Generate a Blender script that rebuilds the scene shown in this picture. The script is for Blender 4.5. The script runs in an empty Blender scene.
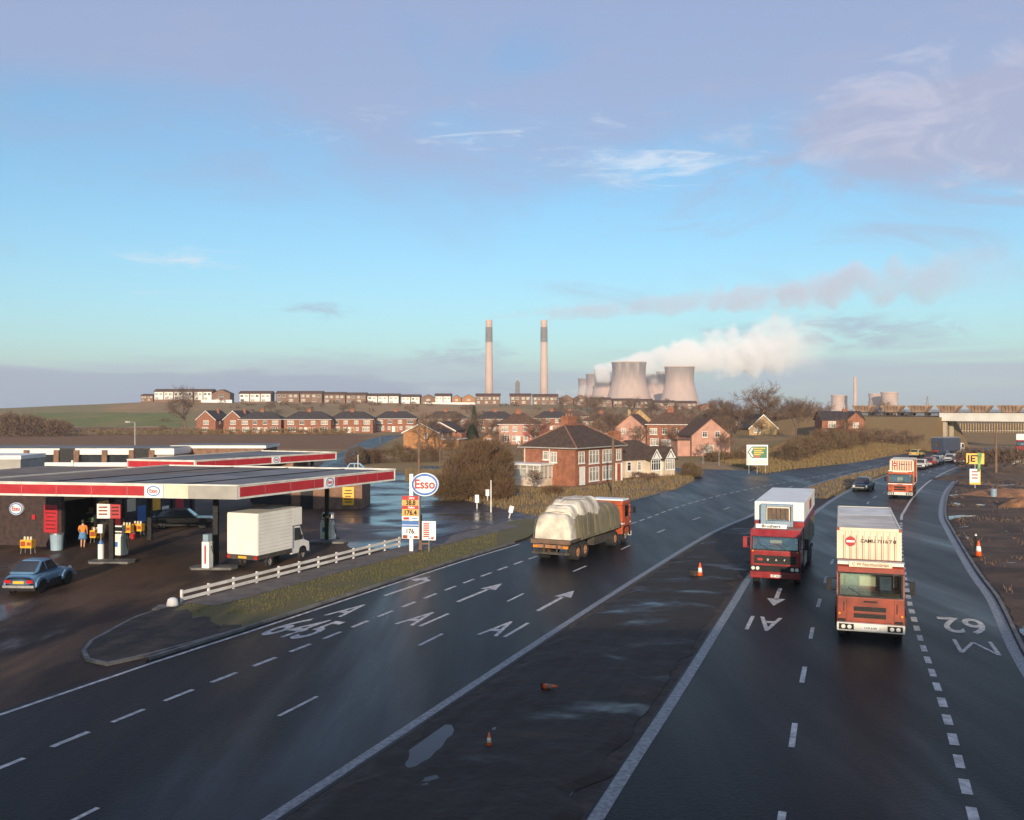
import bpy, bmesh, math, random
from mathutils import Vector, Matrix, noise as mnoise
R = math.radians
rnd = random.Random(7)
SC = bpy.context.scene
COL = SC.collection
F, HZ, CX, CAMH = 950.0, 408.0, 512.0, 8.9

def G(px, py, z=0.0):
    """a point of the ground read off the photograph: world (x, y)"""
    y = F * (CAMH - z) / (py - HZ)
    return ((px - CX) / F * y, y)
def GX(px, y): return (px - CX) / F * y
def ZH(py, y): return CAMH - (py - HZ) * y / F
def S(t):
    t = max(0.0, min(1.0, t)); return t * t * (3 - 2 * t)

# ------------------------------------------------------------------ mesh builder
class MB:
    def __init__(s): s.v = []; s.f = []; s.M = None
    def add(s, vs, fs):
        o = len(s.v)
        if s.M is not None: vs = [tuple(s.M @ Vector(p)) for p in vs]
        s.v += [tuple(p) for p in vs]; s.f += [tuple(i + o for i in f) for f in fs]; return s
    def box(s, x0, x1, y0, y1, z0, z1):
        return s.add([(x0,y0,z0),(x1,y0,z0),(x1,y1,z0),(x0,y1,z0),(x0,y0,z1),(x1,y0,z1),(x1,y1,z1),(x0,y1,z1)],
                     [(0,3,2,1),(4,5,6,7),(0,1,5,4),(1,2,6,5),(2,3,7,6),(3,0,4,7)])
    def hexa(s, b, t):
        return s.add(list(b) + list(t), [(0,3,2,1),(4,5,6,7),(0,1,5,4),(1,2,6,5),(2,3,7,6),(3,0,4,7)])
    def poly(s, pts): return s.add(pts, [tuple(range(len(pts)))])
    def prism(s, pts, axis, a, b):
        """2D outline extruded along an axis: x -> pts are (y,z); y -> (x,z); z -> (x,y)"""
        def P(p, t): return {'x': (t, p[0], p[1]), 'y': (p[0], t, p[1]), 'z': (p[0], p[1], t)}[axis]
        n = len(pts); vs = [P(p, a) for p in pts] + [P(p, b) for p in pts]
        fs = [tuple(range(n - 1, -1, -1)), tuple(range(n, 2 * n))] + [(i, (i + 1) % n, n + (i + 1) % n, n + i) for i in range(n)]
        return s.add(vs, fs)
    def cyl(s, p, q, r0, r1=None, n=12, cap=True):
        r1 = r0 if r1 is None else r1
        p, q = Vector(p), Vector(q); d = q - p
        if d.length < 1e-9: return s
        d.normalize(); u = d.orthogonal().normalized(); w = d.cross(u)
        vs = []
        for c, r in ((p, r0), (q, r1)):
            for i in range(n):
                a = 2 * math.pi * i / n; vs.append(c + u * (r * math.cos(a)) + w * (r * math.sin(a)))
        fs = [(i, (i + 1) % n, n + (i + 1) % n, n + i) for i in range(n)]
        if cap: fs += [tuple(range(n - 1, -1, -1)), tuple(range(n, 2 * n))]
        return s.add(vs, fs)
    def tube(s, pts, r, n=6):
        for a, b in zip(pts, pts[1:]): s.cyl(a, b, r, r, n)
        return s
    def lathe(s, prof, n=32, c=(0, 0, 0), cap=True):
        vs = []
        for r, z in prof:
            for i in range(n):
                a = 2 * math.pi * i / n; vs.append((c[0] + r * math.cos(a), c[1] + r * math.sin(a), c[2] + z))
        fs = []
        for k in range(len(prof) - 1):
            for i in range(n): fs.append((k*n+i, k*n+(i+1)%n, (k+1)*n+(i+1)%n, (k+1)*n+i))
        if cap: fs += [tuple(range(n - 1, -1, -1)), tuple(range((len(prof)-1)*n, len(prof)*n))]
        return s.add(vs, fs)
    def ball(s, c, rx, ry, rz, n=12, m=8):
        prof = [(math.sin(math.pi * k / m), -math.cos(math.pi * k / m)) for k in range(m + 1)]
        prof[0] = (1e-3, -1); prof[-1] = (1e-3, 1)
        vs = []; fs = []
        for r, z in prof:
            for i in range(n):
                a = 2*math.pi*i/n; vs.append((c[0]+rx*r*math.cos(a), c[1]+ry*r*math.sin(a), c[2]+rz*z))
        for k in range(m):
            for i in range(n): fs.append((k*n+i, k*n+(i+1)%n, (k+1)*n+(i+1)%n, (k+1)*n+i))
        return s.add(vs, fs)
    def mesh(s, name, mat, smooth=False):
        me = bpy.data.meshes.new(name); me.from_pydata(s.v, [], s.f)
        me.validate(); me.update()
        if mat: me.materials.append(mat)
        if smooth:
            for p in me.polygons: p.use_smooth = True
        return me
    def build(s, name, mat, parent=None, loc=(0,0,0), rz=0, smooth=False, bev=0, seg=2):
        return link(name, s.mesh(name, mat, smooth), parent, loc, rz, bev, seg)

def link(name, me, parent=None, loc=(0,0,0), rz=0, bev=0, seg=2):
    o = bpy.data.objects.new(name, me); COL.objects.link(o)
    o.location = loc; o.rotation_euler = (0, 0, rz)
    if parent: o.parent = parent
    if bev:
        m = o.modifiers.new('edge', 'BEVEL'); m.width = bev; m.segments = seg; m.limit_method = 'ANGLE'; m.angle_limit = R(35)
    return o
def tag(o, label=None, cat=None, group=None, kind=None):
    if label: o['label'] = label
    if cat: o['category'] = cat
    if group: o['group'] = group
    if kind: o['kind'] = kind
    return o
def thing(name, label, cat, loc=(0,0,0), rz=0, group=None):
    o = bpy.data.objects.new(name, None); COL.objects.link(o); o.empty_display_size = .2
    o.location = loc; o.rotation_euler = (0, 0, rz)
    return tag(o, label, cat, group)
def copy_tree(o, parent=None):
    c = o.copy(); COL.objects.link(c)
    if parent: c.parent = parent
    for ch in list(o.children): copy_tree(ch, c)
    return c
def box(parent, name, mat, x0, x1, y0, y1, z0, z1, bev=0):
    return MB().box(x0, x1, y0, y1, z0, z1).build(name, mat, parent, bev=bev)

_tx = {}
def text_mesh(s, size, bold=.0, sx=1.0, sy=1.0, extr=.004):
    """flat lettering in the xz plane facing -y, centred on the origin"""
    cu = bpy.data.curves.new('lettering', 'FONT'); cu.body = s; cu.size = size; cu.align_x = 'CENTER'; cu.align_y = 'CENTER'
    cu.offset = bold * size; cu.extrude = extr; cu.resolution_u = 4
    o = bpy.data.objects.new('lettering', cu); COL.objects.link(o)
    dg = bpy.context.evaluated_depsgraph_get(); dg.update()
    me = bpy.data.meshes.new_from_object(o.evaluated_get(dg)); COL.objects.unlink(o); bpy.data.objects.remove(o)
    me.transform(Matrix.Diagonal((sx, sy, 1, 1)))
    return me
def text(parent, s, size, mat, loc, rz=0, bold=.02, sx=1., name='lettering'):
    me = text_mesh(s, size, bold, sx); me.transform(Matrix.Rotation(R(90), 4, 'X')); me.materials.clear(); me.materials.append(mat)
    return link(name, me, parent, loc, rz)

# ------------------------------------------------------------------ materials
class NT:
    def __init__(s, tree): s.t = tree; s.l = tree.links
    def n(s, typ, **kw):
        n = s.t.nodes.new(typ)
        for k, v in kw.items(): setattr(n, k, v)
        return n
    def setin(s, sock, v):
        if hasattr(v, 'is_linked') or isinstance(v, bpy.types.NodeSocket): s.l.new(v, sock)
        else: sock.default_value = v
    def m(s, op, a, b=0.0, c=0.0, clamp=False):
        n = s.n('ShaderNodeMath', operation=op, use_clamp=clamp)
        s.setin(n.inputs[0], a); s.setin(n.inputs[1], b)
        if op in ('MULTIPLY_ADD', 'SMOOTH_MIN', 'WRAP', 'COMPARE'): s.setin(n.inputs[2], c)
        return n.outputs[0]
    def ss(s, x, a, b, c=0., d=1.):
        n = s.n('ShaderNodeMapRange', interpolation_type='SMOOTHSTEP')
        s.setin(n.inputs[0], x); s.setin(n.inputs[1], a); s.setin(n.inputs[2], b); s.setin(n.inputs[3], c); s.setin(n.inputs[4], d)
        return n.outputs[0]
    def mix(s, f, a, b):
        n = s.n('ShaderNodeMix', data_type='RGBA'); s.setin(n.inputs[0], f)
        s.setin(n.inputs[6], a if not isinstance(a, tuple) else (*a[:3], 1)); s.setin(n.inputs[7], b if not isinstance(b, tuple) else (*b[:3], 1))
        return n.outputs[2]
    def noise(s, vec, scale, detail=3., rough=.55, dist=0.):
        n = s.n('ShaderNodeTexNoise'); s.setin(n.inputs['Scale'], scale); n.inputs['Detail'].default_value = detail
        n.inputs['Roughness'].default_value = rough; n.inputs['Distortion'].default_value = dist
        if vec is not None: s.l.new(vec, n.inputs['Vector'])
        return n.outputs['Fac']
    def xyz(s, a, b, c):
        n = s.n('ShaderNodeCombineXYZ'); s.setin(n.inputs[0], a); s.setin(n.inputs[1], b); s.setin(n.inputs[2], c); return n.outputs[0]
    def sep(s, v):
        n = s.n('ShaderNodeSeparateXYZ'); s.l.new(v, n.inputs[0]); return n.outputs

MATS = {}
def new_mat(name):
    m = bpy.data.materials.new(name); m.use_nodes = True; MATS[name] = m
    nt = NT(m.node_tree); p = m.node_tree.nodes['Principled BSDF']
    return m, nt, p
def mat(name, col, rough=.6, var=.18, scale=3., metal=0., spec=.5, bump=0., col2=None, obj=True, coat=0., emit=0, detail=4.):
    """a surface with some uneven wear: colour varied by noise, roughness too"""
    m, nt, p = new_mat(name)
    tc = nt.n('ShaderNodeTexCoord').outputs['Object']
    f = nt.noise(tc, scale, detail)
    f2 = nt.ss(f, .3, .7)
    c1 = tuple(min(1, c * (1 - var)) for c in col); c2 = col2 or tuple(min(1, c * (1 + var)) for c in col)
    base = nt.mix(f2, c1, c2)
    nt.l.new(base, p.inputs['Base Color'])
    nt.l.new(nt.ss(nt.noise(tc, scale * 2.3, 3.), .25, .75, max(.02, rough - .1), min(1, rough + .1)), p.inputs['Roughness'])
    p.inputs['Metallic'].default_value = metal; p.inputs['Specular IOR Level'].default_value = spec; p.inputs['Coat Weight'].default_value = coat
    if bump:
        b = nt.n('ShaderNodeBump'); b.inputs['Strength'].default_value = bump; b.inputs['Distance'].default_value = .05
        nt.l.new(nt.noise(tc, scale * 4, 5.), b.inputs['Height']); nt.l.new(b.outputs[0], p.inputs['Normal'])
    return m

def wet_mat(name, dry, wet, cover=(.45, .6), scale=.12, r_wet=.08, r_dry=.5, aggregate=True, stretch=None, bump=.25, spec=.5, spec_wet=None, dirt=None, dirt_at=(.5, .7), film=None):
    """tarmac or mud with standing water lying in its low places"""
    m, nt, p = new_mat(name)
    tc = nt.n('ShaderNodeTexCoord').outputs['Object']
    vec = tc
    if stretch:
        mp = nt.n('ShaderNodeMapping'); nt.l.new(tc, mp.inputs[0]); mp.inputs['Rotation'].default_value = (0, 0, R(stretch[0])); mp.inputs['Scale'].default_value = (stretch[1], stretch[2], 1)
        vec = mp.outputs[0]
    big = nt.noise(vec, scale, 5., .6, .4)
    w = nt.ss(big, cover[0], cover[1])
    fine = nt.m('ADD', nt.m('MULTIPLY', nt.noise(tc, 26., 2.), .4), nt.m('MULTIPLY', nt.noise(tc, 9., 4., .75), .6)) if aggregate else nt.noise(tc, 5., 5.)
    med = nt.noise(vec, scale * 5.3, 4.)
    v = nt.m('ADD', nt.m('MULTIPLY', nt.m('SUBTRACT', fine, .5), 2.0 if aggregate else .9), nt.m('ADD', nt.m('MULTIPLY', nt.m('SUBTRACT', med, .5), 1.1), 1.))
    base = nt.mix(w, dry, wet)
    if dirt:
        base = nt.mix(nt.ss(nt.noise(vec, scale * 2.1, 5., .6), *dirt_at), base, dirt)
    mv = nt.n('ShaderNodeVectorMath', operation='SCALE'); nt.l.new(base, mv.inputs[0]); nt.l.new(v, mv.inputs['Scale'])
    nt.l.new(mv.outputs[0], p.inputs['Base Color'])
    rr = nt.m('ADD', nt.ss(w, 0, 1, r_dry, r_wet), nt.m('MULTIPLY', nt.m('SUBTRACT', med, .5), .25), clamp=True)
    nt.l.new(rr, p.inputs['Roughness']); p.inputs['Specular IOR Level'].default_value = spec
    if spec_wet: nt.l.new(nt.ss(w, 0, 1, spec, spec_wet), p.inputs['Specular IOR Level'])
    b = nt.n('ShaderNodeBump'); b.inputs['Distance'].default_value = .03
    nt.l.new(nt.ss(w, 0, .8, bump, 0.01), b.inputs['Strength'])
    nt.l.new(nt.m('ADD', fine, nt.m('MULTIPLY', med, 1.5)), b.inputs['Height']); nt.l.new(b.outputs[0], p.inputs['Normal'])
    return m

M = {}
def defmats():
    M['asphalt'] = wet_mat('wet asphalt', (.0125, .0130, .0155), (.009, .0096, .0125), (.45, .8), .13, .22, .36, stretch=(20, 1, .13), bump=.8, spec=.05, spec_wet=.15)
    M['forecourt'] = wet_mat('forecourt tarmac', (.095, .058, .036), (.016, .015, .015), (.54, .7), .13, .2, .7, stretch=(70, 1, .35), bump=.4, dirt=(.035, .024, .018), dirt_at=(.44, .62), spec=.15, spec_wet=.45)
    M['mud'] = wet_mat('black mud', (.026, .02, .015), (.012, .012, .013), (.47, .78), .35, .2, .75, aggregate=False, stretch=(68, .5, 1.), bump=.8, spec_wet=.28, dirt=(.042, .029, .018), dirt_at=(.58, .72), spec=.25)
    M['mud2'] = wet_mat('rutted earth', (.105, .064, .04), (.02, .019, .02), (.585, .615), .16, .03, .85, aggregate=False, stretch=(35, .6, 1.), bump=1., dirt=(.06, .038, .025), dirt_at=(.4, .6), spec=.25)
    M['apron'] = wet_mat('soaked tarmac', (.05, .036, .028), (.018, .018, .02), (.36, .62), .16, .2, .5, stretch=(60, .6, 1), bump=.35, dirt=(.07, .045, .03), dirt_at=(.5, .68), spec=.2, spec_wet=.5)
    M['kerb'] = mat('kerb concrete', (.13, .125, .12), .7, .35, 1.5, bump=.3)
    M['channel'] = mat('worn channel line', (.17, .175, .185), .5, .4, 7., bump=.2)
    M['paint'] = mat('worn road paint', (.44, .43, .41), .65, .35, 3.5, bump=.2)
    M['path'] = mat('footpath tarmac', (.12, .10, .085), .75, .25, 1.5, bump=.3)
    M['brick'] = mat('red brick', (.26, .10, .055), .85, .22, 1.6, bump=.2)
    M['brick_o'] = mat('orange brick', (.36, .165, .065), .85, .2, 1.6, bump=.2)
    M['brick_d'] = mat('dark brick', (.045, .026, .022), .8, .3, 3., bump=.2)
    M['brick_b'] = mat('brown brick', (.20, .11, .07), .85, .25, 1.4)
    M['pink'] = mat('pink render', (.44, .235, .175), .85, .14, .8)
    M['red_render'] = mat('red painted wall', (.42, .11, .09), .85, .12, .8)
    M['tan'] = mat('tan stone', (.38, .25, .12), .85, .25, 1.8)
    M['cream'] = mat('cream render', (.62, .5, .38), .8, .15, .7)
    M['slate'] = mat('slate roof', (.062, .050, .048), .8, .3, 2., bump=.3, spec=.15)
    M['tile'] = mat('brown tile roof', (.115, .068, .048), .85, .28, 2., bump=.3, spec=.15)
    M['tile_d'] = mat('dark tile roof', (.085, .058, .045), .85, .25, 2.5, bump=.3, spec=.15)
    M['ridge'] = mat('ridge tile', (.26, .12, .075), .8, .2, 3.)
    M['white'] = mat('white paint', (.70, .68, .64), .5, .07, 2.)
    M['dirty_white'] = mat('weathered white paint', (.66, .63, .57), .6, .16, 1.2)
    M['screen'] = mat('hazy windscreen glass', (.10, .105, .105), .12, .5, 1.2, spec=.7, col2=(.05, .05, .052))
    M['glass'] = mat('window glass', (.035, .04, .045), .08, .3, .5, spec=.7)
    M['net'] = mat('net curtain behind glass', (.36, .33, .28), .14, .45, .45, spec=.6)
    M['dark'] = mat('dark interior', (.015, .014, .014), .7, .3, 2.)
    M['soil_and_shade'] = mat('dark soil and shade', (.035, .026, .02), .95, .4, 1.5, bump=.8)  # bare ground, and the shade painted on the near verge
    M['water'] = mat('standing water', (.010, .010, .012), .12, .2, .3, spec=.24)
    m, nt, p = new_mat('clear glass'); nt.t.nodes.remove(p); gl_ = nt.n('ShaderNodeBsdfGlossy'); gl_.inputs['Roughness'].default_value = .04; tr_ = nt.n('ShaderNodeBsdfTransparent'); tr_.inputs['Color'].default_value = (.78, .82, .80, 1); fz = nt.n('ShaderNodeFresnel'); fz.inputs['IOR'].default_value = 1.6; mx = nt.n('ShaderNodeMixShader'); nt.l.new(nt.m('ADD', fz.outputs[0], nt.m('MULTIPLY', nt.noise(nt.n('ShaderNodeTexCoord').outputs['Object'], 1.3), .12)), mx.inputs[0]); nt.l.new(tr_.outputs[0], mx.inputs[1]); nt.l.new(gl_.outputs[0], mx.inputs[2]); nt.l.new(mx.outputs[0], nt.t.nodes['Material Output'].inputs[0]); M['clear_glass'] = m
    M['black'] = mat('black paint', (.009, .009, .01), .6, .2, 3., spec=.3)
    M['rubber'] = mat('tyre rubber', (.022, .021, .021), .8, .25, 5.)
    M['rim'] = mat('wheel rim', (.25, .22, .2), .5, .3, 5., metal=.4)
    M['rim_r'] = mat('muddy brown rim', (.30, .14, .07), .7, .25, 4.)
    M['chrome'] = mat('bright metal', (.6, .6, .6), .25, .1, 3., metal=.9)
    M['steel'] = mat('galvanised steel', (.30, .30, .30), .5, .2, 2., metal=.5)
    M['red'] = mat('sign red', (.42, .02, .028), .5, .1, 1.)
    M['esso_blue'] = mat('sign blue', (.05, .16, .44), .4, .1, 1.)
    M['sign_white'] = mat('sign white', (.8, .79, .77), .4, .05, 1.)
    M['price_yellow'] = mat('faded price yellow', (.60, .36, .10), .5, .15, 3.)
    M['yellow'] = mat('sign yellow', (.80, .42, .03), .45, .1, 2.)
    M['grey_panel'] = mat('grey fascia panel', (.33, .31, .28), .6, .1, 1.)
    M['felt'] = mat('grey roof felt', (.17, .165, .16), .75, .25, .35, spec=.3, bump=.1)
    M['felt_b'] = mat('brown roof felt', (.16, .115, .085), .75, .25, .4, bump=.1)
    M['wood'] = mat('weathered timber pole', (.16, .10, .065), .85, .25, 2.)
    M['bark'] = mat('bare bark', (.13, .085, .058), .9, .3, 3.)
    M['twig'] = mat('bare twigs', (.15, .092, .058), .9, .35, .6)
    M['twig_o'] = mat('olive twigs', (.20, .13, .05), .9, .4, .35, col2=(.14, .075, .038))
    M['twig_r'] = mat('russet hedge twigs', (.19, .09, .05), .9, .4, .3, col2=(.15, .105, .05))
    M['conifer'] = mat('conifer needles', (.028, .045, .022), .9, .3, 1.)
    M['grass'] = mat('short verge grass', (.135, .13, .036), .95, .3, .5, col2=(.12, .09, .035), bump=.6)
    M['grass_b'] = mat('dead winter grass', (.30, .185, .085), .95, .4, .25, col2=(.18, .125, .055), bump=.6)
    M['blade'] = mat('verge grass blades', (.145, .15, .04), .9, .3, .6, col2=(.165, .135, .045))
    M['blade_b'] = mat('dead grass blades', (.33, .205, .09), .9, .4, .4, col2=(.22, .16, .065))
    M['earth'] = mat('tipped earth', (.27, .13, .06), .95, .35, .8, bump=.8)
    M['earth_d'] = mat('dark tipped earth', (.07, .045, .03), .95, .35, .8, bump=.8)
    M['concrete'] = mat('bridge concrete', (.42, .36, .29), .85, .18, .5, bump=.1)
    M['beam'] = mat('painted bridge beam', (.66, .62, .56), .7, .1, .35)
    M['orange'] = mat('traffic cone orange', (.75, .12, .03), .5, .12, 4.)
    M['truck_red'] = mat('dark red truck paint', (.25, .014, .016), .4, .35, 1.2, coat=.2)
    M['truck_orange'] = mat('orange red truck paint', (.235, .036, .014), .5, .4, 1.1, coat=.1)
    M['truck_orange2'] = mat('bright orange truck paint', (.42, .075, .022), .45, .3, 1.2, coat=.2)
    M['truck_cream'] = mat('cream container paint', (.68, .60, .45), .5, .1, .9)
    M['box_white'] = mat('white van body', (.80, .77, .70), .45, .05, .8)
    M['box_roof'] = mat('weathered container roof', (.62, .56, .47), .7, .2, .7)
    M['body_green'] = mat('grimy grey green side', (.16, .16, .115), .6, .3, 1.)
    M['sheet'] = mat('tan tarpaulin', (.56, .51, .42), .85, .3, 1.3, bump=.6)
    M['sheet_d'] = mat('olive tarpaulin', (.17, .145, .085), .75, .25, .6, bump=.5)
    M['rope'] = mat('grey rope', (.22, .18, .13), .9, .2, 4.)
    M['chassis'] = mat('grimy chassis', (.06, .048, .038), .8, .4, 2.)
    M['lamp_glass'] = mat('headlamp glass', (.7, .68, .62), .12, .1, 4., spec=.8)
    M['amber'] = mat('amber lens', (.75, .25, .03), .25, .1, 4.)
    M['red_lens'] = mat('red lens', (.5, .015, .012), .25, .1, 4.)
    M['plate_y'] = mat('yellow plate', (.75, .42, .04), .45, .1, 4.)
    M['cab_blue'] = mat('seat cloth', (.10, .13, .20), .8, .4, 3.)
    M['skin'] = mat('skin', (.55, .30, .2), .6, .08, 4.)
    M['top_orange'] = mat('orange top cloth', (.70, .22, .04), .85, .12, 6.)
    M['skirt_blue'] = mat('blue cloth', (.10, .24, .45), .85, .12, 6.)
    M['hair'] = mat('dark hair', (.03, .02, .015), .7, .2, 8.)
    M['fridge'] = mat('grey blue unit frame', (.22, .31, .38), .5, .12, 2.)
    M['louvre'] = mat('brown louvres', (.13, .07, .035), .5, .3, 4.)
    M['wagon'] = mat('rusty wagon steel', (.30, .19, .125), .85, .3, .7)
    M['wagon_d'] = mat('wagon underframe', (.055, .045, .04), .85, .3, 1.)
    M['coal'] = mat('coal', (.02, .02, .02), .8, .4, 2.)
    M['green'] = mat('sign green', (.02, .13, .055), .45, .1, 2.)
    M['drape'] = mat('green net drape', (.16, .32, .12), .8, .4, 2.)
    # hyperbolic tower shell: stained grey towards its rim, pinkish concrete
    m, nt, p = new_mat('tower concrete')
    tc = nt.n('ShaderNodeTexCoord'); g = nt.sep(tc.outputs['Object'])
    st = nt.noise(nt.xyz(nt.m('MULTIPLY', g[0], .12), nt.m('MULTIPLY', g[1], .12), nt.m('MULTIPLY', g[2], .012)), 1.2, 4.)
    base = nt.mix(nt.ss(nt.m('ADD', nt.m('MULTIPLY', g[2], 1/114.), nt.m('MULTIPLY', nt.m('SUBTRACT', st, .5), .45)), .62, .98), (.54, .39, .32), (.2, .17, .165))
    base = nt.mix(nt.ss(st, .4, .75), base, (.47, .35, .29)); nt.l.new(base, p.inputs['Base Color']); p.inputs['Roughness'].default_value = .9
    M['tower'] = m
    M['stack'] = mat('chimney concrete', (.56, .40, .32), .85, .1, .04)
    M['stack_d'] = mat('sooty chimney band', (.19, .165, .16), .9, .2, .1)
    car = dict(blue=(.10, .21, .34), navy=(.045, .06, .10), dark=(.03, .024, .02), white=(.72, .69, .63), red=(.38, .05, .035), silver=(.42, .42, .42), yellow=(.55, .42, .12), maroon=(.22, .04, .035), sky=(.30, .42, .52))
    for k, c in car.items(): M['car_' + k] = mat('car paint ' + k, c, .35, .1, 1.5, coat=.35)
defmats()

# ------------------------------------------------------------------ polylines
def smooth(pts, step=2.0):
    """Catmull-Rom through ground points"""
    P = [Vector(p) for p in pts]; P = [P[0] * 2 - P[1]] + P + [P[-1] * 2 - P[-2]]
    out = []
    for i in range(1, len(P) - 2):
        a, b, c, d = P[i-1], P[i], P[i+1], P[i+2]; n = max(1, int((c - b).length / step))
        for k in range(n):
            t = k / n
            out.append(.5 * ((2*b) + (c-a)*t + (2*a-5*b+4*c-d)*t*t + (3*b-a-3*c+d)*t**3))
    out.append(P[-2]); return out
def back(pts, d):
    """run a line on behind its first point"""
    a, b = Vector(pts[0]), Vector(pts[min(3, len(pts)-1)]); u = (a - b).normalized(); n = int(d // 8); return [tuple(a + u * (d * k / n)) for k in range(n, 0, -1)] + list(pts)
def gl(*pp): return [G(*p) for p in pp]
def offset(L, d):
    out = []
    for i, p in enumerate(L):
        t = (L[min(i+1, len(L)-1)] - L[max(i-1, 0)]).normalized(); out.append(p + Vector((t.y, -t.x)) * d)
    return out
def heading(L, p):
    """rotation z that turns +y along line L nearest to p"""
    p = Vector(p); i = min(range(len(L)), key=lambda k: (L[k] - p).length)
    t = L[min(i+1, len(L)-1)] - L[max(i-1, 0)]; return math.atan2(-t.x, t.y)
def sheet(mb, A, B, z):
    n = min(len(A), len(B))
    mb.add([(p[0], p[1], z) for p in A] + [(p[0], p[1], z) for p in B], [])
    o = len(mb.v) - len(A) - len(B); i = j = 0
    while i < len(A) - 1 or j < len(B) - 1:
        if j >= len(B) - 1 or (i < len(A) - 1 and (i + 1) / (len(A) - 1) <= (j + 1) / (len(B) - 1)):
            mb.f.append((o+i, o+len(A)+j, o+i+1)); i += 1
        else:
            mb.f.append((o+i, o+len(A)+j, o+len(A)+j+1)); j += 1
    return mb
def ribbon(mb, L, w, z): return sheet(mb, offset(L, -w/2), offset(L, w/2), z)
def dashes(mb, L, w, mark, gap, z, s0=0., s1=1e9):
    acc = [0.]
    for a, b in zip(L, L[1:]): acc.append(acc[-1] + (b - a).length)
    def at(s):
        for i in range(len(L) - 1):
            if acc[i+1] >= s:
                t = (s - acc[i]) / max(1e-6, acc[i+1] - acc[i]); return L[i].lerp(L[i+1], t)
        return L[-1]
    s = s0
    while s + mark < min(acc[-1], s1):
        ribbon(mb, [at(s), at(s + mark * .5), at(s + mark)], w * rnd.uniform(.9, 1.1), z); s += mark + gap

LCL = smooth(back(gl((0,711),(149,661),(240,632),(350,596),(461,560),(545,534),(637,500),(700,486),(745,478),(800,469),(856,462.3),(887,456.6),(911,453.2),(940,450.6),(968,448.6),(1000,447)), 70))
LCR = smooth(back(gl((282,820),(442,712),(600,606),(700,542),(730,526),(758,514),(800,491),(844,476.5),(887,467),(915,461),(940,457),(965,453.6),(990,451.5),(1020,450)), 60))
RCL = smooth(back(gl((586,816),(620,765),(680,677),(730,600),(748,574),(785,537),(821,506),(850,489),(872,480),(890,474),(915,466.5),(940,462),(960,459),(985,456.5),(1015,454.6)), 60))
RCC = smooth(back(gl((782,816),(797,710),(809,647),(819,603),(838,550),(868,503),(881,494.6),(905,483),(930,472),(950,466),(975,460.5),(1005,457)), 60))
RCR = smooth(back(gl((973,816),(943,705),(910,605),(901,548),(901.5,518),(904,512),(914,496.6),(930,481),(953,469),(970,464.3),(990,461),(1020,458.4)), 60))
SLR = smooth(back(gl((1046,690),(1022,652),(996,599),(976.6,572.7),(951,530),(944.4,514),(948,492.7),(959,479),(968,471),(985,466),(1010,462.3),(1040,459.5)), 60))
L1 = smooth(back(gl((9,765),(173,698),(315,642.6),(426,598),(524,561),(637,522),(695,502),(760,487),(830,474.5),(880,465)), 30))
L2 = smooth(back(gl((105,805),(177,769),(323,694),(467,622),(538,587),(589,565),(627,547),(657,533),(684,523),(742,503.5),(800,484),(850,471),(890,462)), 30))
# ------------------------------------------------------------------ the land
def px_of(x, y, z): return (CX + F * x / y, HZ + F * (CAMH - z) / y) if y > 5 else (-1e5, 1e5)
def lcl_y(x):
    for a, b in zip(LCL, LCL[1:]):
        if a.x <= x <= b.x: return a.y + (b.y - a.y) * (x - a.x) / max(1e-6, b.x - a.x)
    return 1e9 if x > LCL[-1].x else -1e9
CREST = [(-600, 5.), (-100, 7.2), (0, 8.6), (80, 10.6), (150, 12.7), (300, 12.), (400, 11.6), (560, 10.6), (640, 8.9), (720, 7.4), (800, 5.), (1000, 3.), (3000, 2.)]
def crest(u):
    for (a, p), (b, q) in zip(CREST, CREST[1:]):
        if a <= u <= b: return p + (q - p) * (u - a) / (b - a)
    return CREST[0][1] if u < CREST[0][0] else CREST[-1][1]
def land(x, y):
    h = 0.
    if y > 320:
        u = CX + F * x / y
        h = crest(u) * (.35 * S((y - 345) / 120.) + .65 * S((y - 400) / 190.))
        if y > 640: h += (-27 - h) * S((y - 640) / 700.)
        if y > 1900: h += 26 * S((y - 1900) / 2500.)
        h += .5 * mnoise.noise((x * .02, y * .02, 0)) * S((y - 345) / 40.)
    if 30 < x < 125 and 100 < y < 330:
        d = (y - lcl_y(x)) * .7 - 1.5
        if d > 0: h += 2.4 * S(d / 15.) * S((x - 38) / 18.) * (1 - S((x - 86) / 10.)) * (1 - S((y - 262) / 50.))
    return h
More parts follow.
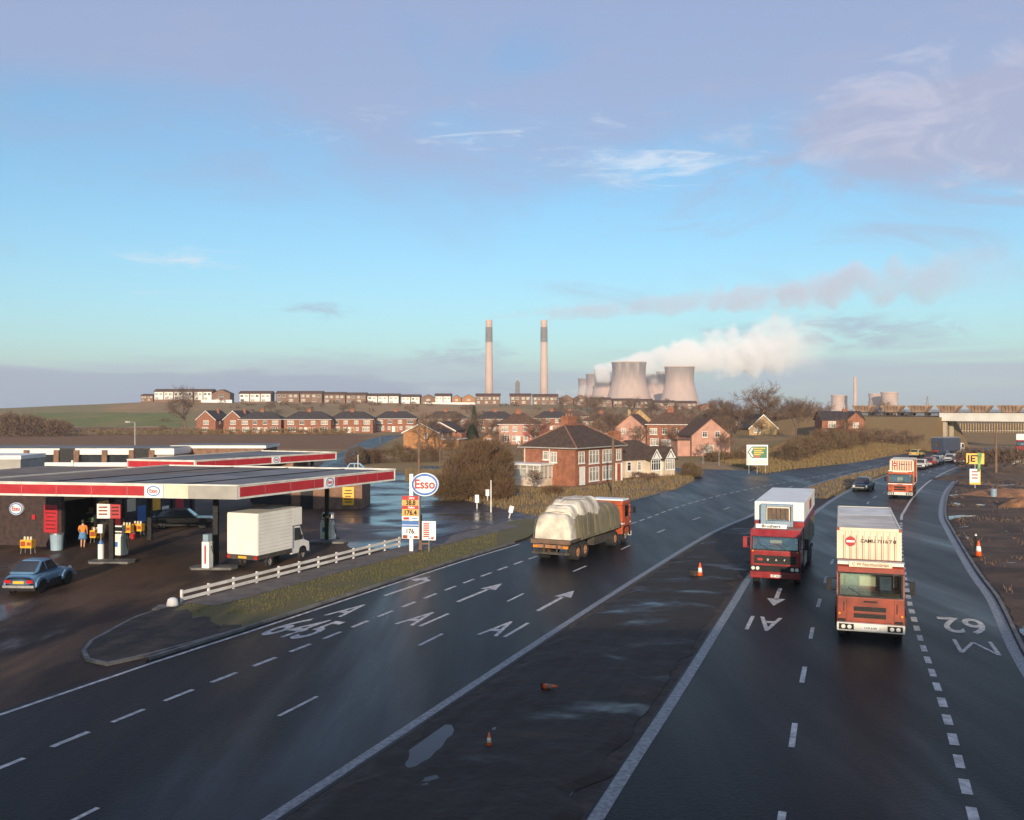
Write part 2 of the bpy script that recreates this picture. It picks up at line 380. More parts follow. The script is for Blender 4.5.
def ground():
    ys = [-200, -120, -80, -50, -30, -15] + list(range(-5, 120, 5)) + list(range(120, 700, 4))
    y = 700.
    while y < 6500: ys.append(y); y *= 1.06
    xs = list(range(-450, 451, 5)); x = 450.; o = []
    while x < 6000: x *= 1.12; o.append(x)
    xs = [-v for v in reversed(o)] + xs + o
    vs = []; cols = []
    for y in ys:
        for x in xs:
            h = land(x, y); vs.append((x, y, h))
            u, v = px_of(x, y, h)
            n = mnoise.noise((x * .012, y * .012, 3.)); n2 = mnoise.noise((x * .05, y * .05, 9.))
            c = Vector((.34, .21, .095)).lerp(Vector((.23, .165, .065)), S(.5 + n2))
            if y > 345:
                c = Vector((.40, .235, .11)).lerp(Vector((.28, .19, .085)), S(.5 + n * 1.2 + n2 * .5))
                if u < 190 and 412.5 + n * 2 < v < 427 + n2 * 2 and u > 20 + n * 20: c = Vector((.17, .18, .05)).lerp(Vector((.24, .19, .07)), S((n2 + .2)))
                if u < 105 and 405 < v < 412: c = Vector((.26, .2, .085))
                if 60 < u < 185 and 427.5 < v < 431: c = Vector((.19, .085, .05))
            if u < 372 and 434.5 < v < 449 and y > 130: c = Vector((.22, .115, .055))
            if y > 700: c = Vector((.18, .15, .08)).lerp(Vector((.12, .10, .06)), S(.5 + n))
            cols.append((c.x, c.y, c.z, 1))
    W = len(xs); fs = [(j*W+i, j*W+i+1, (j+1)*W+i+1, (j+1)*W+i) for j in range(len(ys)-1) for i in range(W-1)]
    me = bpy.data.meshes.new('ground'); me.from_pydata(vs, [], fs); me.update()
    ca = me.color_attributes.new('cover', 'FLOAT_COLOR', 'POINT')
    ca.data.foreach_set('color', [c for q in cols for c in q])
    m, nt, p = new_mat('open land')
    a = nt.n('ShaderNodeVertexColor'); a.layer_name = 'cover'
    tc = nt.n('ShaderNodeTexCoord').outputs['Object']
    v = nt.m('ADD', nt.m('ADD', nt.m('MULTIPLY', nt.noise(tc, .25, 5., .65), .9), nt.m('MULTIPLY', nt.noise(tc, 2.2, 3.), .7)), .2)
    mv = nt.n('ShaderNodeVectorMath', operation='SCALE'); nt.l.new(a.outputs[0], mv.inputs[0]); nt.l.new(v, mv.inputs['Scale'])
    nt.l.new(mv.outputs[0], p.inputs['Base Color']); p.inputs['Roughness'].default_value = .95; p.inputs['Specular IOR Level'].default_value = .2
    b = nt.n('ShaderNodeBump'); b.inputs['Strength'].default_value = .8; b.inputs['Distance'].default_value = .3
    nt.l.new(nt.noise(tc, .9, 5., .65), b.inputs['Height']); nt.l.new(b.outputs[0], p.inputs['Normal'])
    me.materials.append(m)
    for p_ in me.polygons: p_.use_smooth = True
    tag(link('ground', me), kind='structure')
ground()
def struct(name, mb, m, parent=None, **k):
    o = mb.build(name, m, parent, **k)
    if not parent: tag(o, kind='structure')
    return o
def V2(*pts): return [Vector(p) for p in pts]

# carriageways
lc = struct('carriageway', sheet(MB(), LCL, LCR, .016), M['asphalt'])
rc = struct('carriageway', sheet(MB(), RCL, offset(RCR, .1), .016), M['asphalt'])
sl = struct('slip_road', sheet(MB(), offset(RCR, .1), SLR, .012), M['asphalt'])
# forecourt, side roads, median
fc_edge = gl((-330,700),(-140,640),(82,672),(107,668))
fc = MB()
fpoly = [(-75, 20), (-26, 24)] + [tuple(p) for p in LCL if 20 < p.y < 62] + gl((533,538),(548,531),(548,520),(520,512),(497,507),(470,500),(445,495),(420,487),(408,478),(402,473)) + gl((360,469),(330,462),(250,458)) + [(-75, 150)]
fc.poly([(p[0], p[1], .008) for p in fpoly])
struct('forecourt', fc, M['forecourt'])
sr = smooth(gl((331,480),(345,462),(358,452),(370,444),(386,437.5),(400,435)))
side = struct('side_road', ribbon(MB(), sr, 6.5, .012), M['asphalt'])
sr2 = smooth([(36, 128), (28, 134.5), (20, 138.5), (6, 141), (-14, 142)])
struct('side_road', ribbon(MB(), sr2, 6.5, .010), M['asphalt'])
mk = MB(); mk.poly([(*p, .012) for p in gl((655,497),(690,478),(704,470),(748,470.5),(830,466.8),(760,478),(700,490))]); struct('side_road', mk, M['asphalt'])
iL = [p for p in LCR if p.y < 96]; iR = [p for p in RCL if p.y < 96]
struct('median', sheet(MB(), iL, iR, .006), M['soil_and_shade'])
def xat(L, y):
    for a, b in zip(L, L[1:]):
        if a.y <= y <= b.y: return a.x + (b.x - a.x) * (y - a.y) / max(1e-6, b.y - a.y)
    return L[-1].x if y > L[-1].y else L[0].x
def fbm(x, y, s): return mnoise.noise((x*s, y*s, 7.)) + .5*mnoise.noise((x*s*2.3, y*s*2.3, 1.)) + .3*mnoise.noise((x*s*5.1, y*s*5.1, 4.)) + .16*mnoise.noise((x*s*11., y*s*11., 9.))
def rough_sheet(y0, y1, dy, L, Rf, nu, base, amp, s, rut, jag, dip=False):
    mb = MB(); n = int((y1 - y0) / dy)
    for j in range(n + 1):
        y = y0 + (y1 - y0) * j / n; a, b = L(y), Rf(y)
        a += .3*mnoise.noise((y*.8, 1., 0))*jag; b += .3*mnoise.noise((y*.8, 5., 0))*jag
        for i in range(nu + 1):
            u = i / nu; x = a + (b - a) * u; e = min(1, min(u, 1 - u) * nu / 5)
            xr = x - .37*y
            z = base + amp * fbm(x, y, s) - (.15*math.exp(-((x+2.4)/.65)**2 - ((y-25.3)/2.2)**2) if dip else 0) + rut * (mnoise.noise((xr*1.1, y*.06, 2.)) + .5*mnoise.noise((xr*2.7, y*.1, 8.)))
            mb.v.append((x, y, .024 + (z - .024) * e if e < 1 else z))
    W = nu + 1
    for j in range(n):
        for i in range(nu): mb.f.append((j*W+i, j*W+i+1, (j+1)*W+i+1, (j+1)*W+i))
    return mb
o = struct('median_mud', rough_sheet(13, 97, .2, lambda y: xat(LCR, y) + .3, lambda y: xat(RCL, y) - .3, 72, .1, .06, .28, .045, 1.8, True), M['mud'], smooth=True)
struct('puddle_water', sheet(MB(), offset(iL, .6), offset(iR, -.6), .026), M['water'])
gL = [p for p in LCR if p.y >= 92]; gR = [p for p in RCL if p.y >= 92]
md = sheet(MB(), offset(gL, .3), offset(gR, -.3), .1); struct('median_grass', md, M['grass_b'])
rp = [tuple(p) for p in SLR if 8 < p.y < 132]
dm = MB(); dm.poly([(x, y, .006) for x, y in rp] + [(95, 128, .006), (95, 8, .006)]); struct('dirt_ground', dm, M['soil_and_shade'])
struct('rutted_dirt', rough_sheet(34, 127, .24, lambda y: xat(SLR, y) + .3, lambda y: xat(SLR, y) + 30, 120, .125, .085, .2, .055, 1.), M['mud2'], smooth=True)
struct('puddle_water', sheet(MB(), offset([p for p in SLR if 34 < p.y < 127], .7), offset([p for p in SLR if 34 < p.y < 127], 29), .05), M['water'])

ap_ = MB(); ap_.poly([(*p, .0125) for p in gl((392,549),(470,530),(515,521),(548,531),(548,520),(520,512),(497,507),(470,500),(445,495),(420,487),(408,478),(402,473),(360,469),(335,463),(322,470),(318,500),(330,530),(350,548))])
struct('forecourt_apron', ap_, M['apron'])
# kerbs and edge lines
kb = ribbon(MB(), [p for p in SLR if p.y < 175], .32, .03); kb2 = MB()
def kerb(L, side_, h=.12, w=.15):
    mb = MB(); A = L; B = offset(L, side_ * w)
    sheet(mb, *( (A, B) if side_ > 0 else (B, A)), h)
    sheet(mb, *( (A, [p.copy() for p in A])), 0) if 0 else None
    for P, flip in ((A, side_ < 0), (B, side_ > 0)):
        for a, b in zip(P, P[1:]):
            q = [(a.x, a.y, 0), (b.x, b.y, 0), (b.x, b.y, h), (a.x, a.y, h)]
            mb.poly(q if flip else q[::-1])
    return mb
struct('kerb', kerb([p for p in SLR if p.y < 180], 1), M['kerb'])
struct('channel', ribbon(MB(), offset([p for p in SLR if p.y < 180], -.25), .4, .02), M['channel'])
struct('kerb', kerb([p for p in LCL if 62.5 > p.y > 33], -1), M['kerb'])
struct('kerb', kerb([p for p in LCL if 88 < p.y < 100], -1), M['kerb'])
for L, a, b, w, d in ((LCR, -60, 200, .3, -.25), (RCL, -60, 200, .34, .25)):
    struct('channel', ribbon(MB(), offset([p for p in L if a < p.y < b], d), w, .022), M['channel'])
nose = smooth(gl((240,632),(150,657),(107,666.5),(86,662),(81.5,654),(90,643),(104,635.6),(135,619),(170,608.5),(200,602),(300,575.5),(400,549.5),(470,533),(510,522.5),(530,519.5),(540,521),(543,526),(535,534)), 1.)
nl = nose
vg = MB(); vg.poly([(p.x, p.y, .11) for p in nl] + [(p.x, p.y, .11) for p in offset(LCL, -.15) if G(240,632)[1] < p.y < G(535,534)[1]][::-1])
struct('verge', vg, M['grass'])
struct('kerb', kerb([p for p in nl[:-2]], 1, .125, .14), M['kerb'])
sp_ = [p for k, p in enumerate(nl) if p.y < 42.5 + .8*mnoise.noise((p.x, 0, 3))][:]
so_ = MB(); so_.poly([(p.x, p.y, .117) for p in sp_] + [tuple(sp_[-1].lerp(sp_[0], k/12)) [:2] + (.117,) for k in range(1, 12)]); so_.v = [(v[0] + (.9*mnoise.noise((v[0]*1.7, v[1]*1.7, 5)) if k >= len(sp_) else 0), v[1] + (1.6*mnoise.noise((v[0]*1.3, v[1]*1.3, 2)) if k >= len(sp_) else 0), v[2]) for k, v in enumerate(so_.v)]; struct('verge_shade', so_, M['soil_and_shade'])  # dark sheet that paints in the shade on the near verge end
pth = offset(smooth(gl((190,606),(300,577.5),(400,551.5),(470,534.5),(505,526))), .45)
struct('footpath', ribbon(MB(), pth, 2.0, .13), M['path'])

# painted markings
mb = MB(); dashes(mb, L1, .17, 1.25, .85, .021, s0=4); mb.build('lane_line', M['paint'], lc)
mb = MB(); dashes(mb, L2, .14, 2.0, 6.75, .021, s0=30 - 2.2); mb.build('lane_line', M['paint'], lc)
mb = MB(); ribbon(mb, offset([p for p in LCL if p.y < 64], .35), .16, .021); mb.build('edge_line', M['paint'], lc)
mb = MB(); dashes(mb, offset([p for p in LCL if 64 < p.y < 87], .35), .16, .6, .6, .021); mb.build('give_way_line', M['paint'], lc)
mb = MB(); dashes(mb, RCC, .16, 2.0, 4.2, .021, s0=58.2); mb.build('lane_line', M['paint'], rc)
mb = MB(); dashes(mb, [p for p in RCR if p.y < 75], .22, .95, .75, .021); mb.build('lane_line', M['paint'], rc)
mb = MB(); ribbon(mb, [p for p in RCR if p.y > 75], .2, .021); mb.build('edge_line', M['paint'], rc)
def road_text(s, px, py, hd, w, l, par, flip=False):
    me = text_mesh(s, 1., .012, 1, 1, 0); xs = [v.co.x for v in me.vertices]; ys_ = [v.co.y for v in me.vertices]
    sx, sy = w / (max(xs) - min(xs)), l / (max(ys_) - min(ys_))
    me.transform(Matrix.Translation((-(max(xs)+min(xs))/2, -(max(ys_)+min(ys_))/2, 0))); me.transform(Matrix.Diagonal((sx, sy, 1, 1)))
    me.materials.clear(); me.materials.append(M['paint'])
    x, y = G(px, py); return link('lettering', me, par, (x, y, .021), hd + (math.pi if flip else 0))
hd = lambda px, py, L=LCL: heading(L, G(px, py))
road_text('645', 303, 628.4, hd(303, 628), 2.1, 3.3, lc)
road_text('A', 349, 610.6, hd(349, 611), .9, 2.6, lc)
road_text('A1', 423, 619, hd(423, 619), 1.25, 2.6, lc)
road_text('A1', 504, 629, hd(504, 629, LCR), 1.25, 2.6, lc)
road_text('A1', 764, 624, hd(764, 624, RCL), 1.3, 2.6, rc, True)
road_text('62', 963, 626, hd(963, 626, RCR) + .02, 1.7, 3., sl, True)
x, y = G(976, 647.5); mb = MB()
for a, b in (((-.62, -1.05), (-.62, 1.05)), ((-.62, 1.05), (0, -.75)), ((0, -.75), (.62, 1.05)), ((.62, 1.05), (.62, -1.05))): mb.add([(a[0]-.07, a[1], 0), (a[0]+.07, a[1], 0), (b[0]+.07, b[1], 0), (b[0]-.07, b[1], 0)], [(0, 1, 2, 3)])
for k, v_ in enumerate(mb.v): mb.v[k] = (v_[0], v_[1], .0002*(k//4))
mb.build('lettering', M['paint'], sl, (x, y, .021), hd(976, 647, RCR) + .02 + math.pi)
def arrow(px, py, h, par, left=False, L=5.):
    mb = MB()
    if left:
        mb.poly([(-.1,-L/2,0),(.1,-L/2,0),(.1,L/2-.6,0),(-.1,L/2-.9,0)])
        mb.poly([(.1,L/2-.6,0),(-.45,L/2-.1,0),(-.45,L/2+.35,0),(-1.05,L/2-.75,0),(-.45,L/2-1.2,0),(-.45,L/2-.7,0),(-.1,L/2-.9,0)])
    else:
        mb.poly([(-.1,-L/2,0),(.1,-L/2,0),(.1,L/2-1.5,0),(-.1,L/2-1.5,0)]); mb.poly([(-.42,L/2-1.7,0),(.42,L/2-1.7,0),(0,L/2,0)])
    x, y = G(px, py); return mb.build('arrow_marking', M['paint'], par, (x, y, .021), h)
arrow(411, 587, hd(411, 588), lc, True)
arrow(481, 592.5, hd(481, 593), lc); arrow(557, 600.5, hd(557, 601, LCR), lc)
arrow(777, 597, hd(778, 597, RCL) + math.pi, rc, L=4.4)

# rough grass growing as blades
def blades(name, pts_fn, n, m, hmin, hmax, w, z=0.):
    mb = MB(); r = random.Random(n)
    for _ in range(n):
        q = pts_fn(r)
        if q is None: continue
        x, y = q; zz = z(x, y) if callable(z) else z
        h = r.uniform(hmin, hmax); a = r.uniform(0, 6.28); ln = r.uniform(-.5, .5) * h; ln2 = r.uniform(-.5, .5) * h; dx, dy = math.cos(a) * w, math.sin(a) * w
        mb.v += [(x-dx, y-dy, zz), (x+dx, y+dy, zz), (x+ln, y+ln2, zz+h)]; k = len(mb.v); mb.f.append((k-3, k-2, k-1))
    return tag(mb.build(name, m), 'rough grass growing on the verges and banks', 'grass', kind='stuff')
def inside(poly, x, y):
    c = False; j = len(poly) - 1
    for i in range(len(poly)):
        if (poly[i][1] > y) != (poly[j][1] > y) and x < (poly[j][0]-poly[i][0])*(y-poly[i][1])/(poly[j][1]-poly[i][1]) + poly[i][0]: c = not c
        j = i
    return c
vpoly = [(p[0], p[1]) for p in vg.v]
pin = [(p[0], p[1]) for p in offset(pth, -1.)] + [(p[0], p[1]) for p in offset(pth, 1.)][::-1]
def verge_pt(r):
    x, y = r.uniform(-22, -1), r.uniform(40.5, 76)
    return (x, y) if inside(vpoly, x, y) and not inside(pin, x, y) and mnoise.noise((x*.6, y*.6, 1)) + (y-46)*.05 > -.25 else None
blades('verge_grass', verge_pt, 60000, M['blade'], .03, .11, .016, .11)
mpoly = [tuple(p) for p in offset(gL, .4)] + [tuple(p) for p in offset(gR, -.4)][::-1]
def med_pt(r):
    x, y = r.uniform(24, 75), r.uniform(90, 165)
    return (x, y) if inside(mpoly, x, y) else None
blades('median_grass_blades', med_pt, 26000, M['blade_b'], .12, .4, .04, .1)
bank_poly = gl((405,481),(448,497),(500,508.5),(548,519),(600,507),(637,499),(676,489.5),(695,481),(690,474.5),(640,478),(575,490),(520,490),(470,470),(405,470))
def bank_pt(r):
    x, y = r.uniform(-16, 28), r.uniform(70, 138)
    return (x, y) if inside(bank_poly, x, y) and mnoise.noise((x*.22, y*.22, 4)) > -.35 else None
blades('bank_grass', bank_pt, 42000, M['blade_b'], .15, .55, .035)
def rb_pt(r):
    x = r.uniform(34, 92); y = lcl_y(x) + r.uniform(.6, 30)
    return (x, y) if y < 225 else None
blades('bank_grass', rb_pt, 30000, M['blade_b'], .2, .6, .06, land)
def dirt_pt(r):
    y = r.uniform(45, 127); x = xat(SLR, y) + r.uniform(.6, 28)
    return (x, y) if mnoise.noise((x*.25, y*.25, 6)) + .5*mnoise.noise((x*.9, y*.9, 2)) > .16 else None
blades('dirt_weeds', dirt_pt, 30000, M['twig'], .1, .4, .03, .08)
bankg = MB(); bankg.poly([(*p, .02) for p in bank_poly]); struct('roadside_bank', bankg, M['grass_b'])
ft = smooth(gl((602,508),(640,497),(676,487.5),(706,479))); struct('footpath', ribbon(MB(), offset(ft, -2.4), 1.4, .04), M['path'])
struct('footpath', ribbon(MB(), smooth(gl((575,486),(625,482),(672,477))), 1.2, .045), M['path'])
# ------------------------------------------------------------------ houses
_win = {}
def win_mesh(w, h, nx, ny, pane):
    k = (round(w, 2), round(h, 2), nx, ny, pane)
    if k not in _win:
        f = MB(); t = .075
        f.box(-w/2, w/2, -.05, .03, 0, t).box(-w/2, w/2, -.05, .03, h - t, h).box(-w/2, -w/2+t, -.05, .03, t, h-t).box(w/2-t, w/2, -.05, .03, t, h-t)
        for i in range(1, nx):
            x = -w/2 + w*i/nx; f.box(x-.035, x+.035, -.045, .03, t, h-t)
        for i in range(1, ny):
            z = h * (.68 if ny == 2 else i/ny); f.box(-w/2+t, w/2-t, -.042, .028, z-.025, z+.025)
        f.box(-w/2-.08, w/2+.08, -.12, .03, -.09, -.002)
        p = MB(); p.box(-w/2+t*.5, w/2-t*.5, -.012, .02, t*.5, h-t*.5)
        _win[k] = (f.mesh('window', M['white']), p.mesh('pane', M[pane]))
    return _win[k]
def window(par, loc, w, h, rz=0, nx=2, ny=2, pane=None):
    fm, pm = win_mesh(w, h, nx, ny, pane or rnd.choice(['net', 'net', 'glass']))
    o = link('window', fm, par, loc, rz); link('pane', pm, o); return o
def door(par, loc, m, rz=0, w=.9, h=2.05):
    d = MB().box(-w/2, w/2, -.04, .02, 0, h); o = d.build('door', m, par, loc, rz)
    MB().box(-w/2-.07, -w/2, -.06, .03, 0, h+.07).box(w/2, w/2+.07, -.06, .03, 0, h+.07).box(-w/2, w/2, -.06, .03, h, h+.07).build('door_frame', M['white'], o)
def roof_mesh(W, D, he, rise, kind, ov=.35, th=.14):
    x0, x1, y0, y1 = -W/2-ov, W/2+ov, -ov, D+ov; mb = MB()
    lo = he - .12
    if kind == 'hip':
        k = min(W, D) / 2 + ov
        if W >= D: r0, r1 = (x0+k*.95, D/2, he+rise), (x1-k*.95, D/2, he+rise)
        else: r0, r1 = (0, y0+k*.95, he+rise), (0, y1-k*.95, he+rise)
        b = [(x0,y0,lo),(x1,y0,lo),(x1,y1,lo),(x0,y1,lo)]; e = [(x,y,z+th) for x,y,z in b]
        vs = b + e + [r0, r1]
        fs = [(0,3,2,1),(0,1,5,4),(1,2,6,5),(2,3,7,6),(3,0,4,7)]
        fs += [(4,5,9,8),(5,6,9),(6,7,8,9),(7,4,8)] if W >= D else [(4,5,8),(5,6,9,8),(6,7,9),(7,4,8,9)]
        mb.add(vs, fs)
    elif kind == 'gx':   # ridge along x: gables at the sides
        s = rise / (D/2); o = ov
        pts = [(-o, he - s*o), (D/2, he+rise), (D+o, he - s*o), (D+o, he - s*o + th), (D/2, he+rise+th), (-o, he - s*o + th)]
        mb.prism(pts, 'x', x0, x1)
    else:                # 'gy': ridge along y, gable to the front
        s = rise / (W/2); o = ov
        pts = [(-W/2-o, he - s*o), (0, he+rise), (W/2+o, he - s*o), (W/2+o, he - s*o + th), (0, he+rise+th), (-W/2-o, he - s*o + th)]
        mb.prism(pts, 'y', y0, y1)
    return mb
def wall_mesh(W, D, he, rise, kind, base=-1.5):
    mb = MB()
    if kind == 'hip': mb.box(-W/2, W/2, 0, D, base, he)
    elif kind == 'gx': mb.prism([(0, base), (D, base), (D, he), (D/2, he+rise), (0, he)], 'x', -W/2, W/2)
    else: mb.prism([(-W/2, base), (W/2, base), (W/2, he), (0, he+rise), (-W/2, he)], 'y', 0, D)
    return mb
def house(name, label, cat, loc, rz, W, D, he, rise, kind, wm, rm, front=(), left=(), right=(), doors=(), chim=(), group=None, barge=False, ov=.35, ridge=False):
    """front at y = 0 facing -y; front/left/right are lists of (pos, z, w, h, nx)"""
    t = thing(name, label, cat, loc, rz, group)
    wall_mesh(W, D, he, rise, kind).build('wall', M[wm], t)
    rf = roof_mesh(W, D, he, rise, kind, ov).build('roof', M[rm], t)
    for (x, y, w, h) in chim:
        zb = he + rise * .45
        c = MB().box(x-w/2, x+w/2, y-w*.35, y+w*.35, zb, he+rise+h).box(x-w/2-.06, x+w/2+.06, y-w*.35-.06, y+w*.35+.06, he+rise+h-.25, he+rise+h-.1)
        for q in (-.25, .25): c.cyl((x+q*w, y, he+rise+h), (x+q*w, y, he+rise+h+.35), .11, .09, 8)
        c.build('chimney', M['brick'] if wm != 'tan' else M['tan'], rf)
    for q in front: window(t, (q[0], -.003, q[1]), q[2], q[3], 0, q[4] if len(q) > 4 else 2)
    for q in left: window(t, (-W/2-.003, q[0], q[1]), q[2], q[3], R(-90), q[4] if len(q) > 4 else 2)
    for q in right: window(t, (W/2+.003, q[0], q[1]), q[2], q[3], R(90), q[4] if len(q) > 4 else 2)
    for (x, m) in doors: door(t, (x, -.003, 0), M[m])
    if barge:
        s = rise / ((W if kind == 'gy' else D)/2); b = MB()
        if kind == 'gy':
            for sg in (-1, 1): b.prism([(0, he+rise-.16), (sg*(W/2+ov), he - s*ov - .16), (sg*(W/2+ov), he - s*ov + .1), (0, he+rise+.1)], 'y', -ov-.05, -ov-.004)
        else:
            for xx in (-W/2-ov-.05, W/2+ov+.004):
                b.prism([(-ov, he-s*ov-.16), (D/2, he+rise-.16), (D+ov, he-s*ov-.16), (D+ov, he-s*ov+.1), (D/2, he+rise+.1), (-ov, he-s*ov+.1)], 'x', xx, xx+.046)
        b.build('bargeboard', M['white'], t)
    return t
def gutter(t, W, D, he, ov, m='white'):
    MB().box(-W/2-ov-.06, W/2+ov+.06, -ov-.11, -ov-.003, he-.16, he-.04).build('gutter', M[m], t)
ORD = 'first second third fourth fifth sixth seventh eighth ninth tenth eleventh twelfth thirteenth fourteenth fifteenth sixteenth seventeenth eighteenth nineteenth twentieth'.split()

# --- the row of semis at the hill's foot: (x0, x1, base y, roof)
def semi(label, x0, x1, by, wm='brick', rm='slate', rz=0, group='brick houses in the village row', top=None, he=5.0, D=8.5, kind='hip', rise=2.7, z0=0.):
    y = F * (CAMH - z0) / (by - HZ); W = (x1 - x0) / F * y; x = GX((x0+x1)/2, y)
    k = W / 16.
    fr = []
    for s in (-1, 1):
        fr += [(s*W*.36, 3.15, 2.0*k+.3, 1.35, 3), (s*W*.12, 3.2, 1.3*k+.2, 1.25, 2), (s*W*.34, .7, 2.2*k+.4, 1.6, 3), (s*W*.14, .9, 1.0, 1.2, 1)]
    sides = [(D*.4, 3.2, 1.0, 1.1, 1)]
    t = house('semi_detached_house', label, 'house', (x, y, z0), rz, W, D, he, rise, kind, wm, rm, fr, sides, sides, [(-W*.04, 'white'), (W*.04, 'brick_o')], [(-.2, D/2, 1.3, .9)], group)
    gutter(t, W, D, he, .35); return t
semi('brick semi with dark hip roof, beside the pair of gabled brick houses', 239, 281, 433.5)
semi('brick semi with steep dark hip roof above the rear fuel canopy logo', 284, 331, 433.5)
semi('brick semi with slate hip roof standing left of the uphill side road', 329, 373, 433)
semi('brick semi with slate hip roof behind the end of the side road', 374, 416, 432, rm='slate')
semi('brick semi with hip roof behind the orange brick gabled house', 424, 467, 432.5, rm='tile_d')
semi('brick semi with hip roof just right of the tall dark conifer', 475, 516, 433)
semi('brick semi with hip roof behind the red and pink painted semi', 534, 571, 431, rm='slate')
semi('semi with one wall painted red and brown tiled hip roof', 499, 541, 444.5, 'pink', 'tile', R(4), z0=0)
t_ = bpy.data.objects['semi_detached_house.007']; MB().box(.6, 7.2, -.0115, .005, -1, 4.9).build('red_front_wall', M['red_render'], t_)
semi('low brick house with long brown roof behind the hip-roofed corner house', 584, 620, 436, 'brick', 'tile', R(-4), he=4.6, rise=2.5)
semi('large brick semi with brown hip roof behind the twin-gabled bungalow', 647, 694, 449, 'brick', 'tile', R(-12), he=5.4, rise=2.8)
semi('brick semi with dark hip roof below the big bare tree', 705, 744, 434.5, 'brick', 'tile_d', R(-6))
for i, (px, lab) in enumerate(((206, 'narrow brick house with white-edged front gable, beside the bare tree'), (233, 'narrow brick house with white-edged front gable, next to the hip-roofed semis'))):
    y = 335.; W = 7.4
    house('gabled_house', lab, 'house', (GX(px, y), y, 0), R(-14), W, 10, 4.9, 3.0, 'gy', 'brick', 'slate', [(0, 3.1, 2.2, 1.5, 3), (-.3, .6, 2.4, 1.6, 3)], (), [(3, 3.2, 1., 1.1), (7, 3.2, 1., 1.1), (6, .8, 1.4, 1.2)], (), [(1.2, 6, .9, .6)], 'gabled brick houses at the foot of the hill', True)
semi('brick semi half hidden among trees left of the dark conifer', 444, 472, 424, 'brick', 'tile', R(5))
semi('small brick semi peeping between the red semi and the long brown roof', 552, 588, 427, 'brick', 'tile', R(-3))
semi('brick semi high behind the tan stone gable', 596, 626, 423, 'brick', 'tile_d', R(4))
semi('brick semi behind the large brick semi roof', 660, 690, 424, 'brick_o', 'tile', R(-4))
semi('brick semi just left of the biggest dark bare tree', 716, 742, 424, 'brick', 'tile', R(3))
semi('orange brick semi behind the narrow pink gabled house', 622, 652, 437, 'brick_o', 'tile_d', R(-9), he=4.6)
# pink gable house, tan gables, others
y = F*CAMH/(456-HZ)
t = house('pink_house', 'pink rendered house with broad plain gable and lean-to shed', 'house', (GX(711, y), y, 0), R(8), 7.4, 8, 3.9, 3.0, 'gy', 'pink', 'tile', [(-1.2, 3.5, .9, 1.1, 2), (1.2, 3.5, .9, 1.1, 2), (-.4, .7, 1.9, 1.35, 1)], (), [(2.2, .8, .9, 1.2), (5, .8, .9, 1.1)])
MB().box(-6.3, -3.9, .3, 3.4, -1, 2.9).build('outhouse', M['pink'], t); MB().box(-6.5, -3.7, .1, 3.6, 2.9, 3.08).build('roof', M['tile'], t)
y = F*CAMH/(449-HZ)
house('pink_house', 'narrow pink gabled house squeezed behind the corner house chimney', 'house', (GX(636, y-3), y+6, 0), R(-18), 7.2, 9, 4.4, 3.0, 'gy', 'pink', 'tile', [(-1.6, 3.2, 1., 1.2, 2), (1.4, 3.2, 1., 1.2, 2)], (), [(3, 3.1, 1., 1.2)])
y = 225.
house('tan_house', 'small tan stone house with steep gable above the pink roofs', 'house', (GX(640, y), y, 0), R(-8), 6.5, 8, 5.6, 3.1, 'gy', 'tan', 'tile', [(-.2, 3.9, 2., 1.2, 3)], (), (), (), [(-2.6, 4, .7, -.4)])
y = F*CAMH/(445-HZ)
house('tan_house', 'tan brick house with wide front gable near the road sign', 'house', (GX(763, y), y, 0), R(6), 6.8, 9, 4.2, 3.1, 'gy', 'tan', 'slate', [(-1.4, 3.0, 1.7, 1.2, 3), (-1.3, .6, 1.1, 1.2, 2), (1.6, .4, 1., 1.9, 2)], (), [(3, .8, 1., 1.1)], (), (), None, True)
semi('small brick house peeping out behind the tan gabled house', 759, 778, 436, 'brick', 'tile_d', 0, he=5.)
y = F*CAMH/(439-HZ)
t = thing('flat_roofed_garage', 'low white flat-roofed garage beside the tan gabled house', 'garage', (GX(790, y), y, 0), R(4))
MB().box(-3.4, 3.4, 0, 5, -1, 2.2).build('wall', M['cream'], t); MB().box(-3.6, 3.6, -.2, 5.2, 2.2, 2.42).build('roof', M['white'], t); MB().box(-2.6, -.4, -.05, .02, 0, 1.9).build('door', M['brick_b'], t)
# red brick house on the bank
x, y = 71., 204.; z0 = land(x, y)
t = house('bank_house', 'red brick house alone on the grass bank before the railway', 'house', (x, y, z0), R(-6), 8.6, 7.5, 4.0, 1.7, 'gx', 'brick', 'slate', [(-2.2, 2.35, 1.6, 1.3, 3), (-3.2, .3, 1., 1.4, 1), (1.0, 2.3, .9, 1., 1)], (), [(3, 2.4, 1., 1.1)], (), [(1.3, 3.7, .9, .6)])
house_w = wall_mesh(3.4, 3, 4.0, 1.5, 'gy'); house_w.M = None
o = house_w.build('front_wing', M['brick'], t, (2.4, -1.4, 0)); roof_mesh(3.4, 4.5, 4.0, 1.5, 'gy', .2).build('roof', M['tile'], o)
window(t, (2.4, -1.41, 2.3), 1.2, 1.1, 0, 2); window(t, (2.4, -1.41, .4), 1.4, 1.3, 0, 2); window(t, (4.13, -.2, .4), .8, 1.9, R(90), 1)
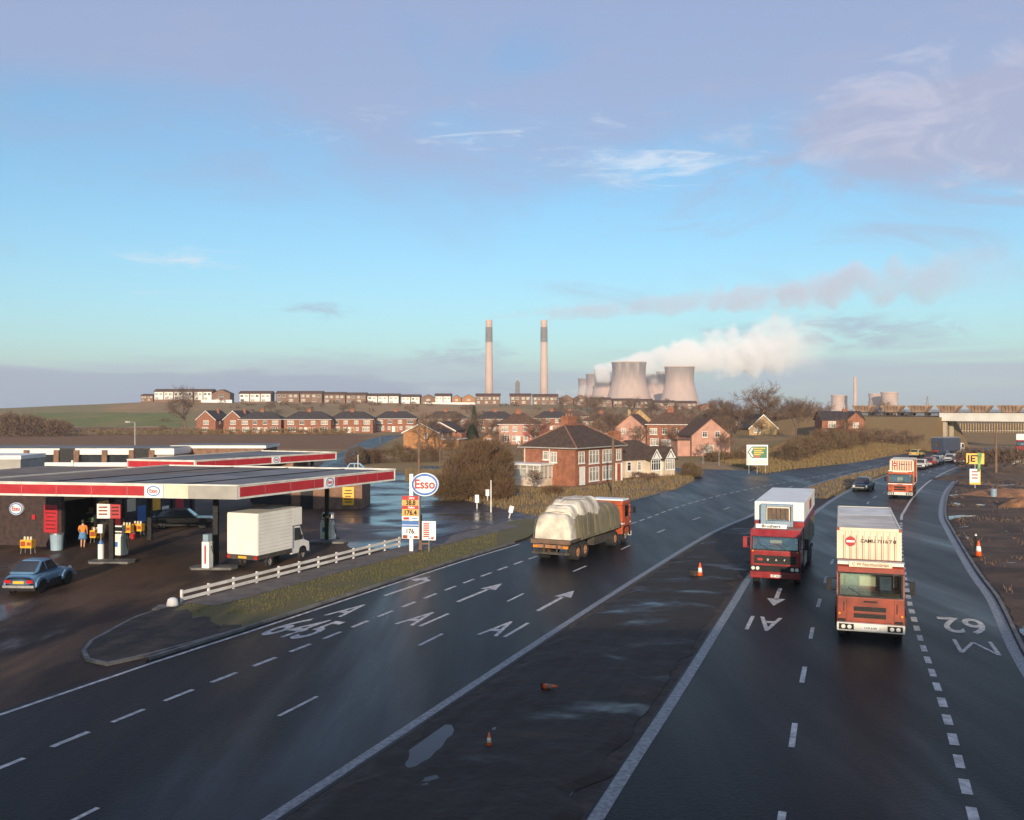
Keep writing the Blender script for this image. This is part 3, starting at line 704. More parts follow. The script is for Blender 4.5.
# gabled orange brick house with garage
y = F*CAMH/(448.5-HZ); x = GX(421, y)
t = house('orange_brick_house', 'orange brick house with plain white-edged gable above the brown hedge', 'house', (x, y, 0), R(-14), 8.2, 9.5, 3.55, 2.0, 'gy', 'brick_o', 'tile_d', [(1.2, 2.3, .7, 1.3, 1)], (), [(2.4, 2.3, 1., 1.1), (6.5, 2.3, 1., 1.1)], (), (), None, True)
MB().box(4.12, 8.3, 1, 6.6, -1, 2.0).build('garage_wall', M['brick_o'], t); MB().box(4.1, 8.6, .7, 6.8, 2.0, 2.2).build('garage_roof', M['white'], t)
MB().box(6.0, 8.2, 3.6, 7.4, 2.2, 3.3).build('upper_extension', M['brick'], t)
y2 = y + 14
house('orange_brick_house', 'second white-edged gable close behind the orange brick house', 'house', (GX(440, y2), y2, 0), R(-14), 7.4, 8, 3.7, 1.9, 'gy', 'brick', 'tile_d', (), (), [(2.4, 2.3, 1., 1.1)], (), (), None, True)
y = F*CAMH/(446-HZ)
t = thing('garden_shed', 'small white and brown garden shed beside the red painted semi', 'shed', (GX(489, y), y, 0), R(6))
wall_mesh(3., 3, 1.9, .9, 'gy').build('wall', M['brick_o'], t); roof_mesh(3., 3, 1.9, .9, 'gy', .2).build('roof', M['tile'], t); MB().box(-.6, .6, -.05, .02, 0, 1.9).build('door', M['white'], t)

# --- the hip-roofed corner house by the road
t = thing('corner_house', 'large hip-roofed red brick house with white sun porch by the main road', 'house', (7.2, 108, 0), math.atan2(9, 6.3))
# local x runs back along the front (away from the camera); front faces local -y (to the right), left gable-less side faces -x
W, D, he, rise = 11.2, 7.2, 4.4, 2.5
MB().box(0, W, 0, D, -1.5, he).build('wall', M['brick'], t)
rf = MB(); rf = roof_mesh(W, D, he, rise, 'hip', .4); rf.v = [(x+W/2, yy, z) for x, yy, z in rf.v]; rf = rf.build('roof', M['tile_d'], t)
k = min(W, D)/2+.4
rd = MB(); e = he + .02
pA, pB = Vector((-.4+k*.95, D/2, he+rise)), Vector((W+.4-k*.95, D/2, he+rise))
for a, b in ((pA, pB), (pA, Vector((-.4, -.4, e))), (pA, Vector((-.4, D+.4, e))), (pB, Vector((W+.4, -.4, e)))): rd.cyl(a, b, .09, .09, 6)
rd.build('ridge_tiles', M['ridge'], rf)
cx_, cy_ = W/2 - .6, D/2 + .3
MB().box(cx_-1., cx_+1., cy_-.45, cy_+.45, he+.8, he+rise+1.0).box(cx_-1.08, cx_+1.08, cy_-.53, cy_+.53, he+rise+.72, he+rise+.86).build('chimney', M['brick'], rf)
for q in (-.6, 0, .6): MB().cyl((cx_+q, cy_, he+rise+1.), (cx_+q, cy_, he+rise+1.35), .12, .1, 8).build('chimney_pot', M['ridge'], rf)
MB().box(-.5, W+.5, -.5, -.403, he-.16, he-.03).box(-.5, -.403, -.4, D+.5, he-.16, he-.03).build('gutter', M['grey_panel'], t)
for (x, z, w, h, nx) in ((1.35, 2.55, 1.3, 1.35, 2), (4.2, 2.4, 2.3, 1.55, 3), (7.4, 2.4, 2.3, 1.55, 3), (10.2, 2.55, 1.2, 1.35, 2), (4.2, .35, 2.3, 1.65, 3), (7.4, .35, 2.3, 1.65, 3)):
    window(t, (x, -.003, z), w, h, 0, nx)
door(t, (1.5, -.003, 0), M['white'], 0, 1.0, 2.1); door(t, (10.2, -.003, 0), M['truck_orange2'], 0, 1.0, 2.1)
MB().box(9.4, 9.62, -.14, -.004, 0, 2.2).box(10.78, 11., -.14, -.004, 0, 2.2).build('door_pilaster', M['white'], t)
window(t, (-.003, 4.0, 2.9), .75, 1.0, R(-90), 1); window(t, (-.003, 2.9, 2.6), .85, 1.25, R(-90), 2)
MB().cyl((-.08, 3.45, .2), (-.08, 3.45, he), .055).build('drainpipe', M['white'], t); MB().cyl((-.08, 6.9, .2), (-.08, 6.9, he), .05).build('drainpipe', M['white'], t)
# sun porch on the left side
px0, px1, py0, py1 = -2.6, -.004, 3.1, 9.3
p = MB().box(px0, px1, py0, py1, -1.2, .85).build('porch_wall', M['cream'], t)
MB().box(px0-.25, px1, py0-.25, py1+.25, 2.35, 2.55).build('porch_roof', M['white'], t)
fr = MB()
for i in range(8): yy = py0 + (py1-py0)*i/7; fr.box(px0-.03, px0+.05, yy-.05, yy+.05, .85, 2.35)
for i in range(4): xx = px0 + (px1-px0)*i/3*.98; fr.box(xx-.05, xx+.05, py0-.03, py0+.05, .85, 2.35)
fr.box(px0-.032, px0+.052, py0, py1, 1.9, 1.97).box(px0-.04, px0+.06, py0, py1, .83, .93)
fr.build('porch_window_frame', M['white'], t)
MB().box(px0, px0+.02, py0+.06, py1-.06, .93, 2.33).box(px0+.06, px1-.06, py0, py0+.02, .93, 2.33).build('pane', M['net'], t)
door(t, (px0-.035, 8.4, 0), M['truck_orange'], R(-90), .9, 2.1)
# --- bungalow with twin white gables
t = thing('bungalow', 'cream bungalow with two small white front gables', 'house', (GX(625, 121), 121, 0), R(-4))
W, D, he = 6.0, 7., 2.35
t.rotation_euler = (0, 0, math.atan2(7.5, 7.6) * .82)
W = 8.6
MB().box(0, W, 0, D, -1.5, he).build('wall', M['cream'], t)
rf = roof_mesh(W, D, he, 2.3, 'hip', .35); rf.v = [(x+W/2, yy, z) for x, yy, z in rf.v]; rf = rf.build('roof', M['tile_d'], t)
MB().box(.7, 2.0, 3, 3.9, 3., 5.9).box(.62, 2.08, 2.92, 3.98, 5.6, 5.75).build('chimney', M['brick'], rf)
for gx in (4.9, 7.5):
    g = MB().prism([(gx-1.05, 2.3), (gx+1.05, 2.3), (gx, 3.7)], 'y', -.75, -.55).build('front_gable', M['white'], t)
    b = MB()
    for sg in (-1, 1): b.prism([(gx+sg*.5, 2.42), (gx+sg*.6, 2.42), (gx+.05*sg, 3.3), (gx-.05*sg, 3.3)], 'y', -.78, -.752)
    b.build('gable_timber', M['black'], g)
    roof_mesh(2.1, 3.2, 2.3, 1.4, 'gy', .18).build('roof', M['tile_d'], g, (gx, -.7, 0))
    MB().box(gx-.9, gx+.9, -.6, -.003, 0, .8).build('bay_wall', M['cream'], t)
    window(t, (gx, -.6, .8), 1.7, 1.4, 0, 4)
door(t, (6.2, -.003, 0), M['white'], 0, .9, 2.)
for q in (.7, 2.5): window(t, (q, -.003, .85), .7, 1.15, 0, 1)
# --- estate on the crest
def terrace(name, label, x0, x1, ytop, ybase, clad, wm, n, rz=0, kind='gx', cat='terraced houses', rm='tile'):
    y = 600.; W = (x1-x0)/F*y; x = GX((x0+x1)/2, y); z = ZH(ybase, y); Ht = (ybase-ytop)/F*y
    rise = min(1.5, Ht*.22) if kind != 'gy' else Ht*.34; he = Ht - rise
    t = thing(name, label, cat, (x, y, z), rz, 'estate houses along the hill crest')
    wall_mesh(W, 9, he, rise, kind, -4).build('wall', M[wm], t); roof_mesh(W, 9, he, rise, kind, .4).build('roof', M[rm], t)
    step = W / n
    for i in range(n):
        xx = -W/2 + step*(i+.5)
        if clad and kind == 'gx': MB().box(xx-step*.44, xx+step*.44, -.06, -.004, he*.12, he*.93).build('cladding', M['white'], t); off = -.065
        else: off = -.004
        hh = he*.24
        if kind == 'gx':
            for q in (-.24, .2): window(t, (xx+q*step, off, he*.6), step*.28, hh, 0, 2, 1)
            window(t, (xx-.2*step, off, he*.14), step*.34, hh, 0, 2, 1)
        else:
            window(t, (xx, off, he*.6), W*.3, hh, 0, 2, 1); window(t, (xx-W*.2, off, he*.1), W*.25, hh, 0, 2, 1)
    return t
terrace('estate_bungalow', 'low end house at the left tip of the crest estate', 141, 153, 394, 401, False, 'brick_b', 2)
terrace('estate_terrace', 'white terrace of four at the left end of the crest', 154, 193, 389, 400.5, True, 'brick_b', 4)
terrace('estate_terrace', 'brown terrace with white panels beside a gabled end house', 194, 212, 389, 401, True, 'brick_b', 2)
terrace('estate_house', 'gable-fronted brown end house above a long white garden wall', 212, 230, 389.5, 401.5, False, 'brick_b', 1, 0, 'gy', 'house')
E = 'flat-fronted brown terrace on the crest, %s from the leftmost white terrace'
terrace('estate_terrace', 'white-panelled terrace standing apart after the gap in the crest', 239, 271, 391, 402.5, True, 'brick_b', 3)
terrace('estate_terrace', 'brown crest terrace joined to the right of the lone white terrace', 276, 299, 391, 402.5, False, 'brick_b', 2)
terrace('estate_terrace', 'second brown crest terrace after the lone white terrace', 300, 322, 391, 402.5, False, 'brick_b', 2)
terrace('estate_terrace', 'third brown crest terrace after the lone white terrace', 324, 345, 392, 403, False, 'brick_b', 2)
terrace('estate_terrace', 'fourth brown crest terrace, ending beside a white terrace', 346, 366, 392.5, 403, False, 'brick_b', 2)
terrace('estate_terrace', 'bright white crest terrace directly above the side road', 367, 399, 393.5, 404, True, 'brick_b', 3)
terrace('estate_terrace', 'short white terrace between the brown crest gables', 401, 420, 394.5, 404.5, True, 'brick_b', 2)
terrace('estate_house', 'gable-fronted crest house, first of three behind the long white wall', 421, 435, 394.5, 404.5, False, 'brick_b', 1, 0, 'gy', 'house')
terrace('estate_terrace', 'crest terrace with white panels behind the long white wall', 435, 451, 393.5, 404.5, True, 'brick_b', 2)
terrace('estate_house', 'small gabled crest house left of the tall twin chimneys', 452, 461, 395, 404.5, False, 'brick_o', 1, 0, 'gy', 'house')
terrace('estate_house', 'broad gabled crest house left of the tall twin chimneys', 462, 475, 394.5, 404.5, False, 'brick_o', 1, 0, 'gy', 'house')
terrace('estate_terrace', 'brown crest terrace at the foot of the left tall chimney', 476, 500, 393.5, 404.5, False, 'brick_b', 3)
terrace('estate_terrace', 'brown crest terrace between the two tall chimneys', 510, 531, 393.5, 404.5, False, 'brick_b', 2)
terrace('estate_terrace', 'brown crest terrace at the foot of the right tall chimney', 533, 558, 394, 405, False, 'brick_b', 3)
terrace('estate_house', 'gabled crest house right of the twin chimneys', 560, 573, 395, 405, False, 'brick_b', 1, 0, 'gy', 'house')
terrace('estate_house', 'gabled crest house just before the row of cooling towers', 574, 588, 395, 405, False, 'brick_b', 1, 0, 'gy', 'house')
terrace('estate_terrace', 'brown crest terrace in front of the leftmost cooling towers', 591, 611, 397.5, 407, False, 'brick_b', 2)
terrace('estate_terrace', 'brown crest terrace in front of the largest cooling tower', 613, 633, 398.5, 407.5, False, 'brick_b', 2)
terrace('estate_terrace', 'brown crest terrace in the gap between the two big towers', 635, 653, 399, 408, False, 'brick_b', 2)
terrace('estate_terrace', 'brown crest terrace below the right-hand big tower', 654, 675, 400.5, 409.5, False, 'brick_b', 2)
terrace('estate_terrace', 'brown crest terrace right of the cooling towers', 676, 697, 401, 410, False, 'brick_b', 2)
terrace('estate_house', 'last gabled brick house at the right end of the crest', 699, 717, 403.5, 411.5, False, 'brick', 1, 0, 'gy', 'house')
for x0, x1, yt, yb, lab in ((201, 232, 400, 404, 'long white garden wall below the gabled end house on the crest'), (270, 285, 402.5, 405, 'short white wall below the brown crest terraces'), (425, 475, 402.6, 406, 'long white wall below the crest houses left of the chimneys')):
    y = 592.; t = MB(); t.box(GX(x0, y), GX(x1, y), y, y+.3, ZH(yb, y)-2, ZH(yt, y)).box(GX(x0, y), GX(x1, y), y-.08, y+.38, ZH(yt, y), ZH(yt, y)+.12)
    tag(t.build('garden_wall', M['white']), lab, 'wall')
# ------------------------------------------------------------------ plants
def tree_meshes(seed, H=10., spread=.5, trunk=.16, tw=.022):
    r = random.Random(seed); tr = MB(); cr = MB()
    def grow(p, d, L, rad, lvl):
        n = 3 if lvl < 2 else 2
        q = p
        for k in range(n):
            d = (d + Vector((r.gauss(0, .13), r.gauss(0, .13), r.gauss(.03, .1)))).normalized()
            nq = q + d * (L / n); r0 = rad * (1 - .35*k/n); r1 = rad * (1 - .35*(k+1)/n)
            (tr if lvl < 3 else cr).cyl(q, nq, r0, r1, 6 if lvl < 2 else 3, False)
            q = nq
            if lvl < 5 and k >= (0 if lvl else 1):
                for _ in range(r.choice((1, 2, 2, 3)) if lvl > 0 else 3):
                    ax = Vector((r.gauss(0, 1), r.gauss(0, 1), r.gauss(0, .5))).normalized()
                    nd = (d + ax * spread * r.uniform(.8, 1.6)).normalized()
                    grow(q, nd, L * r.uniform(.55, .78), max(tw*.5, r1 * .6), lvl + 1)
    grow(Vector((0, 0, -.2)), Vector((0, 0, 1)), H * .36, H * trunk * .14, 0)
    return tr.mesh('trunk', M['bark']), cr.mesh('crown', M['twig'])
TREES = [tree_meshes(3, 10, .62), tree_meshes(11, 10, .5), tree_meshes(23, 10, .75, tw=.03), tree_meshes(31, 10, .45, .12)]
def tree(px, y, h, k, label, group='bare winter trees among the houses', z=None, wide=1.):
    x = GX(px, y); z = land(x, y) if z is None else z
    t = thing('bare_tree', label, 'tree', (x, y, z), rnd.uniform(0, 6.28), group)
    top = max(v.co.z for v in TREES[k][1].vertices)
    s = h / top
    a = link('trunk', TREES[k][0], t); b = link('crown', TREES[k][1], t)
    t.scale = (s*wide, s*wide, s); return t
for a in ((187, 345, 18, 0, 'large spreading bare tree left of the gabled brick houses'), (757, 240, 14, 2, 'biggest dark bare tree rising above the brick roofs'),
          (722, 262, 10, 1, 'slim bare tree left of the biggest dark tree'), (736, 250, 9.5, 3, 'wispy bare tree touching the left of the biggest dark tree'), (775, 255, 10.5, 0, 'bare tree right of the biggest dark tree'),
          (795, 250, 10, 1, 'bare tree above the flat-roofed garage'), (812, 245, 10, 2, 'bare tree left of the small distant cooling tower'), (828, 235, 9, 3, 'bare tree behind the chimney of the bank house'),
          (884, 226, 9.5, 0, 'bare tree on the railway bank in front of the coal wagons'), (903, 222, 8, 1, 'smaller bare tree on the railway bank beside the coal wagons'), (846, 196, 5, 2, 'small bare tree in front of the red bank house'),
          (867, 186, 4.5, 3, 'low bare tree beside the red bank house'), (680, 300, 9, 1, 'bare tree behind the large brick semi'), (605, 330, 9, 0, 'bare tree behind the long brown roof'),
          (565, 330, 8, 3, 'bare tree behind the red painted semi'), (660, 270, 8, 2, 'bare tree between the tan gable and brick semi'), (594, 500, 9, 1, 'bare tree on the slope under the largest cooling tower'),
          (628, 480, 9, 0, 'bare tree on the slope under the crest terraces'), (655, 460, 8, 2, 'bare tree below the dark shaded cooling tower'), (690, 420, 9, 3, 'bare tree on the slope below the last crest house'),
          (270, 450, 7, 1, 'small bare tree on the slope above the brick semis'), (345, 450, 7, 2, 'small bare tree on the slope above the side road'), (470, 430, 8, 0, 'bare tree on the slope behind the tall conifer'),
          (667, 155, 4.2, 3, 'small bare garden tree behind the bungalow'), (724, 172, 5, 1, 'thin bare tree in front of the pink house'), (535, 103, 2.6, 2, 'small bare shrub-like tree before the sun porch'), (700, 215, 7, 2, 'bare tree between pink house and brick semi')):
    tree(*a)
r = random.Random(77)
for i in range(70):
    px = r.uniform(425, 800); y = r.uniform(180, 350)
    tree(px, y, r.uniform(4, 9), i % 4, 'bare winter tree standing among the village gardens', 'bare trees among the village gardens')
for i in range(26):
    px = r.uniform(560, 735); y = r.uniform(380, 560)
    tree(px, y, r.uniform(6, 10), i % 4, 'bare tree on the brown slope between village and crest', 'bare trees on the slope below the crest')
# conifer: stacked sprays
cf = MB(); r = random.Random(5)
for i in range(5200):
    z = r.uniform(.4, 9.2); rad = (1 - (z/9.6)**1.3) * 1.35 * r.uniform(.55, 1.08); a = r.uniform(0, 6.28)
    p = Vector((math.cos(a)*rad, math.sin(a)*rad, z)); d = Vector((math.cos(a)*.25, math.sin(a)*.25, .6)); sd = Vector((-math.sin(a), math.cos(a), 0))*.1
    cf.add([p-sd, p+sd, p+d], [(0, 1, 2)])
t = thing('conifer', 'tall dark narrow conifer between the brick semis', 'tree', (GX(474, 290), 290, 0))
cf.build('crown', M['conifer'], t); MB().cyl((0,0,-.2), (0,0,8.5), .16, .03, 8).build('trunk', M['bark'], t)
t2 = copy_tree(t); t2['label'] = 'short round dark evergreen in front of the brick semi'; t2.location = (GX(472, 235), 235, 0); t2.scale = (1.5, 1.5, .5)

def bush(name, label, cat, lumps, n, m, ln=.5, w=.02, group=None, kind=None):
    """twigs springing outwards from a lumpy mass; lumps are (x, y, z, rx, ry, rz)"""
    mb = MB(); r = random.Random(n + len(lumps)); tot = [a[3]*a[4]+a[4]*a[5] for a in lumps]; S_ = sum(tot)
    for L, wt in zip(lumps, tot):
        for _ in range(int(n * wt / S_)):
            while True:
                d = Vector((r.gauss(0, 1), r.gauss(0, 1), r.gauss(.15, 1)))
                if d.length > .01: break
            d.normalize(); q = r.uniform(.35, 1.) ** .6
            p = Vector((L[0] + d.x*L[3]*q, L[1] + d.y*L[4]*q, L[2] + d.z*L[5]*q))
            nz = mnoise.noise(p * .8) 
            if nz < -.14: continue
            dd = (d * .5 + Vector((r.gauss(0, .5), r.gauss(0, .5), .55 + r.gauss(0, .4)))).normalized() * ln * r.uniform(.5, 1.3)
            sd = dd.orthogonal().normalized(); sd.rotate(Matrix.Rotation(r.uniform(0, 6.28), 3, dd.normalized())); sd *= w * r.uniform(.7, 1.5)
            mb.add([p - sd, p + sd, p + dd], [(0, 1, 2)])
    o = mb.build(name, m); return tag(o, label, cat, group, kind)
def lumps_along(pts, w, h, step=1.2, jit=.25):
    out = []
    for a, b in zip(pts, pts[1:]):
        a, b = Vector(a), Vector(b); n = max(1, int((b-a).length/step))
        for k in range(n):
            p = a.lerp(b, (k+.5)/n); hh = h*rnd.uniform(1-jit, 1+jit)
            out.append((p.x+rnd.uniform(-.2, .2), p.y+rnd.uniform(-.2, .2), land(p.x, p.y)+hh*.42, step*.95, w, hh*.6))
    return out
bl = []
for (px, y, zc, rx, rz_) in ((452, 92, 1.2, 2.0, 1.6), (464, 95, 2.0, 2.4, 2.5), (478, 97, 2.5, 2.8, 3.0), (490, 97, 2.6, 2.6, 3.0), (497, 98, 2.0, 1.9, 2.4), (484, 94, 1.4, 3.0, 1.9), (496, 93, .9, 1.8, 1.2)):
    bl.append((GX(px, y), y, zc, rx, 2.4, rz_))
bush('thicket', 'huge rounded brown and olive thicket beside the brick corner house', 'bush', bl, 60000, M['twig_o'], .55, .02)
th_ = bpy.data.objects['thicket']; st_ = bush('stems', None, None, [(a[0], a[1], a[2]+.25, a[3]*.95, a[4], a[5]) for a in bl], 5000, M['twig'], 1.5, .014); st_.parent = th_
bush('hedge', 'long brown hedge below the orange brick gabled house', 'hedge', lumps_along([G(350, 466), G(372, 463), G(400, 462), G(440, 461.5)], 1.6, 2.6) , 22000, M['twig_r'], .5, .025)
bush('hedge', 'brown hedge continuing right of the orange brick house garage', 'hedge', lumps_along([G(445, 456), G(470, 455), G(500, 453)], 1.6, 2.4), 9000, M['twig_o'], .5, .03)
bush('garden_hedge', 'low hedge along the front of the cream bungalow', 'hedge', lumps_along([G(628, 480), G(648, 480), G(660, 480)], .6, .9, .8), 5000, M['twig'], .3, .02)
bush('garden_hedge', 'russet bush on the corner by the bungalow road end', 'bush', lumps_along([G(684, 476), G(700, 477)], 1.2, 1.6, 1.), 5000, M['twig_r'], .4, .025)
bush('garden_hedge', 'low brown hedge in front of the corner house wall', 'hedge', lumps_along([G(545, 494.5), G(572, 493)], .5, .7, .7), 4000, M['twig_r'], .35, .018)
bush('hedge', 'broad brown thicket on the bank right of the direction sign', 'hedge', lumps_along([(44, 152), (50, 161), (56, 170), (62, 178), (66, 186), (72, 194)], 4.2, 3.0, 2.0), 30000, M['twig_r'], .7, .03)
bush('hedge', 'brown thicket behind the green and white direction sign', 'hedge', lumps_along([(33, 158), (38, 163), (44, 168)], 2.5, 1.1, 1.6), 9000, M['twig_o'], .7, .035)
bush('hedge', 'dark scrub under the left end of the railway bridge', 'hedge', lumps_along([(74, 198), (82, 204), (90, 207)], 2.5, 2.6, 2.), 9000, M['twig'], .6, .04)
for px, y, h, lab in ((8, 300, 11, 'dark hedgerow clump at the far left field edge'), (30, 300, 10, 'second dark hedgerow clump beside the ploughed field'), (55, 300, 7.5, 'low dark hedgerow clump right of the two tall ones')):
    bush('hedgerow_clump', lab, 'bush', [(GX(px, y)+q*2, y, h*.32*(1-abs(q)*.12), 3, 3, h*.4*(1-abs(q)*.12)) for q in (-1.5, -.5, .5, 1.5)], 5500, M['twig'], 1.3, .07, 'dark clumps along the ploughed field')
hl = []
for px, py in ((70, 436), (120, 435), (160, 435), (200, 434.5), (250, 434.5), (300, 434.5), (350, 435)): hl.append(G(px, py))
bush('field_hedge', 'low tan hedge between the ploughed field and brick semis', 'hedge', lumps_along(hl, 1.6, 1.8, 3.), 16000, M['blade_b'], .8, .06)
sc = []
for _ in range(120):
    px = rnd.uniform(150, 720); y = rnd.uniform(370, 585); x = GX(px, y); h = rnd.uniform(1., 2.6); sc.append((x, y, land(x, y)+h*.3, rnd.uniform(1.5, 4), 1.5, h*.6))
bush('hillside_scrub', 'brown scrub scattered over the slope below the crest estate', 'scrub', sc, 32000, M['twig_r'], .9, .09, kind='stuff')
sc = []
for _ in range(170):
    px = rnd.uniform(425, 800); y = rnd.uniform(160, 335); x = GX(px, y); h = rnd.uniform(1., 2.8); sc.append((x, y, h*.3, rnd.uniform(1, 2.5), 1.2, h*.6))
bush('garden_scrub', 'brown garden growth between the village houses', 'scrub', sc, 44000, M['twig'], .7, .045, kind='stuff')
# far woodland strip, and scrub before the embankment
sc = [(GX(px, y), y, land(GX(px, y), y)+2., 5, 3, rnd.uniform(2.2, 3.6)) for px in range(735, 950, 7) for y in (rnd.uniform(240, 268),)]
bush('woodland_belt', 'belt of bare brown woodland before the railway embankment', 'woodland', sc, 26000, M['twig'], 1.2, .05, kind='stuff')

# ------------------------------------------------------------------ railway bridge, wagons, embankment
A0, DIR = Vector((109.5, 198.6)), Vector((-.70, .714))
def rail(t, side=0.): p = A0 + DIR*t + Vector((-DIR.y, DIR.x))*side; return p   # side < 0 lies towards the far side
RZ = math.atan2(DIR.y, DIR.x)
T_ABUT = 18.6
def rail_obj(name, label, cat, t, group=None, side=0., z=0.): p = rail(t, side); return thing(name, label, cat, (p.x, p.y, z), RZ, group)
# local frame: x along the line away to the left, y to the left of that = towards the camera
b = rail_obj('railway_bridge', 'pale beam railway bridge over the trunk road carrying wagons', 'bridge', 0)
for s_, n_ in ((2.7, 'beam'), (-2.9, 'beam')):
    for a, c in ((-34, -.06), (.06, T_ABUT)):
        MB().box(a, c, s_-.2, s_+.2, 6.05, 7.75).box(a, c, s_-.28, s_+.28, 7.6, 7.82).build(n_, M['beam'], b)
MB().box(-34, T_ABUT, -2.65, 2.45, 6.35, 6.95).build('deck', M['concrete'], b)
for t_, s_ in [(a, c) for a in (.3, 18.0, -16.5) for c in (-1.9, 1.7)]:
    MB().box(t_-.5, t_+.5, s_-.5, s_+.5, -1, 6.03).build('pier', M['concrete'], b)
MB().box(-34, T_ABUT+4, -.9, -.78, 6.96, 7.1).box(-34, T_ABUT+4, .62, .74, 6.96, 7.1).build('rail', M['wagon_d'], b)
def bank_mesh(t0, t1, top, bot, z, zb=-.5, wt=4.2, taper=None):
    mb = MB(); n = 12
    for i in range(n+1):
        t = t0 + (t1-t0)*i/n
        for s_, zz in ((bot, zb), (wt, z), (-wt, z), (-bot, zb)):
            p = rail(t, s_); k = mnoise.noise((t*.07, s_*.2, 2.)) * .5; tp = 1 - .75*S((t-taper[0])/(taper[1]-taper[0])) if taper else 1.
            mb.v.append((p.x, p.y, zz + k if zz < z else zz*tp))
    for i in range(n):
        for k in range(3): mb.f.append((i*4+k, i*4+k+1, (i+1)*4+k+1, (i+1)*4+k))
    mb.f.append((0, 3, 2, 1)); return mb
struct('embankment', bank_mesh(T_ABUT-.5, 84, 0, 14, 6.9, taper=(46, 84)), M['grass_b'])
struct('embankment', bank_mesh(-34, -120, 0, 15, 6.9), M['grass_b'])
MB().box(0, 27, -.9, -.78, 6.96, 7.1).box(0, 27, .62, .74, 6.96, 7.1).build('rail', M['wagon_d'], b, (T_ABUT+.5, 0, 0))
# abutment wing: tan slope behind the bridge with pale fence
sl_ = MB()
for i in range(21):
    x = 88 + i*7
    for k, (yy, z) in enumerate(((232, -.3), (247, 3.2), (262, 5.4), (300, 6.2))): sl_.v.append((x + k*2, yy + i*.6, z + .4*mnoise.noise((x*.1, yy*.1, 0))))
for i in range(20):
    for k in range(3): sl_.f.append((i*4+k, i*4+4+k, i*4+5+k, i*4+1+k))
struct('hillside', sl_, M['grass_b'])
fp = MB(); ft_ = thing('palisade_fence', 'pale paling fence across the slope beyond the railway bridge', 'fence', (0, 0, 0))
for i in range(150):
    x = 84 + i*.72; y = 244 + i*.06; fp.box(x-.1, x+.1, y-.02, y+.02, 2.4, 4.9)
fp.build('paling', M['tan'], ft_); MB().box(84, 192, 248.0, 248.06, 2.9, 3.0).build('rail', M['beam'], ft_)
# wagons
def wagon():
    t = rail_obj('coal_wagon', 'x', 'railway wagon', 0, 'coal hopper wagons crossing the bridge')
    L = 2.38; body = MB()
    body.hexa([(-1.45,-1.0,7.95),(1.45,-1.0,7.95),(1.45,1.0,7.95),(-1.45,1.0,7.95)], [(-L,-1.25,9.25),(L,-1.25,9.25),(L,1.25,9.25),(-L,1.25,9.25)])
    for yy in (-1.3, 1.25): body.box(-L-.04, L+.04, yy, yy+.05, 9.2, 9.5)
    for xx in (-L-.05, L): body.box(xx, xx+.05, -1.25, 1.25, 9.2, 9.5)
    body.build('hopper', M['wagon'], t)
    rb = MB()
    for q in (-1.4, -.7, 0, .7, 1.4):
        for s_ in (-1, 1): rb.add([(q-.05, s_*1.06, 8.1), (q+.05, s_*1.06, 8.1), (q+.05, s_*1.31, 9.25), (q-.05, s_*1.31, 9.25)], [(0,1,2,3)])
    rb.build('rib', M['wagon_d'], t)
    MB().ball((0, 0, 9.2), 2.1, 1.15, .3).build('coal_load', M['coal'], t, smooth=True)
    MB().box(-2.75, 2.75, -.95, .95, 7.72, 7.94).build('underframe', M['wagon_d'], t)
    for xx in (-1.7, 1.7):
        w = MB()
        for yy in (-.84, .68): w.cyl((xx, yy-.05, 7.55), (xx, yy+.07, 7.55), .45, .45, 16)
        w.build('wheelset', M['wagon_d'], t)
    bu = MB()
    for xx in (-2.75, 2.75):
        for yy in (-.85, .85): bu.cyl((xx, yy, 7.83), (xx*1.1, yy, 7.83), .1, .16, 8)
    bu.build('buffer', M['wagon_d'], t); return t
w0 = wagon()
names = ['coal wagon over the right end of the bridge beam, nearest the lamp pole', 'coal wagon above the middle of the bridge opening', 'coal wagon above the left end of the pale bridge beam', 'coal wagon just left of the bridge on the embankment', 'coal wagon half hidden behind the bare bank trees', 'last coal wagon at the left tail of the train']
for i, px in enumerate((1010.7, 980, 949.4, 920, 893, 864)):
    o = w0 if i == 0 else copy_tree(w0); o['label'] = names[i]
    # where the line is seen at that bearing
    u = (px-CX)/F; t_ = (A0.x - u*A0.y) / (u*DIR.y - DIR.x); p = rail(t_); o.location = (p.x, p.y, 0)

# ------------------------------------------------------------------ power stations
def tower(px, y, rtop, ztop_px, zb, label, Ht=None, group='cooling towers of the distant power station'):
    z1 = ZH(ztop_px, y); H = z1 - zb; prof = []
    for k in range(25):
        s_ = k/24.; rr = rtop * (1.0 + .0*s_); q = (s_ - .78)
        rr = rtop*(.955 + (.36*(-q/.33)**1.15 if q < 0 else .045*(q/.22)**1.5)); prof.append((rr, H*s_))
    t = thing('cooling_tower', label, 'cooling tower', (GX(px, y), y, zb), 0, group)
    inner = [(r_-1., z_) for r_, z_ in reversed(prof[6:])]
    MB().lathe(prof[1:] + inner, 64, cap=False).build('shell', M['tower'], t, smooth=True)
    MB().lathe([(prof[-1][0]-.3, H-.2), (prof[-1][0]+.9, H-.2), (prof[-1][0]+.9, H+1.4), (prof[-1][0]-1.2, H+1.4)], 64, cap=False).build('rim', M['stack'], t)
    return t
tower(629, 1690, 30.5, 363, -30, 'largest pale cooling tower standing full in the sun')
tower(679.5, 1640, 25.5, 367.5, -30, 'cooling tower at the right end, top wreathed in steam')
tower(607, 1850, 25, 370.5, -30, 'tower overlapped by the largest one, second of the receding row')
tower(597, 2020, 23.5, 374.5, -30, 'third tower of the receding row left of the largest')
tower(586.5, 2200, 19.5, 379, -30, 'farthest and smallest tower at the left end of the row')
tower(655, 1900, 26, 375, -30, 'dim cooling tower in the gap behind the two big ones')
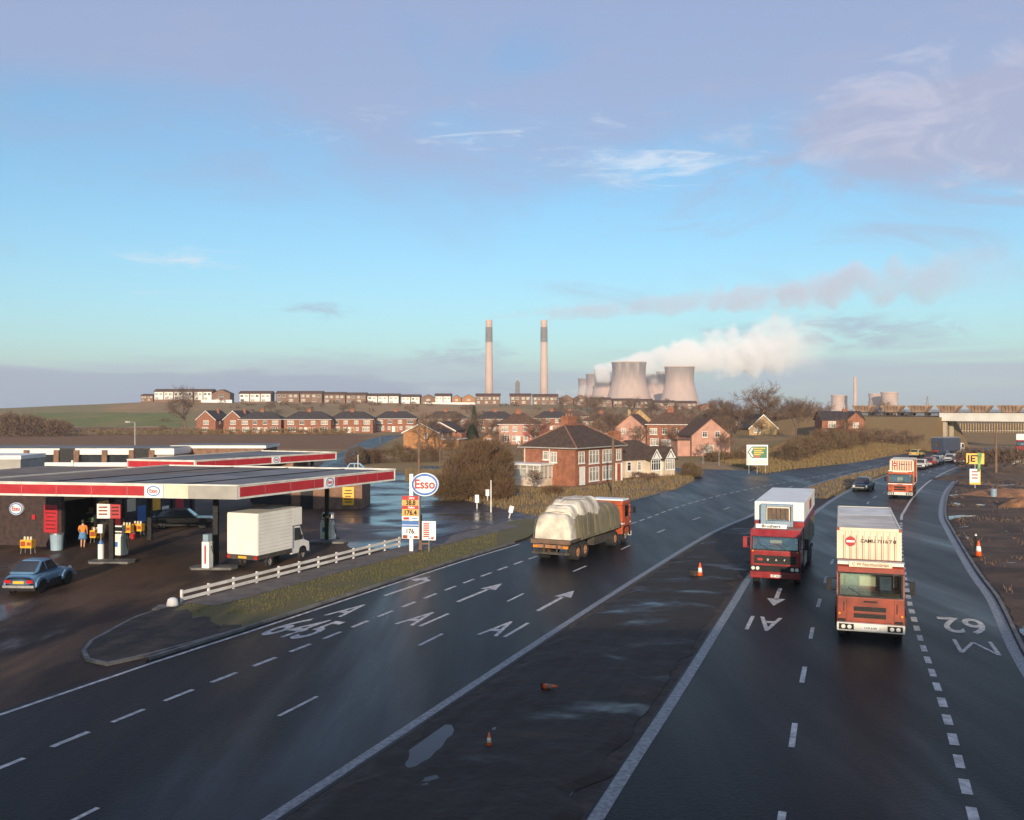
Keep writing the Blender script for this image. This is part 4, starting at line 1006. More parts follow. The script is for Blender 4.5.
tower(666, 2150, 22, 372, -30, 'dim far tower half hidden by the right-hand big tower')
def chimney(px, y, top, wpx, label, name='power_station_chimney', band=True, zb=-32):
    r = wpx/F*y/2; z1 = ZH(top, y); H = z1 - zb
    t = thing(name, label, 'chimney', (GX(px, y), y, zb))
    MB().lathe([(r*1.25, 0), (r*1.02, H*.5), (r*.9, H*(.93 if band else 1))], 32).build('shaft', M['stack'], t, smooth=True)
    if band:
        MB().lathe([(r*.96, H*.80), (r*.94, H*.88), (r*.925, H*.935)], 32, cap=False).build('soot_band', M['stack_d'], t, smooth=True)
        MB().lathe([(r*.9, H*.93), (r*.88, H), (r*.7, H), (r*.7, H*.95)], 32, cap=False).build('rim', M['stack'], t)
    return t
chimney(489, 1700, 320, 7.4, 'tall slender concrete chimney, the left of the smoking pair')
chimney(544, 1700, 320, 7.4, 'tall slender concrete chimney trailing smoke from its top, right of the pair')
chimney(855, 1500, 377, 3.8, 'lone slim chimney between the small distant towers', band=False)
t = thing('pylon', 'faint grey electricity pylon beyond the wagons left of the bridge', 'pylon', (GX(927.5, 900), 900, -8)); py_ = MB()
for sx in (-1, 1):
    for sy in (-1, 1): py_.tube([(sx*3.2, sy*3.2, 0), (sx*.8, sy*.8, 22), (sx*.3, sy*.3, 28)], .25, 4)
for z_, w_ in ((17, 6), (21, 5), (25, 4)): py_.box(-w_, w_, -.2, .2, z_, z_+.4)
for k in range(6):
    w0_, w1_ = 3.2 - .4*k, 3.2 - .4*(k+1); py_.tube([(-w0_, -w0_, k*4), (w1_, -w1_, k*4+4)], .15, 4).tube([(w0_, -w0_, k*4), (-w1_, -w1_, k*4+4)], .15, 4)
py_.build('lattice', M['steel'], t)
t = thing('control_tower', 'short dark square tower between the tall chimneys', 'tower', (GX(517.5, 1500), 1500, -30))
MB().box(-3.6, 3.6, -3.6, 3.6, 0, 30+ZH(382, 1500)).build('shaft', M['stack_d'], t); MB().box(-2.2, 2.2, -2.2, 2.2, 30+ZH(382, 1500), 30+ZH(380.5, 1500)).build('roof', M['stack_d'], t)
gB = 'small cooling towers of the second power station'
tower(838, 1400, 9.6, 396, -20, 'small distant cooling tower left of the lone slim chimney', group=gB)
tower(875, 1450, 9.3, 394.5, -20, 'small distant cooling tower partly behind its wider neighbour', group=gB)
tower(889.5, 1400, 12, 393, -20, 'wider of the small distant towers right of the slim chimney', group=gB)
tower(842, 1560, 9, 396.5, -20, 'farther small tower overlapped behind the leftmost small tower', group=gB)
# ------------------------------------------------------------------ vehicles (x right, y forwards, z up; origin on the ground under the front)
def wheel(par, x, y, r=.5, w=.28, rim='rim'):
    s_ = 1 if x > 0 else -1
    t = MB(); prof = [(r*.62, -w/2), (r*.93, -w/2), (r, -w/2+.04), (r, w/2-.04), (r*.93, w/2), (r*.62, w/2)]
    t.M = Matrix.Rotation(R(90), 4, 'Y'); t.lathe(prof, 24, cap=False); t.M = None
    o = t.build('wheel', M['rubber'], par, (x, y, r), smooth=False)
    m = MB(); m.M = Matrix.Rotation(R(90)*s_, 4, 'Y'); m.lathe([(r*.63, -w*.4), (r*.63, w*.42), (r*.52, w*.42), (r*.42, w*.2), (r*.2, w*.2), (r*.18, w*.48), (r*.02, w*.48)], 20, cap=True); m.M = None
    m.build('rim', M[rim], o)
    return o
def lens(par, name, m, c, r=.1, n=14, face=1):
    b = MB(); b.cyl((c[0], c[1], c[2]), (c[0], c[1]+.03*face, c[2]), r, r*.9, n); return b.build(name, M[m], par)
def mirror(par, x, y, z, m='black', h=.42):
    s_ = 1 if x > 0 else -1
    MB().box(x-.1, x+.1, y-.03, y+.03, z-h/2, z+h/2).tube([(x-s_*.3, y-.15, z+h*.45), (x, y, z+h*.45)], .018).tube([(x-s_*.3, y-.15, z-h*.45), (x, y, z-h*.45)], .018).build('mirror', M[m], par)
def chassis(par, L, y0=-.6, z=.75, w=.45):
    MB().box(-w, -w+.1, -L, y0, z, z+.25).box(w-.1, w, -L, y0, z, z+.25).box(-w+.1, w-.1, -L, -L+.15, z, z+.2).box(-1.05, -.6, -L*.62, -L*.42, .5, .98).box(.6, 1.05, -L*.62, -L*.42, .5, .98).build('chassis', M['chassis'], par)
def driver(par, x, y, z, top='cab_blue'):
    pass

def cab(par, mm, W=2.42, H=2.75, L=1.75, z0=.55, wz=(1.75, 2.5), rake=.12):
    """forward-control cab shell with windscreen, side glass and seats behind the glass"""
    w = W/2
    prof = [(-L, z0), (-.05, z0), (0, z0+.1), (0, wz[0]-.1), (-rake, wz[1]+.05), (-rake-.1, H-.06), (-rake-.25, H), (-L, H)]
    zl, zu = wz[0]-.02, wz[1]+.02
    low = [(-L, z0), (-.05, z0), (0, z0+.1), (0, wz[0]-.1), (-.015, zl), (-L, zl)]
    o = MB().prism(low, 'x', -w, w).build('cab', M[mm], par, bev=.05, seg=3)
    MB().prism([(-L, zu), (-rake, zu), (-rake-.1, H-.06), (-rake-.25, H), (-L, H)], 'x', -w, w).build('cab_roof', M[mm], o, bev=.05, seg=3)
    MB().box(-w+.02, w-.02, -L, -L+.08, zl, zu).build('rear_wall', M[mm], o)
    for s_ in (-1, 1):
        xa, xb = sorted((s_*(w-.13), s_*(w-.005)))
        MB().hexa([(xa, -.13, zl), (xb, -.13, zl), (xb, -.015, zl), (xa, -.015, zl)], [(xa, -rake-.12, zu), (xb, -rake-.12, zu), (xb, -rake, zu), (xa, -rake, zu)]).build('pillar', M[mm], o)
        xa, xb = sorted((s_*(w-.1), s_*(w-.005))); MB().box(xa, xb, -L+.08, -L+.5, zl, zu).build('pillar', M[mm], o)
    it = MB()
    for s_ in (-1, 1): it.box(s_*.62-.25, s_*.62+.25, -1.2, -.75, zl, zl+.06).box(s_*.62-.25, s_*.62+.25, -1.3, -1.16, zl, zl+.62)
    it.build('seat', M['cab_blue'], o); MB().box(-w+.14, w-.14, -.34, -.14, zl, zl+.12).build('dashboard', M['chassis'], o)
    sw = MB(); cs = [(.62 + .22*math.cos(a), -.5 + .1*math.sin(a), zl+.16+.17*math.sin(a)) for a in [2*math.pi*k/16 for k in range(17)]]; sw.tube(cs, .016, 5).build('steering_wheel', M['black'], o)
    MB().box(-w+.2, w-.2, -L+.1, -L+.14, zl+.1, zu-.05).build('cab_curtain', M['truck_cream'], o)
    # glass proud of the raked face
    def yat(z): return -rake * max(0, min(1, (z - (wz[0]-.1)) / (wz[1]+.05-wz[0]+.1)))
    z0_, z1_ = wz
    MB().hexa([(-w+.12, yat(z0_)-.03, z0_), (w-.12, yat(z0_)-.03, z0_), (w-.12, yat(z0_)+.02, z0_), (-w+.12, yat(z0_)+.02, z0_)],
              [(-w+.12, yat(z1_)-.03, z1_), (w-.12, yat(z1_)-.03, z1_), (w-.12, yat(z1_)+.02, z1_), (-w+.12, yat(z1_)+.02, z1_)]).build('windscreen', M['clear_glass'], o)
    fr = MB()
    for (xa, xb, za, zb) in ((-w+.06, w-.06, z0_-.06, z0_), (-w+.06, w-.06, z1_, z1_+.06), (-w+.06, -w+.12, z0_, z1_), (w-.12, w-.06, z0_, z1_)):
        fr.hexa([(xa, yat(za)-.02, za), (xb, yat(za)-.02, za), (xb, yat(za)+.03, za), (xa, yat(za)+.03, za)], [(xa, yat(zb)-.02, zb), (xb, yat(zb)-.02, zb), (xb, yat(zb)+.03, zb), (xa, yat(zb)+.03, zb)])
    fr.build('windscreen_seal', M['black'], o)
    wp = MB()
    for q in (-.5, .35): wp.tube([(q, yat(z0_)+.04, z0_+.02), (q+.45, yat(z0_+.3)+.04, z0_+.28)], .014)
    wp.build('wiper', M['black'], o)
    for s_ in (-1, 1):
        x = s_*(w+.004)
        MB().prism([(-rake-.42, z0_-.02), (-rake-.3, z1_-.04), (-L+.5, z1_-.04), (-L+.5, z0_-.02)], 'x', x-.02, x+.006).build('side_window', M['clear_glass'], o)
        MB().box(x-.012*(s_ > 0)-.0, x+.012, -L+.42, -.35, z0+.25, z0_-.14).build('door', M[mm], o)
        wheel(par, s_*(w-.2), -.95, .5, .3)
        MB().prism([(-1.62, .45), (-1.55, .95), (-1.3, 1.13), (-.6, 1.13), (-.35, .95), (-.28, .45), (-.36, .45), (-.43, .9), (-.63, 1.06), (-1.27, 1.06), (-1.48, .9), (-1.55, .45)], 'x', s_*(w+.02)-.05, s_*(w+.02)+.05).build('wheel_arch', M['black'], par)
    return o

def bogie(par, ys, w=1.22, rim='rim', r=.5):
    for y in ys:
        for s_ in (-1, 1): wheel(par, s_*(w-.3), y, r, .55, rim)

hr = heading(RCR, G(870, 641)) + math.pi
# --- orange container lorry
def container_lorry(name, label, loc, hd, mm, num, big=True, CL=9.0, side='truck_cream'):
    t = thing(name, label, 'lorry', (*loc, 0), hd)
    c = cab(t, mm, 2.44, 2.85, 1.8, .62, (1.72, 2.52), .1)
    w = 1.22
    MB().box(-w, w, -.12, .16, .36, .68).build('bumper', M['dirty_white'], t, bev=.03)
    for x in (-.98, -.76, .76, .98):
        lens(t, 'headlight', 'lamp_glass', (x, .16, .53), .085)
    MB().box(-1.14, -.6, .162, .175, .42, .64).build('lamp_panel', M['black'], t); MB().box(.6, 1.14, .162, .175, .42, .64).build('lamp_panel', M['black'], t)
    MB().box(-.3, .3, .162, .18, .45, .6).build('number_plate', M['sign_white'], t); text(t, 'CCR 618Y', .12, M['black'], (0, -.185, .525), math.pi) if 0 else None
    gr = MB()
    for z in (.86, 1.12): gr.box(-.55, .6, .004, .02, z, z+.17)
    gr.build('grille', M['black'], c)
    sl = MB()
    for k in range(7): sl.box(-.53, .58, .02, .028, .87+k*.062, .878+k*.062)
    sl.build('grille_slat', M['chassis'], c)
    MB().box(-.25, .25, .004, .02, 1.46, 1.52).build('badge', M['black'], c)
    MB().box(-.85, -.84, .002, .008, .7, 1.6).box(.85, .86, .002, .008, .7, 1.6).build('panel_seam', M['black'], c)
    MB().box(-w+.03, w-.03, -.5, -.16, 2.86, 2.98).build('sun_visor', M['dirty_white'], c)
    hb = MB().box(-.78, .78, -.16, -.1, 2.78, 3.0).build('header_board', M['truck_cream'], c, bev=.02)
    if big:
        tm = text(hb, 'C W Northumbrian', .17, M['truck_orange'], (0, -.095, 2.89), math.pi, .01, .95)
        for q in (-.62, .62): pass
    mirror(t, -1.5, -.25, 2.05, 'black', .5); mirror(t, 1.5, -.25, 2.05, 'black', .5)
    for s_ in (-1, 1):
        lens(t, 'indicator', 'amber', (s_*1.12, .012, 1.0), .05); MB().box(s_*1.02-.13, s_*1.02+.13, -.06, .1, .72, .80).build('step', M['black'], t)
        MB().tube([(s_*.95, .03, 1.1), (s_*.95, .06, 1.12), (s_*.95, .06, 1.42), (s_*.95, .03, 1.44)], .014).build('grab_handle', M['chassis'], c)
        MB().box(s_*1.21-.02, s_*1.21+.02, -1.3, -1.12, 1.42, 1.47).build('door_handle', M['chassis'], c)
    text(t, 'CCR 618Y', .11, M['black'], (0, .19, .525), math.pi, .01)
    MB().cyl((-.5, -.6, 2.95), (-.5, -.2, 2.95), .03, .07, 12).build('air_horn', M['chrome'], c)
    MB().box(-1.0, 1.0, .003, .007, 1.64, 1.652).build('front_seam', M['black'], c)
    # container
    y1 = -2.1; y0 = y1 - CL; zb, zt = 1.32, 4.05
    b = MB().box(-w+.05, w-.05, y0+.04, y1-.05, zb, zt-.05)
    b.build('container', M[side], t)
    rb = MB(); n = 10
    for k in range(n):
        x = -w + .14 + (2*w-.28)*k/(n-1); rb.prism([(x-.075, y1-.05), (x-.045, y1-.02), (x+.045, y1-.02), (x+.075, y1-.05)], 'z', zb+.12, zt-.14)
    rb.build('front_rib', M['truck_cream'], t)
    n = int(CL/.3)
    for s_ in (-1, 1):
        sb = MB()
        for k in range(n):
            y = y0+.2+(CL-.4)*k/(n-1); sb.prism([(s_*(w-.052), y-.09), (s_*(w-.02), y-.05), (s_*(w-.02), y+.05), (s_*(w-.052), y+.09)], 'z', zb+.12, zt-.14)
        sb.build('side_rib', M[side], t)
    gv = MB()
    for k in range(9):
        x = -w + .14 + (2*w-.28)*(k+.5)/9; gv.box(x-.012, x+.012, y1-.048, y1-.04, zb+.15, zt-.3)
    gv.build('rust_line', M['truck_orange'], t)
    fm = MB()
    for xx in (-w, w-.09):
        for yy in (y0, y1-.09): fm.box(xx, xx+.09, yy, yy+.09, zb, zt)
    for zz in (zb, zt-.12):
        for yy in (y0+.01, y1-.08): fm.box(-w+.09, w-.09, yy, yy+.07, zz, zz+.12)
        for xx in (-w+.01, w-.08): fm.box(xx, xx+.07, y0+.09, y1-.09, zz, zz+.12)
    fm.build('container_frame', M['truck_cream'], t)
    MB().box(-w+.06, w-.06, y0+.1, y0+CL*.42, zt-.052, zt-.015).build('roof_panel', M['dirty_white'], t)
    MB().box(-w+.06, w-.06, y0+CL*.42+.01, y1-.1, zt-.052, zt-.02).build('roof_panel', M['box_roof'], t)
    cc = MB()
    for xx in (-w-.004, w-.1):
        cc.box(xx, xx+.104, y1-.08, y1+.006, zt-.12, zt+.004)
    cc.build('corner_casting', M['truck_orange'], t)
    lg = MB(); lg.cyl((.7, y1-.03, zt-.55), (.7, y1+.004, zt-.55), .2, .2, 28); lg = lg.build('round_emblem', M['red'], t)
    MB().box(.54, .86, y1+.004, y1+.012, zt-.59, zt-.51).build('emblem_bar', M['sign_white'], lg)
    text(t, num, .2, M['black'], (-.35, y1+.0, zt-.52), math.pi, .01, 1.0)
    MB().box(-1.1, 1.1, y0+.1, y1, 1.08, 1.3).build('trailer_bed', M['chassis'], t)
    chassis(t, 2.1+CL-.2, -1.9)
    bogie(t, (-3.6,)); bogie(t, (y0+1.3, y0+2.5))
    MB().box(-1.15, 1.15, y0, y0+.12, .55, .72).build('rear_bumper', M['chassis'], t)
    return t
T1 = container_lorry('container_lorry', 'orange-cabbed lorry hauling a cream container with red round emblem, nearest the viewer', G(870.5, 641), hr, 'truck_orange', 'CAMU 7116 7 0')
h3 = heading(RCC, (38.4, 94)) + math.pi
T3 = container_lorry('container_lorry', 'distant bright orange container lorry leading the queue of cars', (38.2, 93.5), h3 + R(4), 'truck_orange2', 'CAMU 4115 2', False, 4.9, 'truck_orange2')
T3.scale = (.92, .92, .92)
MB().box(-1.22, 1.22, .002, .012, 1.5, 1.58).build('cab_stripe', M['sign_white'], T3)

# --- dark red lorry with refrigerated box
hr2 = heading(RCC, G(775, 586)) + math.pi
t = thing('refrigerated_lorry', 'dark red lorry with white refrigerated box and grey-blue cooling unit', 'lorry', (*G(775, 586), 0), hr2)
c = cab(t, 'truck_red', 2.42, 2.75, 1.9, .55, (1.82, 2.42), .14)
w = 1.21
MB().box(-1.02, 1.02, .004, .03, 1.1, 1.52).build('grille', M['black'], c)
fr = MB(); fr.box(-1.12, -1.02, .003, .035, 1.0, 1.62).box(1.02, 1.12, .003, .035, 1.0, 1.62).box(-1.02, 1.02, .003, .035, 1.52, 1.62).box(-1.02, 1.02, .003, .035, 1.02, 1.1); fr.build('grille_surround', M['truck_red'], c)
for s, x in (('D', .34), ('A', -.06), ('F', -.46)): text(c, s, .13, M['sign_white'], (x, .033, 1.3), math.pi, .02)
MB().box(.6, .85, .031, .04, 1.25, 1.36).build('badge', M['red'], c)
sl_ = MB()
for k in range(5): sl_.box(-1.0, 1.0, .03, .036, 1.13+k*.08, 1.145+k*.08)
sl_.build('grille_slat', M['chassis'], c); text(t, 'RBT 402X', .1, M['black'], (-.06, .15, .52), math.pi, .01)
for s_ in (-1, 1): lens(c, 'indicator', 'amber', (s_*1.08, .01, 1.72), .05); MB().box(s_*1.2-.02, s_*1.2+.02, -1.3, -1.12, 1.5, 1.55).build('door_handle', M['chassis'], c)
MB().box(-w, w, -.05, .06, .72, 1.0).build('lamp_panel', M['black'], t)
for x in (-1.06, -.84, .84, 1.06): lens(t, 'headlight', 'lamp_glass', (x, .06, .86), .095)
MB().box(-w, w, -.15, .12, .38, .7).build('bumper', M['truck_red'], t, bev=.03)
MB().box(-.32, .2, .122, .14, .46, .58).build('number_plate', M['sign_white'], t)
vz = MB().prism([(-.05, 2.5), (.06, 2.47), (-.1, 2.8), (-.28, 2.78)], 'x', -w+.02, w-.02).build('sun_visor', M['truck_red'], c)
hb = MB().hexa([(-.55, -.17, 2.86), (.95, -.17, 2.86), (.95, -.11, 2.86), (-.55, -.11, 2.86)], [(-.55, -.2, 3.06), (.95, -.2, 3.06), (.95, -.14, 3.06), (-.55, -.14, 3.06)]).build('header_board', M['sign_white'], c)
text(hb, 'Brothers', .2, M['black'], (.2, -.1, 2.96), math.pi, .02, 1.3)
mirror(t, -1.5, -.3, 2.1, 'black', .55); mirror(t, 1.5, -.3, 2.1, 'truck_red', .55)
y1, y0, zb, zt = -2.2, -11.4, 1.2, 4.0
MB().box(-w-.04, w+.04, y0, y1, 3.02, zt).build('upper_box', M['box_white'], t, bev=.03)
MB().box(-w-.035, w+.035, y0+.01, y1-.01, 2.55, 3.018).build('red_band', M['truck_red'], t)
MB().box(-w-.03, w+.03, y0+.02, y1-.02, 1.2, 2.548).build('lower_box', M['body_green'], t)
MB().box(-w-.045, w+.045, y0-.005, y1+.005, 3.0, 3.04).build('blue_line', M['esso_blue'], t)
sr_ = MB()
for k in range(9):
    y = y0+.6+k*1.05
    for s_ in (-1, 1): sr_.box(s_*(w+.033)-.012, s_*(w+.033)+.012, y-.03, y+.03, 1.25, 2.5)
sr_.build('side_rail', M['chassis'], t)
MB().box(-w-.06, -w-.035, y0+3.4, y0+5.2, 3.25, 3.75).build('side_notice', M['truck_orange2'], t)
u = MB()
u.box(-.72, -.62, y1, y1+.42, 2.75, 3.9).box(.62, .9, y1, y1+.42, 2.75, 3.9).box(-.62, .62, y1, y1+.42, 3.78, 3.9).box(-.62, .62, y1, y1+.42, 2.75, 3.05).box(-.62, .62, y1, y1+.2, 3.05, 3.78)
u = u.build('cooling_unit', M['fridge'], t, bev=.03)
lv = MB()
for k in range(5): lv.box(-.5+k*.22, -.34+k*.22, y1+.2, y1+.36, 3.12, 3.72)
lv.build('louvre', M['louvre'], u); MB().box(-.56, .58, y1+.3, y1+.425, 3.72, 3.78).box(-.58, -.52, y1+.3, y1+.425, 3.06, 3.72).box(.56, .6, y1+.3, y1+.425, 3.06, 3.72).build('louvre_frame', M['truck_cream'], u)
chassis(t, 11.2, -1.9); bogie(t, (-7.8, -9.0)); MB().box(-1.15, 1.15, y0, y0+.12, .5, .7).build('rear_bumper', M['chassis'], t)
MB().box(-1.2, -.75, -5.2, -3.2, .55, 1.15).build('fuel_tank', M['steel'], t)

# --- sheeted flatbed going away (rear towards the viewer)
A, B = Vector(G(551, 562)), Vector(G(623, 536)); hq = math.atan2(-(B-A).x, (B-A).y)
t = thing('sheeted_flatbed_lorry', 'orange flatbed lorry under a lumpy tan and olive tarpaulin, seen from behind', 'lorry', (*(A + (B-A).normalized()*10.6), 0), hq)
c = cab(t, 'truck_orange2', 2.4, 2.75, 1.7, .6, (1.72, 2.45), .1)
MB().box(-1.16, 1.16, -1.5, -.25, 2.76, 2.86).build('roof_deck', M['sign_white'], c, bev=.03)
MB().box(-1.21, 1.21, -1.72, -.02, 1.25, 1.33).build('cab_stripe', M['sign_white'], c)
MB().box(-1.2, 1.2, -.1, .14, .36, .64).build('bumper', M['dirty_white'], t)
mirror(t, -1.5, -.2, 2.1); mirror(t, 1.5, -.2, 2.1); chassis(t, 10.4, -1.6)
MB().box(-1.24, 1.24, -10.6, -1.95, 1.12, 1.3).build('flatbed', M['chassis'], t)
MB().box(-1.24, 1.24, -10.72, -10.6, 1.06, 1.3).build('tail_board', M['wood'], t)
bogie(t, (-3.0,), rim='rim_r'); bogie(t, (-8.2, -9.35), rim='rim_r')
rb = MB().box(-1.2, 1.2, -10.7, -10.6, .45, .58)
for x in (-1.0, -.4, .4, 1.0): rb.box(x-.04, x+.04, -10.7, -10.62, .58, 1.06)
rb.build('rear_bumper', M['chassis'], t); MB().box(-1.1, 1.1, -10.66, -10.6, .8, 1.0).build('light_board', M['rim_r'], t)
for s_ in (-1, 1): MB().box(s_*.95-.14, s_*.95+.14, -10.72, -10.66, .82, .96).build('tail_light', M['amber'], t)
def load(y0, y1, z1, w0, w1, name, m, seed, sag=.1, nx=30, ny=40, zb=1.22):
    """a roped sheet: rounded cross section swollen between the ropes"""
    mb = MB(); n = nx
    for j in range(ny+1):
        v = j/ny; y = y0+(y1-y0)*v; end = min(1, min(v, 1-v)*7) ** .5 if 0 < v < 1 else 0
        for i in range(n+1):
            a = math.pi*i/n; ca, sa = math.cos(a), math.sin(a)
            xx = w0*math.copysign(abs(ca)**.32, ca); zz = abs(sa)**.42
            xx *= 1 - (1 - w1/w0)*zz
            k = mnoise.noise((xx*1.6+seed, y*1.1, zz*2.)) * .06 + mnoise.noise((xx*4+seed, y*3.5, zz*5.)) * .02
            rope = -.06*math.exp(-((y*1.1 % 1.) - .5)**2/.006)
            k -= abs(mnoise.noise((xx*2.2+seed*3, y*2.6, zz*2.5))) * .03
            hgt = (z1-zb)*(.86+.14*end)
            mb.v.append((xx*(.95+.05*end)*(1+k*.5+rope*.4), y, zb + zz*(hgt + k*1.6 + rope)))
    W = n+1
    for j in range(ny):
        for i in range(n): mb.f.append((j*W+i, j*W+i+1, (j+1)*W+i+1, (j+1)*W+i))
    mb.f.append(tuple(range(n, -1, -1))); mb.f.append(tuple(range(ny*W, ny*W+n+1)))
    o = mb.build(name, m, t, smooth=False)
    for p in o.data.polygons: p.use_smooth = len(p.vertices) == 4
    return o
load(-10.45, -8.9, 2.75, 1.2, 1.05, 'tan_tarpaulin', M['sheet'], 3)
load(-9.7, -7.7, 3.15, 1.19, .95, 'tan_tarpaulin', M['sheet'], 9, zb=1.3)
load(-8.8, -5.2, 3.45, 1.17, .98, 'tan_tarpaulin', M['sheet'], 14, zb=1.3)
load(-9.6, -1.95, 2.85, 1.27, 1.12, 'olive_tarpaulin', M['sheet_d'], 21, zb=1.15, ny=110)
rp_ = MB()
for y, z in ((-10.0, 2.8), (-8.6, 3.2), (-7.4, 3.5)):
    rp_.tube([(-1.27, y-.3, 1.3), (-1.2, y-.1, z-.45), (-.9, y, z-.06), (0, y+.2, z+.03), (.9, y+.4, z-.06), (1.22, y+.5, z-.5), (1.3, y+.6, 1.3)], .016, 5)
rp_.build('rope', M['rope'], t); rp_ = MB(); rp_.tube([(-1.1, -9.0, 2.3), (0, -8.6, 3.45), (1.1, -7.4, 3.4)], .016, 5); rp_.build('rope', M['rope'], t)

# --- white box van at the pumps
vx, vy = G(243, 571); hv = R(-23)
vx -= .33
t = thing('box_van', 'white box van with luton body parked under the fuel canopy', 'van', (vx + .4*5.3, vy + .92*5.3, 0), hv)
MB().box(-1.02, 1.02, -5.45, -1.95, .78, 2.95).build('box_body', M['box_white'], t, bev=.03)
MB().box(-1.02, 1.02, -1.948, -.95, 1.98, 2.95).build('luton', M['box_white'], t, bev=.03)
rib = MB()
for k in range(11):
    z = .92+k*.185
    for s_ in (-1, 1): rib.box(s_*1.022-.012, s_*1.022+.012, -5.4, -1.97, z, z+.025)
rib.build('side_rib', M['dirty_white'], t)
MB().box(-1.0, 1.0, -5.485, -5.452, .85, 2.88).build('rear_shutter', M['box_white'], t)
pf = [(-1.95, .42), (-.0, .42), (.04, .6), (.0, .95), (-.55, 1.12), (-1.0, 1.92), (-1.95, 1.95)]
c = MB().prism(pf, 'x', -.93, .93).build('cab', M['white'], t, bev=.05)
MB().hexa([(-.8, -.62, 1.18), (.8, -.62, 1.18), (.8, -.54, 1.2), (-.8, -.54, 1.2)], [(-.78, -1.0, 1.86), (.78, -1.0, 1.86), (.78, -.93, 1.88), (-.78, -.93, 1.88)]).build('windscreen', M['glass'], c)
for s_ in (-1, 1):
    MB().prism([(-.78, 1.15), (-1.08, 1.82), (-1.65, 1.84), (-1.65, 1.15)], 'x', s_*.935-.014, s_*.935+.014).build('side_window', M['glass'], c)
    for y, r in ((-.75, .33), (-4.2, .33)): wheel(t, s_*.84, y, r, .2)
    MB().box(s_*1.0-.05, s_*1.0+.05, -1.0, -.94, 1.2, 1.42).build('mirror', M['black'], c)
    lens(c, 'headlight', 'lamp_glass', (s_*.68, .02, .78), .1)
    MB().box(s_*.9-.1, s_*.9+.1, -5.5, -5.46, .6, .74).build('tail_light', M['red_lens'], t)
    MB().prism([(-1.2, .4), (-1.1, .68), (-.9, .78), (-.6, .78), (-.4, .68), (-.3, .4)], 'x', s_*.932-.006, s_*.932+.006).build('wheel_arch', M['black'], c)
MB().box(-.98, .98, -5.47, -2.0, .55, .776).build('chassis', M['chassis'], t); MB().box(-.27, .27, -5.49, -5.472, .6, .72).build('number_plate', M['plate_y'], t)
MB().box(-.9, .9, -.02, .1, .38, .52).build('bumper', M['steel'], c)

t.scale = (1.02, .9, 1.06)
